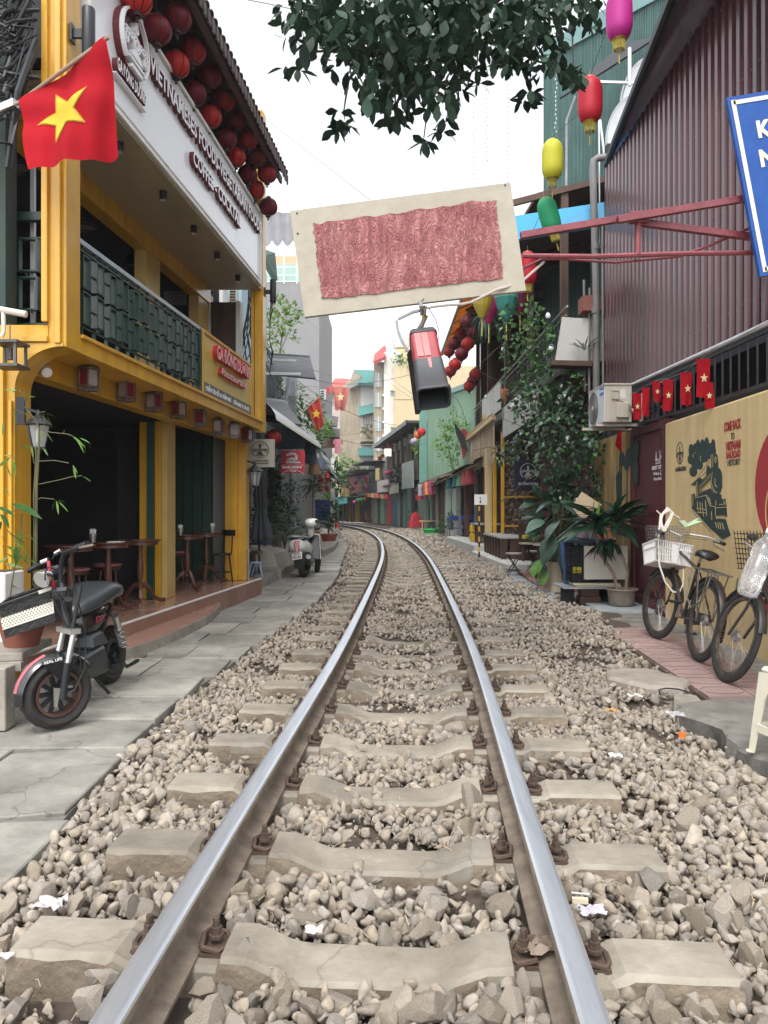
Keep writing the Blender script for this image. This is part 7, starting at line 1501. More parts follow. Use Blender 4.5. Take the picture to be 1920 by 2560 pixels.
b=B();b.plate(P(1388,905,11.7),P(1475,910,11.7),P(1476,798,11.7),P(1406,792,11.7),.03);b.build('white_panel',mat('white_panel_dusty',(.50,.49,.46),.8,var=.06),bx_)
b=B();b.box(3.12,3.45,11.6,11.9,4.38,4.62);b.build('red_planter',mat('red_planter',(.20,.07,.05),.7),bx_)
b=B();b.plate(P(1380,912,11.6),P(1480,915,11.6),P(1480,902,11.6),P(1380,900,11.6),.3);b.build('shelf_board',BRN,bx_)
sp_=thing('spider_plant','spiky aloe plant in the red planter on the terrace corner','plant',P(1462,880,11.6));c=P(1462,880,11.6);lmS=leaf_mesh(mat('aloe_leaf',(.07,.11,.08),.5,var=.2,two=.1),w=.09,droop=.4,segs=5)
for i in range(12):a=2*pi*i/12;inst('leaf',lmS,sp_,(0,0,.02),dir_euler(V((cos(a),sin(a)*.4,.9)),0),random.uniform(.25,.42))
# hanging things on terrace
for lab,px,py,D,s,c_ in(('hanging fern basket with long dark blades under the terrace roof',1220,795,15.5,1,(.03,.10,.07)),):
    t=thing('hanging_fern',lab,'plant',P(px,py,D));lmF=leaf_mesh(mat('fern_blade',c_,.5,var=.3,rnd='object',rv=.4,two=.2),w=.07,droop=.9,segs=5)
    for i in range(70):a=random.uniform(0,2*pi);inst('leaf',lmF,t,(.1*cos(a),.1*sin(a),.05),dir_euler(V((cos(a),sin(a),random.uniform(-1.0,.8))),0),random.uniform(.3,.5))
    b=B();b.lathe([(.06,-.25),(.13,-.12),(.13,0)],12,Matrix.Translation(P(px,py,D)));b.tube([P(px,py,D),P(px,py-60,D)],.006,4);b.build('basket',BRN,t)
def cone_lantern(lab,px,py,D,c,s=1.):
    r=thing('silk_lantern',lab,'lantern',P(px,py,D),'coloured silk lanterns of the terrace');T=Matrix.Translation(P(px,py,D))@Matrix.Scale(s,4);b=B();b.lathe([(.03,.24),(.14,.14),(.16,.05),(.12,-.08),(.04,-.24)],12,T);b.build('silk_shade',mat('silk_%d%d%d'%tuple(int(x*99)for x in c),c,.6,var=.1,two=.3),r)
    b=B();b.tube([T@V((0,0,-.24)),T@V((0,0,-.5))],.012,5);b.tube([T@V((0,0,.24)),T@V((0,0,.5))],.005,4);b.build('tassel',mat('fringe_yellow',(.60,.50,.10),.7,two=.3),r)
cone_lantern('yellow and magenta onion shaped lantern below the right half of the board',1205,752,13.5,(.55,.42,.06),1.3);cone_lantern('magenta silk lantern behind the yellow one under the board',1222,762,14.5,(.42,.03,.14),1.5)
cone_lantern('teal and grey onion shaped lantern in the dark terrace',1266,756,12.8,(.06,.30,.25),1.3);cone_lantern('dark crimson lantern with fringe right of the teal one',1300,745,12.9,(.22,.02,.08),1.2);cone_lantern('faded orange lantern hanging below the white banner',1262,987,17.5,(.60,.22,.10),.7);cone_lantern('yellow pennant shaped lantern at the far end of the banner',1215,1050,21,(.65,.45,.15),.8)
BLM=mat('bulb_glass',(.75,.75,.72),.2,var=.02)
for i,(px,py,D,w)in enumerate(((1370,790,12.2,'highest, near the handrail'),(1378,870,12.0,'left of the white panel'),(1280,1014,14,'below the white banner'),(1215,992,19,'far end'),(1292,1000,13.9,'just right of the banner bulb'))):
    t=thing('light_bulb','unlit white bulb hanging on the terrace edge, '+w,'light bulb',P(px,py,D),'bulbs along the terrace');T=Matrix.Translation(P(px,py,D));b=B();b.lathe([(.01,-.05),(.035,-.035),(.045,0),(.03,.04),(.02,.05)],12,T);b.build('bulb_glass',BLM,t,smooth=True);b=B();b.lathe([(.02,.05),(.02,.085)],8,T);b.build('socket',BLK,t)
# red lantern cluster
cluster=[(1180,770,16,'m'),(1168,804,18,'d'),(1184,829,17,'d'),(1152,833,15,'m'),(1135,859,15,'d'),(1170,859,17,'b'),(1123,879,14,'m'),(1154,885,17,'d'),(1137,912,16,'b'),(1126,928,14.5,'m'),(1189,936,16,'m'),(1181,953,14,'d'),(1173,965,14,'b')]
for i,(px,py,r,k)in enumerate(cluster):
    sc=1.3;D=F*.13*sc/r;kindn[k][1].put(P(px,py,D),(0,0,random.random()),sc,label='%s round lantern under the orange awning, %s from top of cluster'%(kindn[k][0],(ordn+['eleventh','twelfth','thirteenth'])[i]),group='red lanterns under the orange awning')
# stone clad front, yellow posts, black sign
SH=thing('stone_front_cafe','cafe front of brown split stone between yellow posts','building',(3.3,18.6,.3))
box_part('backing_wall',BRN,SH,2.95,4.3,18.62,18.7,.14,3.4)
STC=mat('brown_split_stone',(.26,.19,.14),.85,c2=(.12,.085,.06),sc=7,rnd='island',rv=.4,bump=.5)
v,f=ico(1);n_=420;xs_=rng.uniform(2.98,3.95,n_);zs_=rng.uniform(.2,3.0,n_);vv_,ff_=scatter('s',v,f,np.c_[xs_,np.full(n_,18.61),zs_],rng.uniform(0,6,(n_,3))*np.array([0,1,0]),np.c_[rng.uniform(.04,.09,n_),rng.uniform(.02,.04,n_),rng.uniform(.025,.045,n_)],None)
vv_=vv_-np.array([3.3,18.6,.3]);o_=np_mesh('stone_cladding',vv_,ff_,STC,SH);o_['kind']='stuff'
for x0,x1 in((2.93,3.0),(3.93,4.0)):box_part('yellow_post',YEL,SH,x0,x1,18.45,18.56,.14,3.2)
for z in(1.55,.82):box_part('yellow_rail',YEL,SH,3.0,3.93,18.5,18.54,z,z+.04)
box_part('counter_frame',YEL,SH,3.4,3.9,18.42,18.45,.74,.78);box_part('counter_frame',YEL,SH,3.4,3.44,18.42,18.45,.3,.74)
box_part('pale_pilaster',mat('pink_white_pilaster',(.50,.46,.46),.7),SH,4.0,4.12,18.3,18.4,.14,3.2)
box_part('yellow_wall',YELW,SH,2.72,2.9,19.9,20.0,.3,2.9);box_part('yellow_post',YEL,SH,2.83,2.92,19.2,19.3,.14,2.9)
BSG=thing('black_cafe_sign','black hanging sign with a round train emblem on the stone front','sign',P(1318,1190,16.6));a,c=P(1285,1227,16.6),P(1352,1142,16.6);b=B();b.box(a.x,c.x,16.6,16.65,a.z,c.z);b.build('sign_board',mat('navy_black',(.012,.014,.03),.5),BSG)
WE=mat('emblem_pale',(.55,.58,.60),.6);logo(BSG,frame(P(1320,1178,16.59),(1,0,0),(0,0,1)),.18,WE,.006);text('GA ĐÔNG DƯƠNG',frame(P(1296,1212,16.59),(1,0,0),(0,0,1)),.05,.45,'sign_lettering',WE,BSG,ext=.005,bold=.03)
# slats, polygon sign box, yellow beam
SLB=thing('bamboo_screen','row of hanging bamboo slats below the terrace edge','screen',(2.8,21,2.8))
for i in range(16):y=18.6+.36*i;box_part('slat',mat('bamboo_slat',(.42,.33,.22),.6,var=.2,rnd='object',rv=.2),SLB,2.74,2.78,y,y+.045,2.45-.02*(i%3),3.45)
b=B();b.bar((2.7,18.2,3.52),(2.7,24.4,3.52),.10,.12);b.bar((2.66,18.2,3.62),(2.66,24.4,3.62),.03,.03);b.build('bamboo_beam',mat('bamboo_beam',(.50,.36,.17),.5,var=.15),SLB)
CO=thing('corner_sign','pale grey faceted sign box lettered COR at the end of the slats','sign',P(1205,1110,22));a=[P(1176,1098,23.2),P(1197,1080,22.2),P(1243,1115,20.5),P(1243,1136,20.5),P(1206,1137,22.2),P(1186,1152,23.2)]
b=B();b.add([P(1176,1100,23.5),P(1197,1081,22),P(1197,1125,22),P(1176,1142,23.5),P(1243,1118,20),P(1243,1136,20),P(1208,1136,22),P(1187,1152,23.4),P(1187,1090,24.5),P(1243,1100,24.5)],[(0,1,2,3),(1,4,5,2),(2,5,6),(3,2,6,7),(0,8,1),(1,9,4)]);b.build('sign_box',mat('pale_metal_box',(.48,.46,.44),.45,var=.06),CO)
text('COR',frame(P(1200,1108,21.8),P(1243,1118,20)-P(1197,1100,22),(0,0,1)),.15,.9,'sign_lettering',mat('grey_letter',(.2,.2,.2),.5),CO,ext=.01)
# 0/8 kilometre plate
KP=thing('number_plate','white plate with 0 over 8 on a pole striped black and yellow','sign',P(1202,1248,17.2));a,c=P(1186,1262,17.2),P(1218,1236,17.2);b=B();b.box(a.x,c.x,17.2,17.23,a.z,c.z);b.build('plate',WHT,KP)
text('0',frame(P(1199,1247,17.19),(1,0,0),(0,0,1)),.045,None,'plate_digit',BLK,KP,ext=.004,bold=.03);text('8',frame(P(1198.5,1257,17.19),(1,0,0),(0,0,1)),.06,None,'plate_digit',BLK,KP,ext=.004,bold=.04)
x_=P(1198,1300,17.25).x
for i in range(12):box_part('pole_band',YEL if i%2 else BLK,KP,x_-.02,x_+.02,17.24,17.28,.14+.12*i,.26+.12*i)
# ---------------------------------------------------------------- ground floor row D 22..42 with thatch awning, green wall above
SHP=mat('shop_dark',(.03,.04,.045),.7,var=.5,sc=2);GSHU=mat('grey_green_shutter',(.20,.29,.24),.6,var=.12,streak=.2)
gx=lambda y:float(np.interp(y,[20,25,32,42,48,57,61,64,68,70,72,76,80],[3.3,3.2,2.98,2.46,1.56,.93,.02,-.65,-1.5,-2.45,-3.4,-4.75,-5.6]))
GH=thing('green_house','house clad in pale green corrugated sheets above a thatched shop awning','building',(3,32,0))
ys_=np.linspace(24.5,42,8)
for i in range(7):
    y0,y1=ys_[i],ys_[i+1];b=B();vs=[];m_=22
    for j in range(m_*2+1):
        y=y0+(y1-y0)*j/(2*m_);dx=.06 if j%2 else 0;zt_=5.5+(y-24.5)*.11
        vs+=[(gx(y)+dx,y,2.5),(gx(y)+dx,y,zt_)]
    b.add(vs,[(2*k,2*k+1,2*k+3,2*k+2)for k in range(2*m_)]);b.build('corrugated_sheet',GCOR,GH)
b=B();b.plate((gx(42)-.05,42,7.35),(gx(24.5)-.05,24.5,5.42),(gx(24.5)-.05,24.5,5.62),(gx(42)-.05,42,7.55),.1);b.build('roof_trim',mat('teal_trim',(.17,.31,.30),.5,var=.1),GH)
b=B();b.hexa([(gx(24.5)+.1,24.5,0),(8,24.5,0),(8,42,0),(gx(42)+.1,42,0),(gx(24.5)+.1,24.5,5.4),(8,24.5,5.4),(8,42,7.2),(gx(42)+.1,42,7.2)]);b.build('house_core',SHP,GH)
box_part('end_sheet',mat('teal_sheet',(.13,.30,.24),.5,var=.1),GH,2.0,2.44,41.9,42.0,2.6,7.0)
AW=mat('thatch',(.16,.12,.08),.95,c2=(.06,.05,.04),sc=20,bump=1)
b=B();vs=[]
for i in range(25):
    y=20.5+.9*i;vs+=[(gx(y)-.75+random.uniform(-.05,.05),y,2.62-.012*(y-20.5)+random.uniform(-.06,.04)),(gx(y)+.1,y,3.0)]
b.add(vs,[(2*i,2*i+2,2*i+3,2*i+1)for i in range(24)]);b.build('thatch_awning',AW,GH)
b=B()
for i in range(50):y=20.6+.43*i;x=gx(y)-.75;b.bar((x+.25,y,2.72),(x-.02,y+random.uniform(-.2,.2),2.46-.012*(y-20.5)),.05,.02)
o_=b.build('thatch_fringe',AW,GH);o_['kind']='stuff'
def post(par,y,dx,w,m,z0=.0,z1=2.6):x=gx(y)+dx;return box_part('post',m,par,x-w,x,y,y+w*1.5,z0,z1)
PLg=mat('pale_green_wall',(.42,.50,.44),.8,var=.08,streak=.1)
for y,w,m in((21.5,.12,BRN),(23.5,.1,mat('striped_post',(.25,.22,.2),.7,c2=(.05,.06,.06),sc=20)),(25.5,.14,BRN),(27.5,.1,GREY),(30.5,.18,PLg),(33,.12,BRN),(35,.12,mat('wood_plank_post',(.30,.22,.15),.7)),(37.5,.1,GSHU),(40,.14,GREY)):post(GH,y,-.25,w,m)
b=B();y0=29.2;b.hexa([(gx(29.2)-.22,29.2,0),(gx(29.2)-.1,29.2,0),(gx(33)-.1,33,0),(gx(33)-.22,33,0),(gx(29.2)-.22,29.2,2.7),(gx(29.2)-.1,29.2,2.7),(gx(33)-.1,33,2.7),(gx(33)-.22,33,2.7)]);b.build('plaster_wall',PLg,GH)
b=B();b.hexa([(gx(26.3)-.15,26.3,0.2),(gx(26.3)-.05,26.3,0.2),(gx(27)-.05,27,0.2),(gx(27)-.15,27,0.2),(gx(26.3)-.15,26.3,2.6),(gx(26.3)-.05,26.3,2.6),(gx(27)-.05,27,2.6),(gx(27)-.15,27,2.6)]);b.build('red_curtain',mat('red_curtain',(.22,.03,.04),.8),GH)
def swatch(name,lab,cat,y,dx,z0,z1,w,m,group=None):
    x=gx(y)+dx;t=thing(name,lab,cat,(x,y,z0),group);b=B();n=5
    b.add([(x-w/2+w*i/n,y+.04*sin(i*2),z0+(z1-z0)*j)for j in(0,1)for i in range(n+1)],[(i,i+1,i+n+2,i+n+1)for i in range(n)]);b.build('cloth',m,t);return t
def C(n,c,**k):return mat(n,c,.8,var=.1,**k)
for i,(y,c_,lab)in enumerate(((23.0,(.35,.05,.06),'crimson bucket lampshade under the thatch awning, nearest'),(24.0,(.38,.07,.07),'crimson bucket lampshade under the thatch awning, second'),(25.2,(.10,.30,.14),'green bucket lampshade beside the crimson pair'),(26.4,(.02,.10,.12),'dark teal bucket lampshade under the thatch awning'),(28.3,(.03,.12,.14),'dark teal bucket lampshade, farther one'))):
    t=thing('bucket_lampshade',lab,'lampshade',(gx(y)-.55,y,2.2),'bucket lampshades under the thatch');b=B();b.lathe([(.20,-.3),(.15,.05),(.15,.12)],12,Matrix.Translation((gx(y)-.55,y,2.35)),cap=False);b.build('shade',mat('shade_%d'%i,c_,.7,var=.1,two=.2),t,smooth=True);b=B();b.tube([(gx(y)-.55,y,2.45),(gx(y)-.55,y,2.7)],.01,4);b.build('cord',BLK,t)
for i,(y,c_,lab)in enumerate(((34.0,(.35,.06,.12),'maroon cloth hung under the far end of the thatch'),(35.2,(.60,.35,.10),'yellow orange cloth hung under the thatch'),(36.4,(.40,.05,.12),'wine red cloth hung beside the yellow one'),(38.5,(.35,.35,.38),'grey cloth hung at the far end of the thatch'))):swatch('hanging_cloth',lab,'cloth',y,-.7,1.95,2.55,.35,C('cloth%d'%i,c_))
# potted things along the row
PW=mat('white_pot',(.60,.57,.52),.6,var=.06)
def pot(lab,px,py,r,h,m,z=0.,name='flower_pot',plant=None):
    p=G(px,py,z);t=thing(name,lab,'flower pot',p);T=Matrix.Translation(p);b=B();b.lathe([(r*.72,0),(r,h*.92),(r*1.06,h*.92),(r*1.06,h),(r*.9,h),(r*.85,h*.85),(0,h*.85)],16,T,cap=False);b.build('pot_body',m,t,smooth=True);return p+V((0,0,h*.85))
p=pot('tall white pot with dark bush beside the blue folding chair',1158,1352,.20,.62,PW,.0);bush('potted_bush','dark leafy bush in the tall white pot',p,.28,.28,.55,260,.14,GD)
p=pot('white pot on a red saucer left of the tall white pot',1130,1350,.19,.42,PW,.0);bush('potted_bush','low grey green bush with pale flowers in the white pot',p,.45,.4,.38,300,.12,mat('grey_green_leaf',(.10,.16,.08),.6,var=.3,rnd='island',rv=.4,two=.3))
p=pot('small pink clay pot at the edge of the ballast',1102,1349,.16,.22,mat('pink_clay',(.45,.34,.28),.7));bush('potted_bush','small pale bush in the pink clay pot',p,.25,.25,.3,120,.11,GM_)
p=G(1079,1339);t=thing('plastic_tub','bright green plastic tub standing on the ballast edge','tub',p);b=B();b.lathe([(.33,0),(.42,.28),(.45,.28),(.45,.32),(.38,.32),(.30,.06),(0,.06)],20,Matrix.Translation(p),cap=False);b.build('tub_body',mat('bright_green_plastic',(.05,.55,.14),.4,var=.05),t,smooth=True)
p=G(1079,1335);t=thing('wooden_table','small pale wooden table behind the green tub','table',p);b=B();b.box(p.x-.6,p.x+.6,p.y,p.y+.5,.62,.68);b.build('table_top',mat('pale_pine',(.55,.40,.20),.6),t)
for sx in(-.5,.45):box_part('leg',mat('pale_pine',(.55,.40,.20),.6),t,p.x+sx,p.x+sx+.05,p.y+.02,p.y+.07,0,.62)
def blue_chair(lab,px,py,z):
    p=G(px,py,z);t=thing('folding_chair',lab,'chair',p,'blue folding chairs');m=mat('blue_slat',(.03,.07,.30),.5);b=B();b.box(p.x-.28,p.x+.28,p.y,p.y+.03,p.z+.72,p.z+.9);b.build('backrest',m,t);b=B();b.box(p.x-.28,p.x+.28,p.y-.4,p.y,p.z+.42,p.z+.45);b.build('seat',m,t);b=B()
    for s in(-.26,.26):b.tube([(p.x+s,p.y,p.z+.9),(p.x+s,p.y-.4,p.z)],.014,5);b.tube([(p.x+s,p.y-.4,p.z+.43),(p.x+s,p.y+.05,p.z)],.014,5)
    b.build('chair_leg',BLKM,t)
blue_chair('blue slatted folding chair on the farther step',1172,1352,.14);blue_chair('blue slatted folding chair half hidden by the potted bushes',1140,1348,.1)
p=G(1188,1354,.3);t=thing('yellow_stool','stack of yellow ribbed plastic drums beside the far wooden table','drum',p);b=B();b.lathe([(.13,0),(.17,.05),(.17,.22),(.12,.26),(.17,.30),(.17,.46),(.13,.5)],14,Matrix.Translation(p));b.build('drum_body',mat('yellow_plastic',(.62,.38,.02),.45),t,smooth=True)
# ================================================================ far houses round the bend
def fbox(b,y0,y1,d0,d1,z0,z1,zz=None):
    """box on the row line between distances y0<y1 (d: inwards positive)"""
    def pt(y,d):x=gx(y);h=(gx(y+.3)-gx(y-.3))/.6;n=V((1,-h,0)).normalized();return V((x,y,0))+n*d
    a,b_,c,e=pt(y0,d0),pt(y0,d1),pt(y1,d1),pt(y1,d0);za=zz if zz else(z1,z1)
    return b.hexa([V((a.x,a.y,z0)),V((b_.x,b_.y,z0)),V((c.x,c.y,z0)),V((e.x,e.y,z0)),V((a.x,a.y,za[0])),V((b_.x,b_.y,za[0])),V((c.x,c.y,za[1])),V((e.x,e.y,za[1]))])
def fp_(name,m,par,*a,**k):b=B();fbox(b,*a,**k);return b.build(name,m,par)
GWALL=mat('green_door_panel',(.17,.27,.18),.7,var=.15,streak=.2);NAVY=mat('blue_door',(.05,.09,.16),.6,var=.3);WDK=mat('weathered_wood',(.12,.085,.065),.8,var=.4,sc=3,stretch=(1,1,.2))
H1=thing('wooden_balcony_house','two storey dark timber house with deep dark roof and hanging shades, far right side','building',(gx(50),50,0))
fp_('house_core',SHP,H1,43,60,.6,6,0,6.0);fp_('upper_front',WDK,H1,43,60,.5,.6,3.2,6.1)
fp_('roof',mat('dark_roof_sheet',(.05,.05,.05),.6),H1,43,61,-1.0,3.5,6.25,6.4);fp_('roof_edge',BLKM,H1,43,61,-1.05,-1.0,6.15,6.42)
for y in(44,46.5,49.5,53,57):fp_('upper_post',WDK,H1,y,y+.25,-.3,-.1,3.0,6.2)
for y0,y1 in((44.5,46.2),(47,49),(50,52.5),(53.6,56.5)):fp_('window_opening',DARK,H1,y0,y1,.44,.5,3.9,5.8);fp_('window_frame',WHT,H1,y0,y0+.12,.40,.46,3.9,5.8);fp_('window_frame',WHT,H1,y0,y1,.40,.46,5.72,5.8)
fp_('balcony_slab',WDK,H1,43.5,60,-.5,.6,3.0,3.12);fp_('balcony_rail',BLKM,H1,43.5,60,-.5,-.45,3.9,3.97)
for k_ in range(26):y=43.7+.62*k_;fp_('baluster',BLKM,H1,y,y+.08,-.5,-.46,3.12,3.9)
for y0,y1,m,n in((43,44.6,GWALL,'door_panel'),(45.4,46.4,DARK,'doorway'),(46.6,48,GWALL,'door_panel'),(48.2,49.4,NAVY,'door_panel'),(49.6,51,GWALL,'door_panel'),(51.3,53,DARK,'doorway'),(53.2,55.5,GSHU,'roller_shutter'),(55.8,58,NAVY,'door_panel'),(58.2,60,mat('red_door',(.30,.05,.045),.7),'door_panel')):fp_(n,m,H1,y0,y1,-.05,.6,0,2.9)
H2=thing('green_shutter_house','two storey house with dark flat awnings and green ground floor panels at the bend','building',(gx(64),64,0))
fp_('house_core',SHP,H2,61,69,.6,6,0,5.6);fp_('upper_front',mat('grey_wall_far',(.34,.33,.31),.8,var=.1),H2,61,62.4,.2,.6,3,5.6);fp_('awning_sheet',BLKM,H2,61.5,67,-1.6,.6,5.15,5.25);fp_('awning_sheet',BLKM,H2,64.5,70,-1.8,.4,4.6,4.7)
for y0,y1 in((62.6,63.4),(63.9,64.9),(65.5,66.6),(67,68)):fp_('lit_window',mat('warm_window',(.62,.50,.38),.7),H2,y0,y1,.5,.6,3.4,4.7);fp_('window_frame',BRN,H2,y0,y0+.12,.44,.5,3.4,4.7)
fp_('balcony_rail',BLKM,H2,61.5,68.5,-.4,-.3,2.7,3.5);fp_('balcony_slab',GSHU,H2,61,69,-.6,.6,2.5,2.62)
for y0,y1,m,n in((61,62.6,GWALL,'door_panel'),(62.8,63.6,DARK,'doorway'),(63.7,65.2,GWALL,'door_panel'),(65.4,66.3,mat('orange_wall',(.30,.14,.08),.8),'door_panel'),(66.5,69,DARK,'doorway')):fp_(n,m,H2,y0,y1,.0,.6,0,2.5)
H3=thing('yellow_curtain_shop','low shop at the bend with yellow curtains and a wooden awning hung with lanterns','building',(gx(71),71,0))
fp_('house_core',SHP,H3,69,78,.6,5,0,4.6);fp_('upper_wall',mat('brick_red_wall',(.26,.08,.06),.8,var=.2),H3,69,75,.3,.6,2.8,4.4);fp_('awning_sheet',GSHU,H3,69,76.5,-1.2,.6,2.35,2.45);fp_('roof',BLKM,H3,69,78,-.6,5,4.6,4.75)
for y0,y1,m,n in((69.2,69.9,WDK,'door_panel'),(70.1,70.9,mat('yellow_curtain',(.60,.42,.06),.8,var=.2),'curtain'),(71.2,71.8,BRN,'doorway'),(71.9,72.7,mat('yellow_curtain',(.60,.42,.06),.8,var=.2),'curtain')):fp_(n,m,H3,y0,y1,.1,.6,0,2.3)
for y in(69.0,70.0,71.05,72.8):fp_('awning_post',BRN,H3,y,y+.12,-1.1,-1.0,0,2.35)
fp_('roller_shutter',GSHU,H3,73.4,74.4,.0,.6,0,2.4);fp_('pink_pilaster',mat('pink_pilaster',(.45,.12,.13),.7),H3,74.45,74.7,-.05,.6,0,2.4);fp_('roller_shutter',GSHU,H3,74.8,77,.0,.6,0,2.4)
for y0,y1 in((69.3,70.3),(70.6,71.3)):fp_('menu_board',mat('ochre_board',(.50,.38,.14),.7),H3,y0,y1,-1.25,-1.2,2.4,3.2)
# coloured small lanterns, cloths, along far right
colsL=[((.55,.05,.05),'red'),((.60,.40,.08),'amber'),((.10,.22,.50),'blue'),((.55,.10,.32),'pink'),((.10,.42,.20),'green'),((.60,.58,.50),'cream'),((.35,.08,.30),'purple'),((.55,.22,.08),'orange')]
def mini_lantern(c,cn):
    r=thing('small_lantern','','lantern');b=B();b.lathe([(.05,.2),(.22,.06),(.2,-.05),(.06,-.2)],10);b.build('silk_shade',mat('mini_'+cn,c,.7,var=.1,two=.3),r);b=B();b.tube([(0,0,-.2),(0,0,-.42)],.02,4);b.build('tassel',mat('mini_'+cn,c,.7),r);return Stamp(r)
ML=[mini_lantern(c_,n_)for c_,n_ in colsL]
spots=[(868,1203,68,2),(872,1211,68,4),(878,1216,68,1),(888,1208,68,3),(893,1200,68,2),(897,1197,67,2),(905,1204,67,4),(909,1201,67,1),(913,1196,66,3),(908,1218,67,2),(916,1215,66,7),(875,1224,69,3),(882,1222,69,6),(917,1222,66,0),(886,1255,66,3),(895,1250,66,4),(903,1249,66,4),(912,1247,66,7),(968,1183,54,3),(975,1180,54,0),(958,1118,58,7),(965,1113,57,0),(972,1110,56,1),(977,1108,55,0),(956,1140,60,7),(949,1146,61,0),(942,1150,62,5),(984,1112,54,0)]
ordl=ordn+['eleventh','twelfth','thirteenth','fourteenth','fifteenth','sixteenth','seventeenth','eighteenth','nineteenth','twentieth','twenty-first','twenty-second']
for grp,where in(([q for q in spots if q[0]<925],'outside the low shop at the bend'),([q for q in spots if q[0]>=925],'on the far timber house')):
    for i,(px,py,D,k)in enumerate(sorted(grp)):
        nm=colsL[k][1];ML[k].put(P(px,py,D),(0,0,random.random()),.9,label='small %s lantern %s, %s from the left'%(nm,where,ordl[i]),group='small coloured lanterns '+where)
for i in range(5):
    px,py,D=990+13*i,1120-7*i-abs(i-1)*1,52-2.2*i
    t=thing('paper_lantern','pale cylindrical paper lantern under the dark timber roof, %s from the left'%ordn[i],'lantern',P(px,py,D),'cylindrical lanterns under the timber roof');b=B();b.lathe([(.20,-.28),(.18,.28)],12,Matrix.Translation(P(px,py,D)));b.build('shade',mat('paper_shade',(.45,.44,.35),.8,c2=(.25,.28,.22),sc=6,two=.3),t,smooth=True);b=B();b.tube([P(px,py-8,D),P(px,py-20,D)],.015,4);b.build('cord',BLK,t)
for lab,px,py,D,r,c_ in(('bright red round lantern on the string beside the green wall',1054,1080,38,.22,(.60,.02,.03)),('orange round lantern just left of the bright red one',1045,1088,38.5,.2,(.70,.20,.06)),('pale lilac lantern below the orange one',1034,1104,39,.18,(.45,.38,.55)),('white lantern next to the lilac one',1042,1100,39,.18,(.65,.62,.55))):
    t=thing('balloon_lantern',lab,'lantern',P(px,py,D));b=B();b.lathe([(r*sin(a),-r*cos(a))for a in np.linspace(.2,pi-.2,8)],14,Matrix.Translation(P(px,py,D)));b.build('paper_body',mat('balloon_%d'%px,c_,.6,var=.05,two=.3),t,smooth=True);b=B();b.tube([P(px,py-8,D),P(px+4,py-22,D)],.01,4);b.build('cord',BLK,t)
NI=0
for(px0,px1,py0,py1,D0_,D1_,n,cols,w_)in((915,962,1232,1236,64,57,14,[0,7,0,4,1,0,3,7,0,0,1,4,0,0],'red and mixed'),(1037,1075,1236,1228,44,38,7,[0,0,3,0,0,5,0],'crimson')):
    t=thing('bunting','row of %s small pennants strung along the shop awning'%w_,'bunting',P(px0,py0,D0_))
    for i in range(n):
        u=i/(n-1);D=D0_+(D1_-D0_)*u;p=P(px0+(px1-px0)*u,py0+(py1-py0)*u,D);b=B();b.add([p,p+V((.22,.02,0)),p+V((.19,0,-.38)),p+V((.05,.02,-.34))],[(0,1,2,3)]);b.build('pennant',C('bunt%d'%cols[i],colsL[cols[i]][0]),t)
    b=B();b.tube([P(px0-3,py0,D0_),P(px1+3,py1,D1_)],.012,4);b.build('line',BLK,t)
t=thing('red_cloth','bright red cloth draped over a rack in front of the far houses','cloth',P(1036,1310,43));p=P(1038,1322,43);b=B();n=9;vs=[]
for j in range(6):
    for i in range(n):u=i/(n-1)-.5;v_=j/5;wd=.45+.4*v_;vs.append((p.x+u*wd+(.25*v_ if u>0 else .0),p.y+.12*sin(i*2.1)*v_-.15*(1-abs(u)*2),p.z+1.0*(1-v_*(.9+.1*abs(u)))-.2*(1-v_)*abs(u)*2+.02))
b.add(vs,[(j*n+i,(j+1)*n+i,(j+1)*n+i+1,j*n+i+1)for j in range(5)for i in range(n-1)]);b.build('cloth_drape',mat('bright_red_cloth',(.52,.03,.05),.75,two=.15),t,smooth='all')
p=G(1042,1325);pot('wide brass bowl with a dark plant near the red cloth',1042,1325,.40,.25,mat('brass_bowl',(.50,.36,.18),.5,.4));bush('potted_bush','dark shrub in the wide brass bowl',V((p.x,p.y,.2)),.55,.5,.5,160,.22,GD)
for lab,px,py,m in(('brown wooden chair standing out on the ballast far down the track',920,1311,WOODR),('brown chair with white cushion near the green panels',943,1308,WOODD)):
    p=G(px,py);t=thing('wooden_chair',lab,'chair',p);T=Matrix.Translation(p)@Matrix.Rotation(.5,4,'Z');b=B();b.mbox(T@Matrix.Translation((0,0,.45)),.5,.5,.05);b.build('seat',m,t);b=B();b.mbox(T@Matrix.Translation((-.22,.0,.8)),.05,.5,.55);b.build('backrest',m,t)
    for sx in(-.22,.22):
        for sy in(-.22,.22):b=B();b.mbox(T@Matrix.Translation((sx,sy,.22)),.05,.05,.45);b.build('leg',m,t)
p=G(982,1307);t=thing('white_cabinet','small white cabinet with round jug on top outside a far shop','cabinet',p);b=B();b.box(p.x-.45,p.x+.4,p.y,p.y+.6,0,1.25);b.build('cabinet_body',WHT,t,bevel=.03);b=B();b.lathe([(.3,0),(.42,.1),(.42,.3),(.25,.42)],14,Matrix.Translation((p.x,p.y+.3,1.25)));b.build('lid_pot',mat('cream_pot',(.6,.55,.45),.6),t,smooth=True)
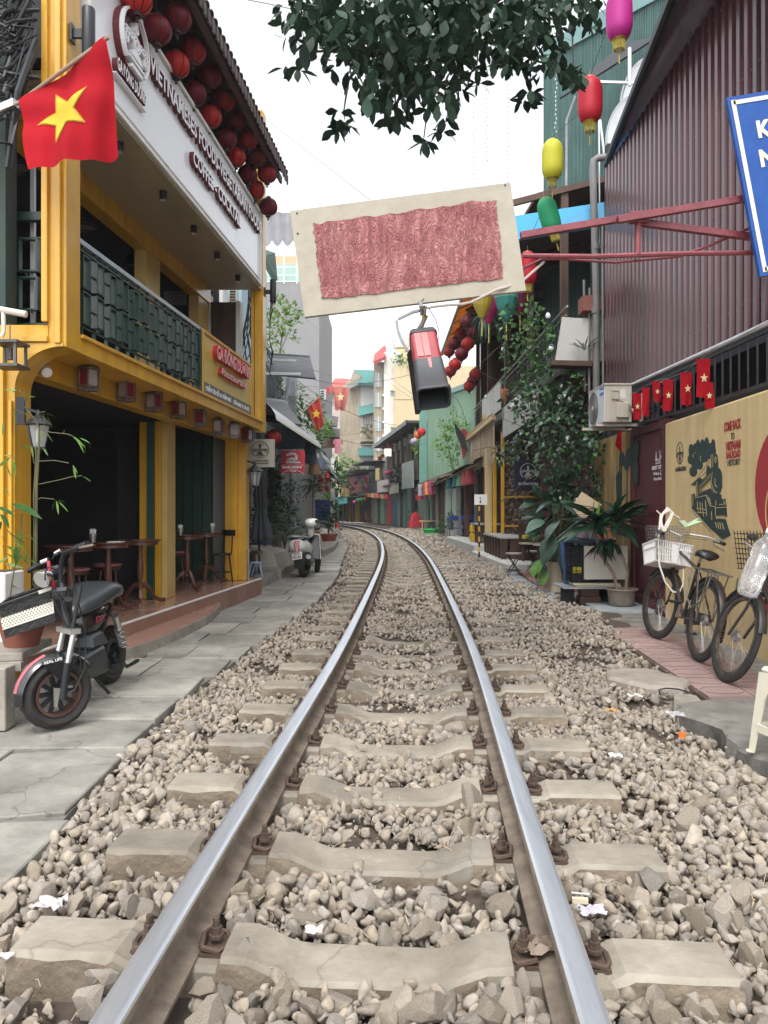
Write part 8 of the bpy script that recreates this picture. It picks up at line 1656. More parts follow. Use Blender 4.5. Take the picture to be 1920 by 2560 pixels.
for lab,y0,y1,d0,z0,z1,m in(('worn silver board hanging on the front of the timber house',43.2,46.8,-.62,2.5,4.1,mat('worn_silver',(.30,.34,.30),.5,c2=(.18,.22,.20),sc=4,stretch=(3,3,.4))),('pale flowered box along the timber balcony',49,56,-.6,2.35,3.0,mat('flowered_cloth',(.50,.47,.36),.8,c2=(.2,.22,.14),sc=9)),('faded striped banner on the far balcony',57,61,-.6,2.6,3.55,mat('striped_banner',(.50,.47,.44),.8,c2=(.36,.25,.26),sc=5,stretch=(.2,.2,5))),('ochre notice hanging on the far balcony',60.2,61.6,-.62,3.6,4.6,mat('ochre_board',(.50,.38,.14),.7))):
    t=thing('hanging_board',lab,'board',(gx(y0),y0,z0));fp_('board_sheet',m,t,y0,y1,d0,d0+.08,z0,z1)
bush('balcony_shrub','dark shrub spilling over the timber balcony',(gx(50)-.3,50,3.0),.7,2.6,.6,420,.28,mat('grey_dark_leaf',(.05,.065,.045),.8,var=.3,rnd='island',rv=.4),stem=False)
bush('balcony_shrub','pale green climber beside the green corrugated wall',(gx(42)-.4,42.5,3.4),.35,.5,1.3,260,.22,GL,stem=False)
bush('roadside_tree','pale green young tree in front of the green corrugated wall',(2.55,27.5,2.7),.75,1.2,1.15,900,.13,GL,cat='tree',n_obj=0)
bush('climber','lime green climber trailing from the roof at the bend',(gx(75)+.3,66.5,2.5),.7,.5,2.3,420,.26,GL,stem=False)
bush('climber','lime green creeper spreading on the awning roof at the bend',(-3.0,67,4.6),2.0,.5,.6,380,.28,GL,stem=False)
t=thing('red_ornament','red dragon kite like ornament and grey boat shape above the thatch awning','ornament',P(1155,1130,24));b=B();b.prism([(0,0),(.12,.25),(.05,.6),(.16,.9),(.0,1.05),(-.14,.7),(-.06,.35)],frame(P(1158,1150,24),(1,-.2,0),(0,0,1)),.06);b.build('red_shape',mat('ornament_red',(.40,.04,.06),.7),t);b=B();b.prism([(0,0),(.18,-.1),(.06,.4),(-.22,.78),(-.28,.85),(-.22,.5)],frame(P(1157,1122,23.5),(1,-.2,0),(0,0,1)),.06);b.build('boat_shape',BLKM,t)
# ---------------------------------------------------------------- tall buildings behind
CRW=mat('cream_render',(.56,.45,.27),.85,var=.05,sc=.3,streak=.08);CRW2=mat('stained_beige_render',(.42,.345,.24),.9,c2=(.27,.22,.16),sc=.35,streak=.3,bump=.2);GRW=mat('pale_grey_render',(.46,.46,.46),.85,var=.05,sc=.4)
T1=thing('cream_tower','tall cream apartment tower with setback terrace closing the street','building',(3,88,0));Q=lambda px,D:(px-HX)/F*D
zq=lambda py,D:HC-(py-HY)/F*D
b=B();b.box(Q(985,86),14,86,98,0,zq(915,86));b.build('tower_body',CRW,T1);b=B();b.box(Q(934,88),Q(968,88),88,99,0,zq(905,88));b.build('stair_wing',CRW2,T1);b=B();b.box(Q(960,87),Q(1000,87),87,98,0,zq(880,87));b.build('stair_wing',mat('white_render',(.66,.64,.58),.8,var=.05),T1)
b=B();b.box(Q(990,92),Q(1030,92),92,100,zq(915,92),zq(872,92));b.build('roof_room',CRW,T1);b=B();b.plate((Q(932,86),86,zq(905,86)),(Q(962,86),86,zq(890,86)),(Q(962,90),90,zq(862,90)),(Q(936,90),90,zq(885,90)),.4);b.build('red_roof',mat('red_roof_sheet',(.42,.07,.06),.7),T1)
for px in(946,):
    for py in(950,1000,1060,1110):b=B();b.box(Q(px-8,88),Q(px+8,88),87.9,88,zq(py+18,88),zq(py-18,88));w_=b.build('window',mat('far_window',(.30,.33,.32),.4,var=.2),T1);b=B();b.box(Q(px-.7,88),Q(px+.7,88),87.84,87.9,zq(py+18,88),zq(py-18,88));b.build('mullion',WHT,w_)
for px,py in((981,985),(982,1076)):b=B();b.box(Q(px-5,86),Q(px+5,86),85.92,86.0,zq(py+6,86),zq(py-7,86));w_=b.build('window',mat('far_window',(.30,.33,.32),.4,var=.2),T1);b=B();b.box(Q(px-6,86),Q(px+6,86),85.6,85.9,zq(py-7,86),zq(py-9,86));b.build('window_hood',CRW,w_)
for z in(6,10,14):b=B();b.box(Q(985,86)-.05,13.9,85.93,86,z,z+.12);b.build('floor_line',CRW,T1)
for k_ in range(7):b=B();b.box(Q(956,88),Q(964,88),87.5,88,5+1.6*k_,5.25+1.6*k_);b.build('stair_fin',WHT,T1)
bush('roof_plants','green plants on the terrace of the cream tower',(Q(1010,86.2),86.2,zq(918,86)),1.6,.5,.9,220,.4,GL,stem=False)
t=thing('roof_tank','white water tank on top of the cream tower','water tank',(Q(1003,94),94,zq(872,94)));b=B();b.lathe([(1.0,0),(1.1,.3),(1.1,1.4),(.6,1.8)],16,Matrix.Translation((Q(1003,94),94,zq(872,94))));b.build('tank_body',mat('pale_tank',(.6,.6,.55),.6),t,smooth=True)
t=thing('roof_billboard','pale blue sail shaped frame above the cream tower roof','frame',P(985,858,90));b=B();b.plate(P(975,862,90),P(984,852,90),P(990,846,90),P(977,850,90),.2);b.build('frame_panel',mat('pale_blue_sheet',(.4,.6,.65),.6),t)
T2=thing('beige_tower','stained beige house wall with teal roof beside the cream tower','building',(-3.5,95,0))
b=B();x0_,x1_,x2_=Q(850,94),Q(903,94),Q(935,94);b.hexa([(x0_,94,0),(x1_,92,0),(x2_,106,0),(x0_,106,0),(x0_,94,zq(975,94)),(x1_,92,zq(940,92)),(x2_,106,zq(940,92)),(x0_,106,zq(975,94))]);b.add([(x0_,94,zq(975,94)),(x1_,92,zq(940,92)),(Q(886,93),93,zq(935,93))],[(0,1,2)]);b.build('gable_wall',CRW2,T2)
b=B();b.add([(x0_+.3,94,zq(978,94)),(x1_,92,zq(955,92)),(x1_,92,zq(935,92)),(Q(885,93),93,zq(935,93)),(Q(872,94),94,zq(972,94))],[(0,1,2,3,4)]);b.build('upper_gable',CRW2,T2)
b=B();b.hexa([(x1_,91.9,0),(x2_,91.9,0),(x2_,104,0),(x1_,104,0),(x1_,91.9,zq(957,92)),(x2_,91.9,zq(958,92)),(x2_,104,zq(957,92)),(x1_,104,zq(957,92))]);b.build('front_block',GRW,T2)
TRF=mat('teal_roof_sheet',(.05,.20,.185),.6,var=.08,streak=.1);b=B();b.plate((x1_-.2,90.5,zq(957,90.5)),(x2_+.3,90.5,zq(958,90.5)),(x2_+.3,97,zq(937,97)+.6),(Q(886,97),97,zq(935,97)+.6),.25);b.build('teal_roof',TRF,T2)
b=B();b.plate((Q(866,92),92,zq(975,92)),(Q(902,90.5),90.5,zq(957,90.5)),(Q(887,97),97,zq(933,97)+.6),(Q(884,97),97,zq(935,97)+.5),.2);b.build('roof_gable_end',mat('dark_soffit',(.16,.17,.16),.8),T2)
b=B();b.plate((x1_-.3,91,zq(1040,91)),(x2_+.1,91,zq(1030,91)),(x2_+.1,92,zq(1005,92)),(x1_-.3,92,zq(1015,92)),.15);b.build('teal_awning',TRF,T2)
WNB=mat('brown_grille',(.20,.14,.12),.7);b=B();b.box(x1_+.3,x2_-.2,91.8,91.9,zq(1062,92),zq(1036,92));b.build('grille_window',WNB,T2)
for k_ in range(6):b=B();x=x1_+.4+.2*k_;b.box(x,x+.05,91.7,91.8,zq(1062,92),zq(1038,92));b.build('window_bar',WHT,T2)
b=B();b.box(x1_,x2_,90.9,91.9,zq(1110,91),zq(1104,91));b.box(x1_,x2_,90.9,91.0,zq(1112,91),zq(1092,91));b.build('balcony',CRW2,T2);b=B();b.box(x1_+.1,x2_,91.82,91.89,zq(1092,91),zq(1064,91));b.build('shaded_balcony_back',mat('terracotta_render',(.34,.24,.18),.8,var=.2),T2)
bush('balcony_plants','plants on the balcony of the beige house',(Q(920,91),90.8,zq(1094,91)),.9,.3,.7,120,.35,GM_,stem=False)
b=B();b.box(x1_-.2,x2_+.4,89,91.7,zq(1140,90),zq(1122,90));b.build('lower_teal_sheet',TRF,T2)
T3=thing('red_roof_house','house with faded red sheet roof behind the hanging flags','building',(-8,100,0));b=B();b.box(Q(812,100),Q(872,100),100,112,0,zq(975,100));b.build('house_wall',mat('pink_white_render',(.55,.45,.42),.8),T3);b=B();b.plate((Q(808,99),99,zq(985,99)),(Q(876,99),99,zq(965,99)),(Q(880,104),104,zq(948,104)),(Q(838,104),104,zq(945,104)),.3);b.build('red_roof',mat('faded_red_roof',(.46,.10,.09),.7,var=.1,streak=.15),T3)
# grey tower on the left behind
T4=thing('grey_tower','tall blank grey rendered tower behind the left row of shops','building',(-5.5,42,0));b=B();x0_,x1_=Q(610,40),Q(798,40);b.box(x0_,x1_,40,50,0,zq(706,40));b.build('tower_wall',mat('smooth_grey_render',(.27,.265,.265),.85,c2=(.235,.23,.235),sc=.5,streak=.06),T4)
b=B();b.box(x0_,x1_-1.2,41,49,zq(706,40),zq(660,41));b.build('green_roof_room',mat('pale_green_sheet',(.33,.48,.42),.6,var=.1),T4);b=B();b.box(x0_,x1_-1.2,41.5,49,zq(662,41.5),zq(640,41.5));b.build('orange_roof_room',mat('orange_sheet',(.60,.36,.22),.6,var=.1),T4)
b=B()
for py in(634,668,688,704):b.bar((x0_,40,zq(py,40)),(x1_-1.2,40,zq(py,40)),.05)
for px in(680,710,742):b.bar((Q(px,40),40,zq(710,40)),(Q(px,40),40,zq(630,40)),.06)
b.build('scaffold_bar',ALU,T4)
LBH=thing('light_blue_house','narrow light blue house wall with louvred shutter beside the yellow cafe','building',(-3.6,14.6,0));b=B();b.box(Q(556,14),Q(604,14),14,17,0,zq(560,14));b.build('house_wall',mat('light_blue_render',(.42,.58,.66),.8,var=.05,streak=.08),LBH)
b=B();b.box(Q(573,13.9),Q(592,13.9),13.88,13.99,zq(770,13.9),zq(722,13.9));s_=b.build('louvred_shutter',mat('cream_shutter',(.62,.60,.52),.6),LBH)
for k_ in range(7):b=B();z=zq(766-7*k_,13.9);b.box(Q(575,13.9),Q(590,13.9),13.86,13.875,z,z+.02);b.build('louvre_slat',STEEL,s_)
b=B();b.box(Q(570,13.6),Q(600,13.6),13.5,13.9,zq(786,13.6),zq(774,13.6));b.build('window_hood',mat('steel_blue_hood',(.18,.24,.26),.4),LBH);b=B();b.box(Q(577,13.9),Q(592,13.9),13.93,13.99,zq(838,13.9),zq(792,13.9));b.build('recess_panel',WHT,LBH)
box_part('white_pier',WHT,LBH,Q(548,13.2),Q(557,13.2),13.2,13.6,2.4,6.6)
t=thing('timber_stack','leaning yellowish timber and foliage between the blue house and the post','timber',P(620,840,15));b=B();b.plate(P(606,880,15),P(622,880,15),P(618,780,15.2),P(606,770,15.2),.05);b.build('leaning_board',mat('yellow_timber',(.50,.34,.15),.7,var=.2),t)
bush('climber','dark creeper hanging beside the light blue house',(Q(618,15.5),15.5,zq(790,15.5)),.25,.3,.75,420,.12,GD,stem=False)
bush('rooftop_tree','airy light green tree in front of the grey tower',(Q(700,24),24,zq(880,24)),.75,.6,1.0,520,.17,GL,cat='tree')
t=thing('scalloped_awning','grey corrugated plastic awning with scalloped edge high behind the end post','awning',P(700,560,15));b=B();n=24;vs=[]
for i in range(n+1):px=664+78*i/n;s_=abs(sin(pi*i/8+1.1));vs+=[P(px,530+5*i/n,15)+V((0,-.05*s_,0)),P(px,600+18*s_,14.6)+V((0,-.05*s_,0))]
b.add(vs,[(2*i,2*i+1,2*i+3,2*i+2)for i in range(n)]);b.build('corrugated_sheet',mat('grey_plastic_sheet',(.17,.17,.185),.6),t)
t=thing('green_canopy','dark green edged canopy beside the far wall lamp','canopy',P(680,650,15));b=B();b.plate(P(660,640,15),P(694,700,15),P(688,632,15.5),P(660,622,15.5),.1);b.build('canopy_sheet',mat('canopy_dark_green',(.06,.10,.09),.6),t)

# ================================================================ left row beyond the cafe
LP=thing('raised_pavement','','');bpy.data.objects.remove(LP)
b=B();q=[(-1.86,13.35),(-1.80,16),(-1.72,18.4),(-1.50,22),(-1.58,25.5),(-2.2,34),(-4.0,47),(-9,60)]
vs=[]
for x,y in q:vs+=[(x,y,-.1),(x,y,.16),(x-.02,y,.175),(x-6,y,.175)]
b.add(vs,[((i+1)*4+j,i*4+j,i*4+j+1,(i+1)*4+j+1)for i in range(len(q)-1)for j in range(3)]+[(0,1,2,3)]);b.build('raised_pavement',CONC,kind='structure')
b=B();b.hexa([(-3.4,11.3,-.05),(-1.95,11.3,-.05),(-1.86,13.36,-.05),(-3.4,13.36,-.05),(-3.4,11.3,.16),(-2.1,11.5,.16),(-1.95,13.36,.17),(-3.4,13.36,.17)]);b.build('broken_step',CONCD,kind='structure')
LH=thing('plant_cafe','dark cafe front with layered awnings and many plants left of the track','building',(-3,16,0))
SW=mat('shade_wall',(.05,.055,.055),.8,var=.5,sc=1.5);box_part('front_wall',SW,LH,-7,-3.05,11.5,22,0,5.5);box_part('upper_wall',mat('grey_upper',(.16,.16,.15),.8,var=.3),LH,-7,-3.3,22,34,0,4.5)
for i,(x,y,w,m)in enumerate(((-2.95,12.2,.10,WDK),(-2.85,13.2,.10,mat('red_panel',(.20,.04,.04),.7)),(-2.75,14.4,.14,mat('amber_post',(.26,.13,.05),.6)),(-2.7,15.6,.10,GREY),(-2.62,16.8,.12,SW),(-2.6,18.2,.08,GREY))):box_part('front_post',m,LH,x,x+w,y,y+.12,.17,3)
# awnings: curved grey one, dark sheets
GBA=mat('grey_blue_awning',(.16,.19,.23),.35,var=.1,sc=1.2,coat=.3)
b=B();n=8;vs=[]
for y in(11.2,14.5,17.8):
    for i in range(n+1):
        a=pi/2*i/n;x=-2.75+1.12*sin(a)+.02*(y-11.2);z=2.62+.50*cos(a)+.01*(y-11.2)*1.2;vs.append((x,y,z))
b.add(vs,[(j*(n+1)+i,(j+1)*(n+1)+i,(j+1)*(n+1)+i+1,j*(n+1)+i+1)for j in(0,1)for i in range(n)])
o_=b.build('curved_awning',GBA,LH,smooth='all');b=B();vs2_=[v for v in vs[2*(n+1):]];b.add(vs2_+[(-2.75,17.8,2.7)],[tuple(range(n+2))]);b.build('awning_end',GBA,LH)
GA2=mat('green_edged_sheet',(.06,.085,.08),.5,var=.2);DGA=mat('dark_grey_sheet',(.075,.075,.082),.6,var=.2)
b=B();b.plate(P(640,1046,14.4),P(756,1061,14.4),P(712,1004,15.6),P(640,996,15.6),.04);b.build('lower_sheet',DGA,LH)
b=B();b.plate(P(640,1004,15.55),P(714,1012,15.55),P(712,1000,15.6),P(640,990,15.6),.05);b.build('green_edge',GA2,LH)
b=B();b.plate(P(640,930,16.2),P(789,945,16.2),P(775,893,17.6),P(640,884,17.6),.04);b.build('upper_sheet',DGA,LH);b=B();b.bar(P(640,883,17.6),P(775,892,17.6),.04,.05);b.build('sheet_edge',GA2,LH)
b=B();b.bar(P(640,898,16.4),P(740,902,16.4),.05);b.bar(P(660,934,16.0),P(752,935,16.0),.06);b.build('cross_bar',ALU,LH)
b=B()
for k_ in range(3):
    vs=[];y0=19+3.0*k_
    for y in(y0,y0+2.6):
        for i in range(n+1):a=pi/2*i/n;vs.append((-2.5-.05*k_+.95*sin(a),y,2.55-.12*k_+.42*cos(a)))
    b.add(vs,[(i,(n+1)+i,(n+1)+i+1,i+1)for i in range(n)])
b.build('small_curved_awning',mat('pale_metal_awning',(.40,.42,.44),.3,.4,var=.15),LH,smooth='all')
# signs
CS=thing('round_logo_sign','square pale sign with round train emblem hanging off the last yellow column','sign',P(655,1130,11.3));a,c=P(623,1168,11.3),P(686,1098,11.3);b=B();b.box(a.x,c.x,11.3,11.36,a.z,c.z);b.build('sign_panel',mat('pale_beige_sign',(.44,.42,.35),.6,var=.05),CS,bevel=.004)
INK=mat('sign_ink',(.035,.03,.028),.7);logo(CS,frame(P(650,1125,11.298),(1,0,0),(0,0,1)),.135,INK,.004);text('GA ĐÔNG DƯƠNG',frame(P(630,1155,11.298),(1,0,0),(0,0,1)),.036,.25,'sign_lettering',INK,CS,ext=.003,bold=.03);b=B();b.box(P(629,0,11.3).x,P(671,0,11.3).x,11.294,11.299,P(0,1160,11.3).z,P(0,1158,11.3).z);b.build('underline',INK,CS)
text('CAFÉ',frame(P(642,1113,11.298),(1,0,0),(0,0,1)),.022,.09,'sign_lettering',INK,CS,ext=.003)
RS_=thing('railway_cafe_sign','square red sign reading RAILWAY Café with a small steam engine','sign',P(732,1155,13.6));a,c=P(703,1183,13.6),P(762,1126,13.6);b=B();b.box(a.x,c.x,13.6,13.65,a.z,c.z);b.build('sign_panel',mat('sign_red_panel',(.40,.025,.035),.45,var=.06),RS_)
Sm=lambda px,py:frame(P(px,py,13.598),(1,0,0),(0,0,1));SWH=mat('sign_white',(.70,.68,.66),.6)
text('RAILWAY',Sm(706,1171),.048,.37,'sign_lettering',SWH,RS_,ext=.003,bold=.045);text('Café',Sm(725,1180),.032,.11,'sign_lettering',SWH,RS_,ext=.003,bold=.02)
b=B();b.ring(Matrix.Translation((0,0,0))@Sm(732,1216),.30,.308,.003,24,pi/2-.75,pi/2+.75);b.bar(Sm(705,1162)@V((0,0,.002)),Sm(760,1162)@V((0,0,.002)),.006,.003);b.build('sign_line',SWH,RS_)
b=B();M=Sm(732,1158)
b.prism([(-.13,.0),(.15,.0),(.15,.02),(.12,.03),(-.12,.03)],M,.003);b.prism([(-.10,.03),(.06,.04),(.06,.10),(-.02,.11),(-.10,.08)],M,.0025);b.prism([(.04,.04),(.09,.05),(.09,.13),(.04,.12)],M,.003);b.prism([(.045,.12),(.08,.13),(.085,.16),(.04,.15)],M,.0026)
for x in(-.10,-.06,-.02,.02):b.ring(M@Matrix.Translation((x,.03,.003)),.012,.02,.002,10)
for x,y,r in((-.10,.15,.025),(-.05,.17,.03),(0,.175,.03),(.04,.17,.022)):b.lathe([(r,0),(r,.002)],10,M@Matrix.Translation((x,y,0)))
b.build('engine_picture',mat('sign_pale_grey',(.48,.46,.46),.6),RS_)
b=B()
for x in(-.08,-.04,.0,.06):b.lathe([(.009,0),(.009,.002)],8,M@Matrix.Translation((x,.05,.0035)))
b.bar(M@V((-.08,.06,.004)),M@V((.05,.06,.004)),.012,.002);b.build('engine_detail',BLK,RS_)
b=B();b.bar(P(706,1122,13.6),P(760,1122,13.6),.02);b.build('hanger_bar',BLKM,RS_)
# scooter ---------------------------------------------------------------
SC=thing('white_scooter','white motor scooter seen from behind with number plate, parked by the raised pavement','scooter',(-1.5,13.8,0));Zs=lambda x,y,D:P(620+x/5.82,1080+y/5.82,D)
SWP=mat('scooter_white',(.80,.80,.76),.22,var=.04,coat=.6);SBK=mat('scooter_black',(.014,.015,.017),.35,coat=.3)
wheel_parts(SC,V((-1.47,13.75,.245)),V((.97,-.2,-.12)).normalized(),.245,.12,BLKM,8,.02,disc=BLKM);wheel_parts(SC,V((-1.32,14.85,.245)),V((.99,.05,-.1)).normalized(),.245,.10,BLKM,8,.02,disc=BLKM)
def sloft(b,secs,n=14,ex=.75):
    vs=[]
    for x,y,z,w,h in secs:
        for j in range(n):a=2*pi*j/n;ca,sa=cos(a),sin(a);vs.append(V((x+w*abs(ca)**ex*(1 if ca>0 else-1),y,z+h*abs(sa)**ex*(1 if sa>0 else-1))))
    k=len(secs);return b.add(vs,[(i*n+j,i*n+(j+1)%n,(i+1)*n+(j+1)%n,(i+1)*n+j)for i in range(k-1)for j in range(n)]+[tuple(range(n))[::-1],tuple(range((k-1)*n,k*n))])
b=B();sloft(b,[(-1.60,13.42,.60,.09,.05),(-1.59,13.5,.60,.15,.11),(-1.57,13.7,.57,.19,.15),(-1.55,13.95,.52,.20,.14),(-1.53,14.2,.45,.18,.10)]);b.build('tail_body',SWP,SC,smooth='all')
b=B();sloft(b,[(-1.59,13.50,.70,.12,.03),(-1.57,13.7,.73,.15,.05),(-1.55,14.0,.70,.15,.05),(-1.53,14.25,.66,.10,.03)]);b.build('seat',SBK,SC,smooth='all')
b=B();b.tube([(-1.72,13.75,.74),(-1.75,13.5,.76),(-1.66,13.38,.77),(-1.52,13.38,.77),(-1.43,13.5,.76),(-1.42,13.75,.74)],.018,8);b.build('grab_rail',mat('silver_plastic',(.45,.45,.43),.35,.5),SC,smooth=True)
b=B();b.prism([(-.05,.06),(.055,.06),(.03,-.16),(-.02,-.16)],frame((-1.58,13.40,.63),(1,.02,0),(0,.1,1)),.03);b.build('tail_light',mat('tail_light_red',(.45,.015,.02),.15,coat=1),SC,bevel=.008)
b=B();b.plate((-1.66,13.34,.34),(-1.48,13.35,.37),(-1.48,13.37,.50),(-1.66,13.36,.47),.008);b.build('number_plate',WHT,SC)
text('29-C1',frame((-1.635,13.333,.425),(1,.02,.16),(0,.1,1)),.045,.13,'plate_lettering',BLK,SC,ext=.002,bold=.02);text('797.29',frame((-1.65,13.332,.36),(1,.02,.16),(0,.1,1)),.045,.155,'plate_lettering',BLK,SC,ext=.002,bold=.02)
b=B();b.plate((-1.62,13.40,.18),(-1.50,13.40,.18),(-1.50,13.38,.40),(-1.64,13.38,.38),.02);b.build('rear_mudflap',SBK,SC,bevel=.01);b=B();sloft(b,[(-1.52,13.6,.36,.14,.10),(-1.50,13.9,.32,.16,.12),(-1.48,14.3,.28,.16,.08)]);b.build('engine_block',SBK,SC,smooth='all')
b=B();b.tube([(-1.37,13.45,.40),(-1.36,13.8,.34),(-1.38,14.1,.25)],[.055,.065,.05],12);b.build('exhaust',SBK,SC,smooth=True);b=B();b.lathe([(.028,0),(.045,0),(.045,.03),(.028,.03)],14,frame((-1.37,13.44,.40),(1,0,0),(0,0,1)));b.build('exhaust_tip',CHR,SC,smooth=True)
b=B();b.plate((-1.66,14.4,.28),(-1.24,14.45,.28),(-1.28,14.6,.76),(-1.58,14.6,.76),.03);b.build('leg_shield',SBK,SC,bevel=.03);b=B();b.plate((-1.67,14.46,.28),(-1.23,14.5,.28),(-1.275,14.64,.78),(-1.59,14.64,.78),.02);b.build('shield_front',SWP,SC,bevel=.02)
b=B();sloft(b,[(-1.44,14.30,.98,.07,.05),(-1.42,14.4,1.0,.13,.08),(-1.42,14.52,1.02,.14,.07),(-1.42,14.6,1.0,.08,.04)],ex=.9);sloft(b,[(-1.44,14.40,.80,.04,.10),(-1.43,14.5,.85,.07,.12),(-1.43,14.58,.84,.05,.1)]);b.build('headset_cowl',SWP,SC,smooth='all')
b=B();b.tube([(-1.30,14.45,1.01),(-1.08,14.40,1.0)],.018,8);b.tube([(-1.54,14.4,.97),(-1.78,14.3,.86)],.018,8);b.tube([(-1.35,14.4,1.05),(-1.10,14.35,1.02)],.007,6);b.build('handlebar',SBK,SC,smooth=True)
b=B();b.mbox(Matrix.Translation((-1.30,14.36,1.03)),.07,.05,.06);b.mbox(Matrix.Translation((-1.56,14.30,.93)),.07,.05,.06);b.build('switch_housing',SBK,SC,bevel=.01)
# umbrella, bench, blue stool, planter
UM=thing('folded_umbrella','closed dark grey parasol in front of the plant cafe','umbrella',P(645,1400,12.6));p=P(648,1332,12.6);T=Matrix.Translation((P(648,1300,12.6).x,12.6,0));b=B();vs=[];n=20
for z,r in((.55,.14),(.62,.17),(.9,.11),(1.05,.085),(1.1,.07),(1.2,.095),(1.6,.075),(1.95,.03)):
    for j in range(n):a=2*pi*j/n;rr__=r*(1+.22*(1 if j%2 else-1));vs.append(T@V((rr__*cos(a)+(1.95-z)*.03,rr__*sin(a),z+.16)))
b.add(vs,[(i*n+j,i*n+(j+1)%n,(i+1)*n+(j+1)%n,(i+1)*n+j)for i in range(7)for j in range(n)]);b.build('canopy_cloth',mat('umbrella_grey_cloth',(.055,.058,.066),.8,var=.15),UM);b=B();b.tube([T@V((0,0,.17)),T@V((0,0,2.2))],.02,8);b.build('pole',BLKM,UM)
t=thing('wooden_bench','low dark wooden bench behind the last yellow column','bench',(-2.7,12.5,.17));box_part('bench_top',WOODD,t,-2.75,-2.05,12.1,12.45,.52,.57)
for x in(-2.7,-2.22):box_part('leg',WOODD,t,x,x+.07,12.15,12.4,.17,.52)
t=thing('folding_stool','small pale blue folding stool under the wooden bench','stool',P(641,1410,12.2));c=P(641,1396,12.0);b=B();b.mbox(Matrix.Translation((c.x,12.0,.40)),.17,.14,.02);b.build('seat',mat('pale_blue_plastic',(.30,.42,.60),.5),t);b=B()
for s in(-1,1):b.bar((c.x+.07*s,11.95,.40),(c.x+.11*s,11.93,.17),.02);b.bar((c.x+.02*s,12.05,.40),(c.x+.09*s,12.07,.17),.02)
b.build('stool_leg',mat('pale_blue_plastic',(.30,.42,.60),.5),t)
pc=thing('plastic_chair','dark blue plastic armchair on the bench side of the parasol','chair',P(650,1370,13));c=P(652,1355,13);b=B();b.mbox(Matrix.Translation((c.x,13,.66)),.36,.3,.03);b.mbox(Matrix.Translation((c.x,13.15,.85)),.36,.03,.35);b.build('chair_shell',mat('navy_plastic',(.03,.06,.12),.5),pc)
t=thing('planter_wall','low pale stone planter wall behind the scooter','planter',(-2.2,14.4,.17));b=B();b.hexa([(-2.5,13.8,.17),(-1.98,13.8,.17),(-1.92,15.2,.17),(-2.5,15.2,.17),(-2.5,13.8,.58),(-2.05,13.8,.42),(-1.98,15.2,.42),(-2.5,15.2,.58)]);b.build('planter_body',mat('pale_stone_planter',(.42,.39,.34),.8,var=.1),t)
bush('potted_bush','dense dark shrub with pale flowers left of the scooter',(-2.35,14.6,.5),.42,.5,.65,700,.085,mat('shrub_leaf',(.04,.085,.05),.6,var=.3,rnd='island',rv=.5,two=.2),n_obj=0)
bush('potted_bush','tall dark shrub in the shade behind the scooter',(-2.15,16.0,.4),.45,.6,.75,700,.09,mat('shrub_leaf',(.04,.085,.05),.6,var=.3,rnd='island',rv=.5,two=.2))
t=thing('striped_plant','striped long leaved plant at the base of the shrub beside the scooter','plant',P(715,1390,13.9));lmL=leaf_mesh(mat('striped_leaf',(.14,.18,.11),.5,c2=(.04,.07,.04),sc=14,two=.2),w=.08,droop=.55,segs=5)
for i in range(40):a=random.uniform(0,2*pi);inst('leaf',lmL,t,(0,0,.35),dir_euler(V((cos(a),sin(a),random.uniform(.2,1.6))),0),random.uniform(.3,.5))
p=pot('big terracotta pot with a white flower motif behind the scooter',783,1369,.20,.46,mat('orange_clay',(.34,.12,.055),.6,var=.15),.175);b=B();lab_o=bush('potted_bush','pale grey green low plants in the big terracotta pot',p,.25,.2,.14,160,.09,mat('grey_green_leaf',(.10,.16,.08),.6,var=.3,rnd='island',rv=.4,two=.3))
t=thing('palm_plant','dark rosette palm with thin trunk rising above the terracotta pot','plant',p);b=B();b.tube([p,p+V((0,0,1.25))],[.03,.022],8);b.build('trunk',BKB,t);lmP=leaf_mesh(mat('palm_leaf_dark',(.035,.085,.06),.4,var=.3,rnd='object',rv=.4,two=.2,coat=.2),w=.13,droop=.55,segs=5)
for i in range(44):a=2*pi*i*.381966;inst('leaf',lmP,t,V((0,0,1.22+.006*i)),dir_euler(V((cos(a),sin(a),random.uniform(-.3,1.3))),.2),random.uniform(.4,.62))
p=pot('low red clay pot beside the white post',822,1352,.30,.24,mat('red_clay',(.30,.08,.05),.7),.175);bush('potted_bush','leafy dark green bush in the low red clay pot',p,.38,.35,.62,380,.14,GD)
# white post, blue poster, red box, lamps
t=thing('white_post','peeling white post at the corner of the plant cafe','post',(-1.93,28,.17));x0_=P(827,0,28).x;box_part('post_shaft',WHT,t,x0_,x0_+.14,28,28.12,.0,3.2);b=B();b.lathe([(.16,0),(.05,.14),(.03,.3)],10,Matrix.Translation((x0_+.2,27.8,2.75)));b.build('lamp_shade',WHT,t)
PT_=thing('blue_poster','blue and green painted poster board beside the white post','poster',P(806,1270,26));a,c=P(788,1301,26.5),P(825,1250,26.5);b=B();b.box(a.x,c.x,26.5,26.55,a.z,c.z);b.build('poster_board',mat('poster_blue',(.015,.035,.20),.5,c2=(.03,.08,.30),sc=5),PT_)
b=B();M=frame((a.x,26.49,a.z),(1,0,0),(0,0,1))
for q_ in([(.0,.38),(.15,.46),(.35,.42),(.50,.45)],[(.02,.15),(.2,.28),(.3,.2),(.5,.3)],[(.05,.1),(.25,.14),(.5,.08)]):[b.bar(M@V((*q_[i],.004)),M@V((*q_[i+1],.004)),.035,.004)for i in range(len(q_)-1)]
b.build('painted_wave',mat('poster_green',(.10,.22,.14),.6),PT_)
b=B();a=P(790,1248,26.4);b.plate(P(792,1250,26.4),P(822,1222,26.4),P(822,1214,26.4),P(784,1246,26.4),.01);b.build('white_stroke',WHT,PT_)
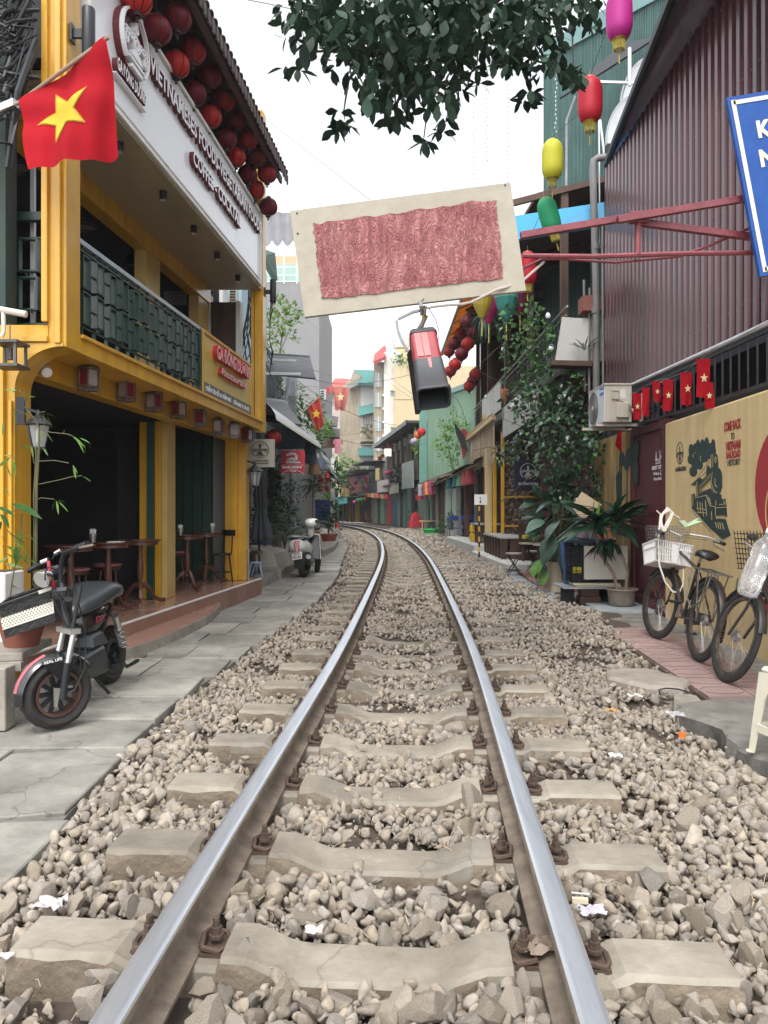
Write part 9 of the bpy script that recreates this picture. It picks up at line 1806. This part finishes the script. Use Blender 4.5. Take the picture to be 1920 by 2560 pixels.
t=thing('red_box','red box on a grey stand beside the white post at the kerb','box',G(839,1345));p=G(839,1345);box_part('box_body',mat('bright_red_box',(.52,.02,.03),.5),t,p.x-.16,p.x+.14,p.y,p.y+.3,.42,.78);box_part('stand',GREY,t,p.x-.1,p.x+.16,p.y,p.y+.3,0,.42)
# hanging shades and lanterns on the left
for i,(px,py,D,r,c_,lab)in enumerate(((778,1145,18,.17,(.10,.14,.16),'grey blue bucket lampshade below the curved awning'),(786,1172,18,.16,(.32,.18,.10),'tan bucket lampshade under the grey blue one'),(800,1160,19,.14,(.14,.17,.26),'lilac bucket lampshade farther along the awning'),(775,1122,17.2,.15,(.05,.09,.09),'dark green bucket lampshade close under the awning'))):
    t=thing('bucket_lampshade',lab,'lampshade',P(px,py,D));b=B();b.lathe([(r,-.14),(r*.72,.14)],14,Matrix.Translation(P(px,py,D)),cap=False);b.build('shade',mat('lshade%d'%i,c_,.7,two=.2),t,smooth=True);b=B();b.tube([P(px,py-14,D),P(px,py-40,D)],.006,4);b.build('cord',BLK,t)
t=thing('foil_lantern','shiny red bunched lantern hanging beside the white post','lantern',P(809,1205,22));
b=B()
for i in range(16):a=random.uniform(0,6.28);b.lathe([(0.02,-.09),(.08,0),(.02,.09)],7,Matrix.Translation(P(809,1203,22)+V((.12*cos(a),.1*sin(a),random.uniform(-.25,.25))))@Euler((random.uniform(-1,1),random.uniform(-1,1),0)).to_matrix().to_4x4())
o_=b.build('foil_petals',mat('foil_red',(.30,.015,.025),.3,.3),t);o_['kind']='stuff'
SM.put(P(683,1095,11.8),(0,0,.3),1.0,label='round red lantern half hidden behind the far yellow post',group='red lanterns behind the far yellow post');SM.put(P(652,1032,12.5),(0,0,.3),.9,label='round red lantern seen between the small yellow sign and the far post',group='red lanterns behind the far yellow post')
# plants everywhere on the left row
for lab,x,y,z,rx,rz,n,L,m in(('dark shade plants hanging under the first awning',-2.6,15,2.0,.35,.3,260,.1,GD),('dark climber over the plant cafe entrance',-2.6,17.2,1.2,.35,.7,420,.11,GD),('bright leafy pot plant fixed to the white post',-1.75,27,1.9,.4,.5,320,.17,GM_),('green creeper covering the roofs behind the flag',-2.6,25,3.0,.9,1.1,900,.17,GM_),('flowering creeper around the utility pole',-2.9,21,3.4,.7,1.2,700,.14,mat('bougainvillea_leaf',(.12,.20,.08),.6,var=.3,rnd='island',rv=.4,two=.3)),('dark ivy on the far balcony at left',-3.4,33,1.8,.9,1.0,500,.22,GD),('small trees on the left kerb near the bend',-3.3,45,.4,.8,1.5,400,.26,GM_),('pale flowering hedge low on the left near the bend',-3.3,40,1.4,.7,.8,300,.22,GL)):
    bush('climbing_plant',lab,(x,y,z),rx,.6,rz,n,L,m,stem=False)
bush('hanging_plant','light green trailing plant on the small left awning',(Q(806,24),24,zq(1110,24)),.35,.4,.45,240,.14,GL,stem=False)
# utility pole and cables
UPm=mat('grey_cables',(.30,.32,.34),.6,var=.3);t=thing('utility_pole','grey utility pole wrapped in pale tangled cables behind the far yellow post','pole',(-2.4,18.8,0));b=B();b.tube([(P(731,0,18.8).x,18.8,0),(P(733,0,18.8).x,18.8,5.2)],.09,10);b.build('pole_shaft',mat('pole_grey',(.30,.32,.34),.7),t,smooth=True)
b=B()
for i in range(40):x=random.gauss(0,8);b.tube([P(727+x,890+random.uniform(0,30),18.6),P(722+random.gauss(0,12),940,18.5),P(725+random.gauss(0,10),990,18.5),P(728+random.gauss(0,4),1030,18.6)],.010,4)
for i in range(24):b.tube([P(668+random.uniform(0,12),900+random.uniform(0,40),16),P(690+random.gauss(0,6),985+random.gauss(0,10),16.5),P(712,995+random.gauss(0,8),17.5),P(724,930+random.gauss(0,15),18.4)],.010,4)
o_=b.build('cable_tangle',UPm,t);o_['kind']='stuff'
t=thing('cable_bundle','thick bundle of black cables hanging down beside the light blue house','cables',P(640,800,12));b=B()
for i in range(26):x=632+random.gauss(0,5);b.tube([P(x+4,668,11.9),P(x,740,12),P(x+random.gauss(0,12),830,12),P(x+random.gauss(10,16),900+random.uniform(0,60),12.4)],.010,4)
for i in range(3):b.tube([P(635,760,12),P(618-8*i,860,12.2),P(600-12*i,920,12.4)],.009,4)
o_=b.build('black_cable',BLK,t);o_['kind']='stuff'
t=thing('cable_loop','black cables looping from the far wall lamp down behind the yellow post','cables',P(682,800,11.2));b=B()
for i in range(4):b.tube([P(675+i*2,735,11.2),P(683-i*3,770+4*i,11.2),P(676,800,11.2),P(674,850,11.3),P(680+i,880,11.3),P(675,930,11.4)],.007,4)
b.build('black_cable',BLK,t)
t=thing('cable_heap','dark mass of tangled cables and pipes at the top left corner','cables',P(30,120,5.0));b=B()
for i in range(70):y=random.uniform(-20,330);b.tube([P(-60,y+random.gauss(0,30),5.0),P(random.uniform(0,40),y+random.gauss(-10,40),4.95),P(random.uniform(50,100),y+random.gauss(-40,40)-y*.3,5.05)],random.choice([.006,.009,.014]),5)
b.tube([P(20,420,5.0),P(45,230,4.95),P(80,130,5),P(92,100,5)],.022,6)
o_=b.build('black_cable',BLK,t);o_['kind']='stuff'
# wires across the sky and street
wires=[('thin blue wire falling behind the cream board from the upper left',[(640,280,14),(760,370,12),(925,500,9)],.004,mat('blue_wire',(.05,.08,.30),.5)),('wire crossing at the top left of the tree',[(620,0,12),(690,12,12),(800,40,11)],.006,BLK),
 ('long wire from the utility pole to the cream tower',[(738,912,19),(860,950,40),(960,968,70)],.012,BLK),('upper wire sagging across the cream tower',[(935,905,84),(990,960,60),(1040,990,36)],.012,BLK),('second wire sagging across the cream tower',[(935,920,84),(990,975,60),(1040,1000,36)],.012,BLK),
 ('wire carrying the pair of pink flags',[(742,966,20),(820,966,30),(960,975,60)],.010,BLK),('low wire from the beige house to the shops',[(830,1090,50),(900,1088,60),(990,1060,50)],.010,BLK),('sagging wire from the utility pole across the tracks',[(735,925,19),(850,1000,24),(1150,900,22)],.008,BLK),('lower sagging wire from the utility pole',[(735,945,19),(880,1060,30),(1040,1068,36)],.008,BLK),('wire under the pair of faded flags',[(742,985,20),(850,1020,40),(935,1005,80)],.010,BLK),('wire crossing low over the bend',[(800,1075,26),(900,1130,40),(1068,1110,40)],.009,BLK),('wire looping down the green wall',[(1120,990,30),(1150,985,29),(1165,1060,28)],.010,BLK),('thin wire in front of the grey tower',[(690,735,20),(760,790,24),(800,830,38)],.008,BLK)]
for lab,q_,r,m in wires:t=thing('overhead_wire',lab,'wire',P(*q_[0]));b=B();n_=12;pp_=[P(*a)for a in q_];pts_=[pp_[0].lerp(pp_[1],u).lerp(pp_[1].lerp(pp_[2],u),u)for u in np.linspace(0,1,n_)];b.tube(pts_,r,4);b.build('wire_line',m,t)
# fairy light strings in the sky
t=thing('fairy_lights','hanging strings of tiny clear bulbs below the tree','string lights',P(1200,300,9));b=B()
for px,y0,y1 in((1186,160,460),(1215,170,410),(1270,90,470),(1308,100,260),(1390,110,340)):
    for y in range(y0,y1,11):b.lathe([(.006,-.012),(.009,0),(.006,.012)],5,Matrix.Translation(P(px+random.gauss(0,1.5),y,9)))
    b.tube([P(px,y0-200,9),P(px,y1,9)],.0012,3)
o_=b.build('tiny_bulb',mat('tiny_bulb',(.55,.56,.58),.3),t);o_['kind']='stuff'
# other flags, shirt, laundry
def cloth_flag(name,lab,cat,corners,D,m,folds,amp,starm=None):
    """corners TL,TR,BR,BL in photo pixels at distance D"""
    c_=[P(x,y,D)for x,y in corners];t=thing(name,lab,cat,c_[0]);n=16;k=10
    f=lambda u,v:c_[0].lerp(c_[1],u).lerp(c_[3].lerp(c_[2],u),v)+V((0,amp*sin(u*folds)*(.4+v*.6),0))
    b=B();b.add([f(i/n,j/k)for j in range(k+1)for i in range(n+1)],[(j*(n+1)+i,(j+1)*(n+1)+i,(j+1)*(n+1)+i+1,j*(n+1)+i+1)for j in range(k)for i in range(n)]);b.build('cloth',m,t,smooth='all')
    if starm:r=(c_[1]-c_[0]).length*.28;p=f(.5,.48)+V((0,-amp*1.2-.02,0));b=B();b.prism(star(None,r),frame(p,(1,-.2,0),(0,0,1)),.01);b.build('star',starm,t)
    return t
FR2=mat('flag_orange_red',(.55,.07,.05),.75,var=.08,two=.3);FP=mat('flag_faded_pink',(.62,.22,.18),.75,var=.08,two=.4)
t=cloth_flag('national_flag','red flag with yellow star on a slanted pole beyond the awnings at left','flag',[(768,1020),(800,992),(810,1062),(792,1078)],20,FR2,12,.10,FYW);b=B();b.tube([P(752,1035,20),P(801,990,20)],.02,6);b.build('flag_pole',mat('pole_wood',(.35,.25,.18),.6),t)
cloth_flag('faded_flag','faded salmon flag hanging on the wire, right of the pair','flag',[(834,966),(875,970),(862,1026),(838,1025)],34,FP,10,.18,mat('flag_star_faded',(.60,.45,.25),.7));cloth_flag('faded_flag','faded red flag hanging on the wire, left of the pair','flag',[(812,966),(833,966),(834,975),(820,992)],35,mat('flag_faded_red',(.58,.15,.14),.75,two=.4),8,.15)
t=cloth_flag('pink_shirt','pink t-shirt hanging on a line above the left awnings','shirt',[(838,1097),(852,1097),(852,1134),(836,1134)],27,mat('pink_cotton',(.62,.25,.30),.85,var=.05,two=.3),4,.04);b=B();
for s_,x in((-1,838),(1,852)):b.plate(P(x,1097,27),P(x,1108,27.02),P(x+s_*6,1112,27.02),P(x+s_*5,1101,27),.02)
b.build('sleeve',mat('pink_cotton',(.62,.25,.30),.85,var=.05,two=.3),t)
cloth_flag('yellow_cloth','yellow shirt on the line between the small sign and far post','clothing',[(634,962),(643,958),(644,988),(631,988)],13,mat('yellow_cotton',(.70,.48,.10),.8),4,.03);cloth_flag('blue_cloth','blue shirt on the line beside the yellow one','clothing',[(645,963),(651,960),(652,984),(644,982)],13,mat('blue_cotton',(.03,.08,.42),.8),4,.03);cloth_flag('maroon_cloth','maroon cloth on the line above the yellow shirt','clothing',[(637,935),(652,938),(652,955),(636,948)],13.2,mat('maroon_cotton',(.20,.02,.03),.8),4,.03)
# left far balcony structures, ac unit, conical hat
LF=thing('far_left_house','dark house with tin awnings and balcony behind the pink shirt','building',(-4.5,36,0));box_part('house_core',SW,LH if False else LF,-12,-3.9,32,52,0,5.0);b=B();b.box(-12,-5.5,52,75,0,4.6);b.build('rear_block',mat('pale_teal_wall',(.26,.38,.34),.8,var=.2),LF)
b=B();b.plate(P(806,1062,30),P(843,1064,30),P(846,1042,33),P(812,1036,33),.08);b.build('tin_awning',DGA,LF);b=B();b.plate(P(810,1090,30),P(850,1094,30),P(850,1072,33),P(815,1066,33),.08);b.build('tin_awning',BLKM,LF)
b=B();b.box(P(812,0,32).x,P(838,0,32).x,31.9,32,P(0,1120,32).z,P(0,1094,32).z);b.build('brown_wall',mat('brown_brick_far',(.18,.10,.08),.8,var=.3),LF)
t=thing('ac_unit','small far air conditioner on the left house beside the grey tower','air conditioner',P(806,990,38));b=B();a,c=P(800,1000,38),P(814,974,38);b.box(a.x,c.x,38,38.4,a.z,c.z);b.build('casing',mat('grey_ac',(.45,.46,.44),.6),t)
b=B()
for i in range(4):b.box(a.x+.03,c.x-.08,37.97,38,a.z+.06+.12*i,a.z+.12+.12*i)
b.build('grille',BLKM,t)
t=thing('teal_shop','green topped shop with shutters at the far left end of the bend','building',(-6,72,0));b=B();b.box(-14,P(828,0,66).x,66,76,0,3.2);b.build('shop_wall',GSHU,t)
b=B();a,c=P(840,1256,62),P(866,1248,62);b.plate(P(838,1262,60),P(868,1258,62),P(868,1243,63),P(842,1243,61),.2);b.build('green_awning',TRF,t)
# ================================================================ litter on the ballast
def paper(lab,px,py,s,m,cat='litter',z=.01):
    p=G(px,py,z);t=thing('litter',lab,cat,p+V((0,0,.02)));b=B();n=6;s*=.72;vs=[V(p)+V((s*(i/n-.5)*1.3+random.gauss(0,s*.05),s*(j/n-.5)+random.gauss(0,s*.05),.026+random.gauss(0,s*.09)))for j in range(n+1)for i in range(n+1)]
    b.add(vs,[(j*(n+1)+i,j*(n+1)+i+1,(j+1)*(n+1)+i+1,(j+1)*(n+1)+i)for j in range(n)for i in range(n)]);b.build('crumpled_sheet',m,t)
PW_=mat('white_tissue',(.58,.56,.55),.8,var=.05,two=.2);PLV=mat('lilac_tissue',(.56,.53,.62),.8,var=.05,two=.2);LFB=mat('dry_leaf',(.40,.24,.09),.7,var=.3);CLR=mat('clear_film',(.6,.6,.6),.2,alpha=.5)
paper('crumpled white wrapper on the stones between the rails near the bottom',785,2345,.055,PW_);paper('crumpled white paper at left between two sleeper ends',125,2275,.09,PW_);paper('lilac tissue beside the right rail near the bottom',1480,2295,.08,PLV);paper('white paper scrap at the lower left edge',14,2412,.04,PW_)
paper('white styrofoam scrap beside the broken slab',1565,1710,.10,PW_);paper('flat white paper on the right ballast below the broken slab',1585,1748,.09,PW_);paper('brown dry leaf on the right ballast',1528,1785,.09,LFB);paper('small white scrap left of the left rail',418,1838,.04,PW_);paper('clear plastic film on the stones by the ledge',1690,1795,.1,CLR);paper('pale sheet on the right ballast',1540,1900,.07,PW_,z=0.);paper('dry brown leaf over the right rail foot near the bottom',1365,2380,.12,mat('dry_pale_leaf',(.22,.165,.125),.7,var=.3),z=.03)
p=G(1705,1843);t=thing('bottle_cap','orange plastic cap on the right ballast','cap',p);b=B();b.lathe([(.02,0),(.02,.025)],10,Matrix.Translation(p+V((0,0,.0))));b.build('cap_body',mat('orange_plastic',(.75,.16,.03),.4),t)
p=G(1448,2240);t=thing('cigarette_end','cigarette end with yellow filter beside the right rail','cigarette',p);b=B();b.tube([G(1428,2232,.02),G(1474,2236,.02)],.004,6);b.build('paper_roll',PW_,t);b=B();b.bar(G(1430,2250,.02),G(1470,2252,.02),.015);b.build('stub',mat('cream_stub',(.6,.52,.38),.7),t)
TWG=mat('dry_twig',(.36,.28,.19),.8)
b=B();b.v=[]
for i in range(260):
    y=random.uniform(1.7,7);x=random.choice([random.uniform(float(trk(y))+.7,edge_r(y)),random.uniform(-1,1)]);a=random.uniform(0,pi);l=random.uniform(.02,.09);z=float(bed(x,y))+.05;b.tube([(x,y,z),(x+l*cos(a)*.5,y+l*sin(a)*.5,z+.012),(x+l*cos(a),y+l*sin(a),z+random.uniform(-.01,.02))],.0016,3)
o_=b.build('dry_twigs',TWG,None,kind='stuff');o_['label']='thin dry twigs and straws scattered over the ballast';o_['category']='twigs'
# ================================================================ thin haze over the street
b=B();b.box(-60,60,-3,150,-1.3,24);hz=b.build('haze',MATS['concrete'],kind='stuff')
hm=bpy.data.materials.new('haze_air');hm.use_nodes=True;n_=hm.node_tree.nodes;n_.clear();o1=n_.new('ShaderNodeOutputMaterial');pv=n_.new('ShaderNodeVolumePrincipled')
pv.inputs['Color'].default_value=(.9,.93,.96,1);pv.inputs['Density'].default_value=.0011;pv.inputs['Anisotropy'].default_value=.3;hm.node_tree.links.new(pv.outputs[0],o1.inputs['Volume']);hz.data.materials.clear();hz.data.materials.append(hm)
# broken rubble along the ledge
v_,f_=rock(2);n_=60;yy_=rng.uniform(2.6,4.9,n_);sc_=rng.uniform(.012,.042,n_)
a_,c_=scatter('s',v_,f_,np.c_[np.interp(yy_,[2.6,4.9],[1.80,1.76])+rng.normal(0,.05,n_),yy_,np.full(n_,-.075)+rng.uniform(-.03,.04,n_)],rng.uniform(0,6,(n_,3)),np.c_[sc_*1.3,sc_,sc_*.7],None)
o_=np_mesh('ledge_rubble',a_,c_,STONE);o_['kind']='stuff';o_['label']='broken concrete lumps along the foot of the ledge';o_['category']='rubble'
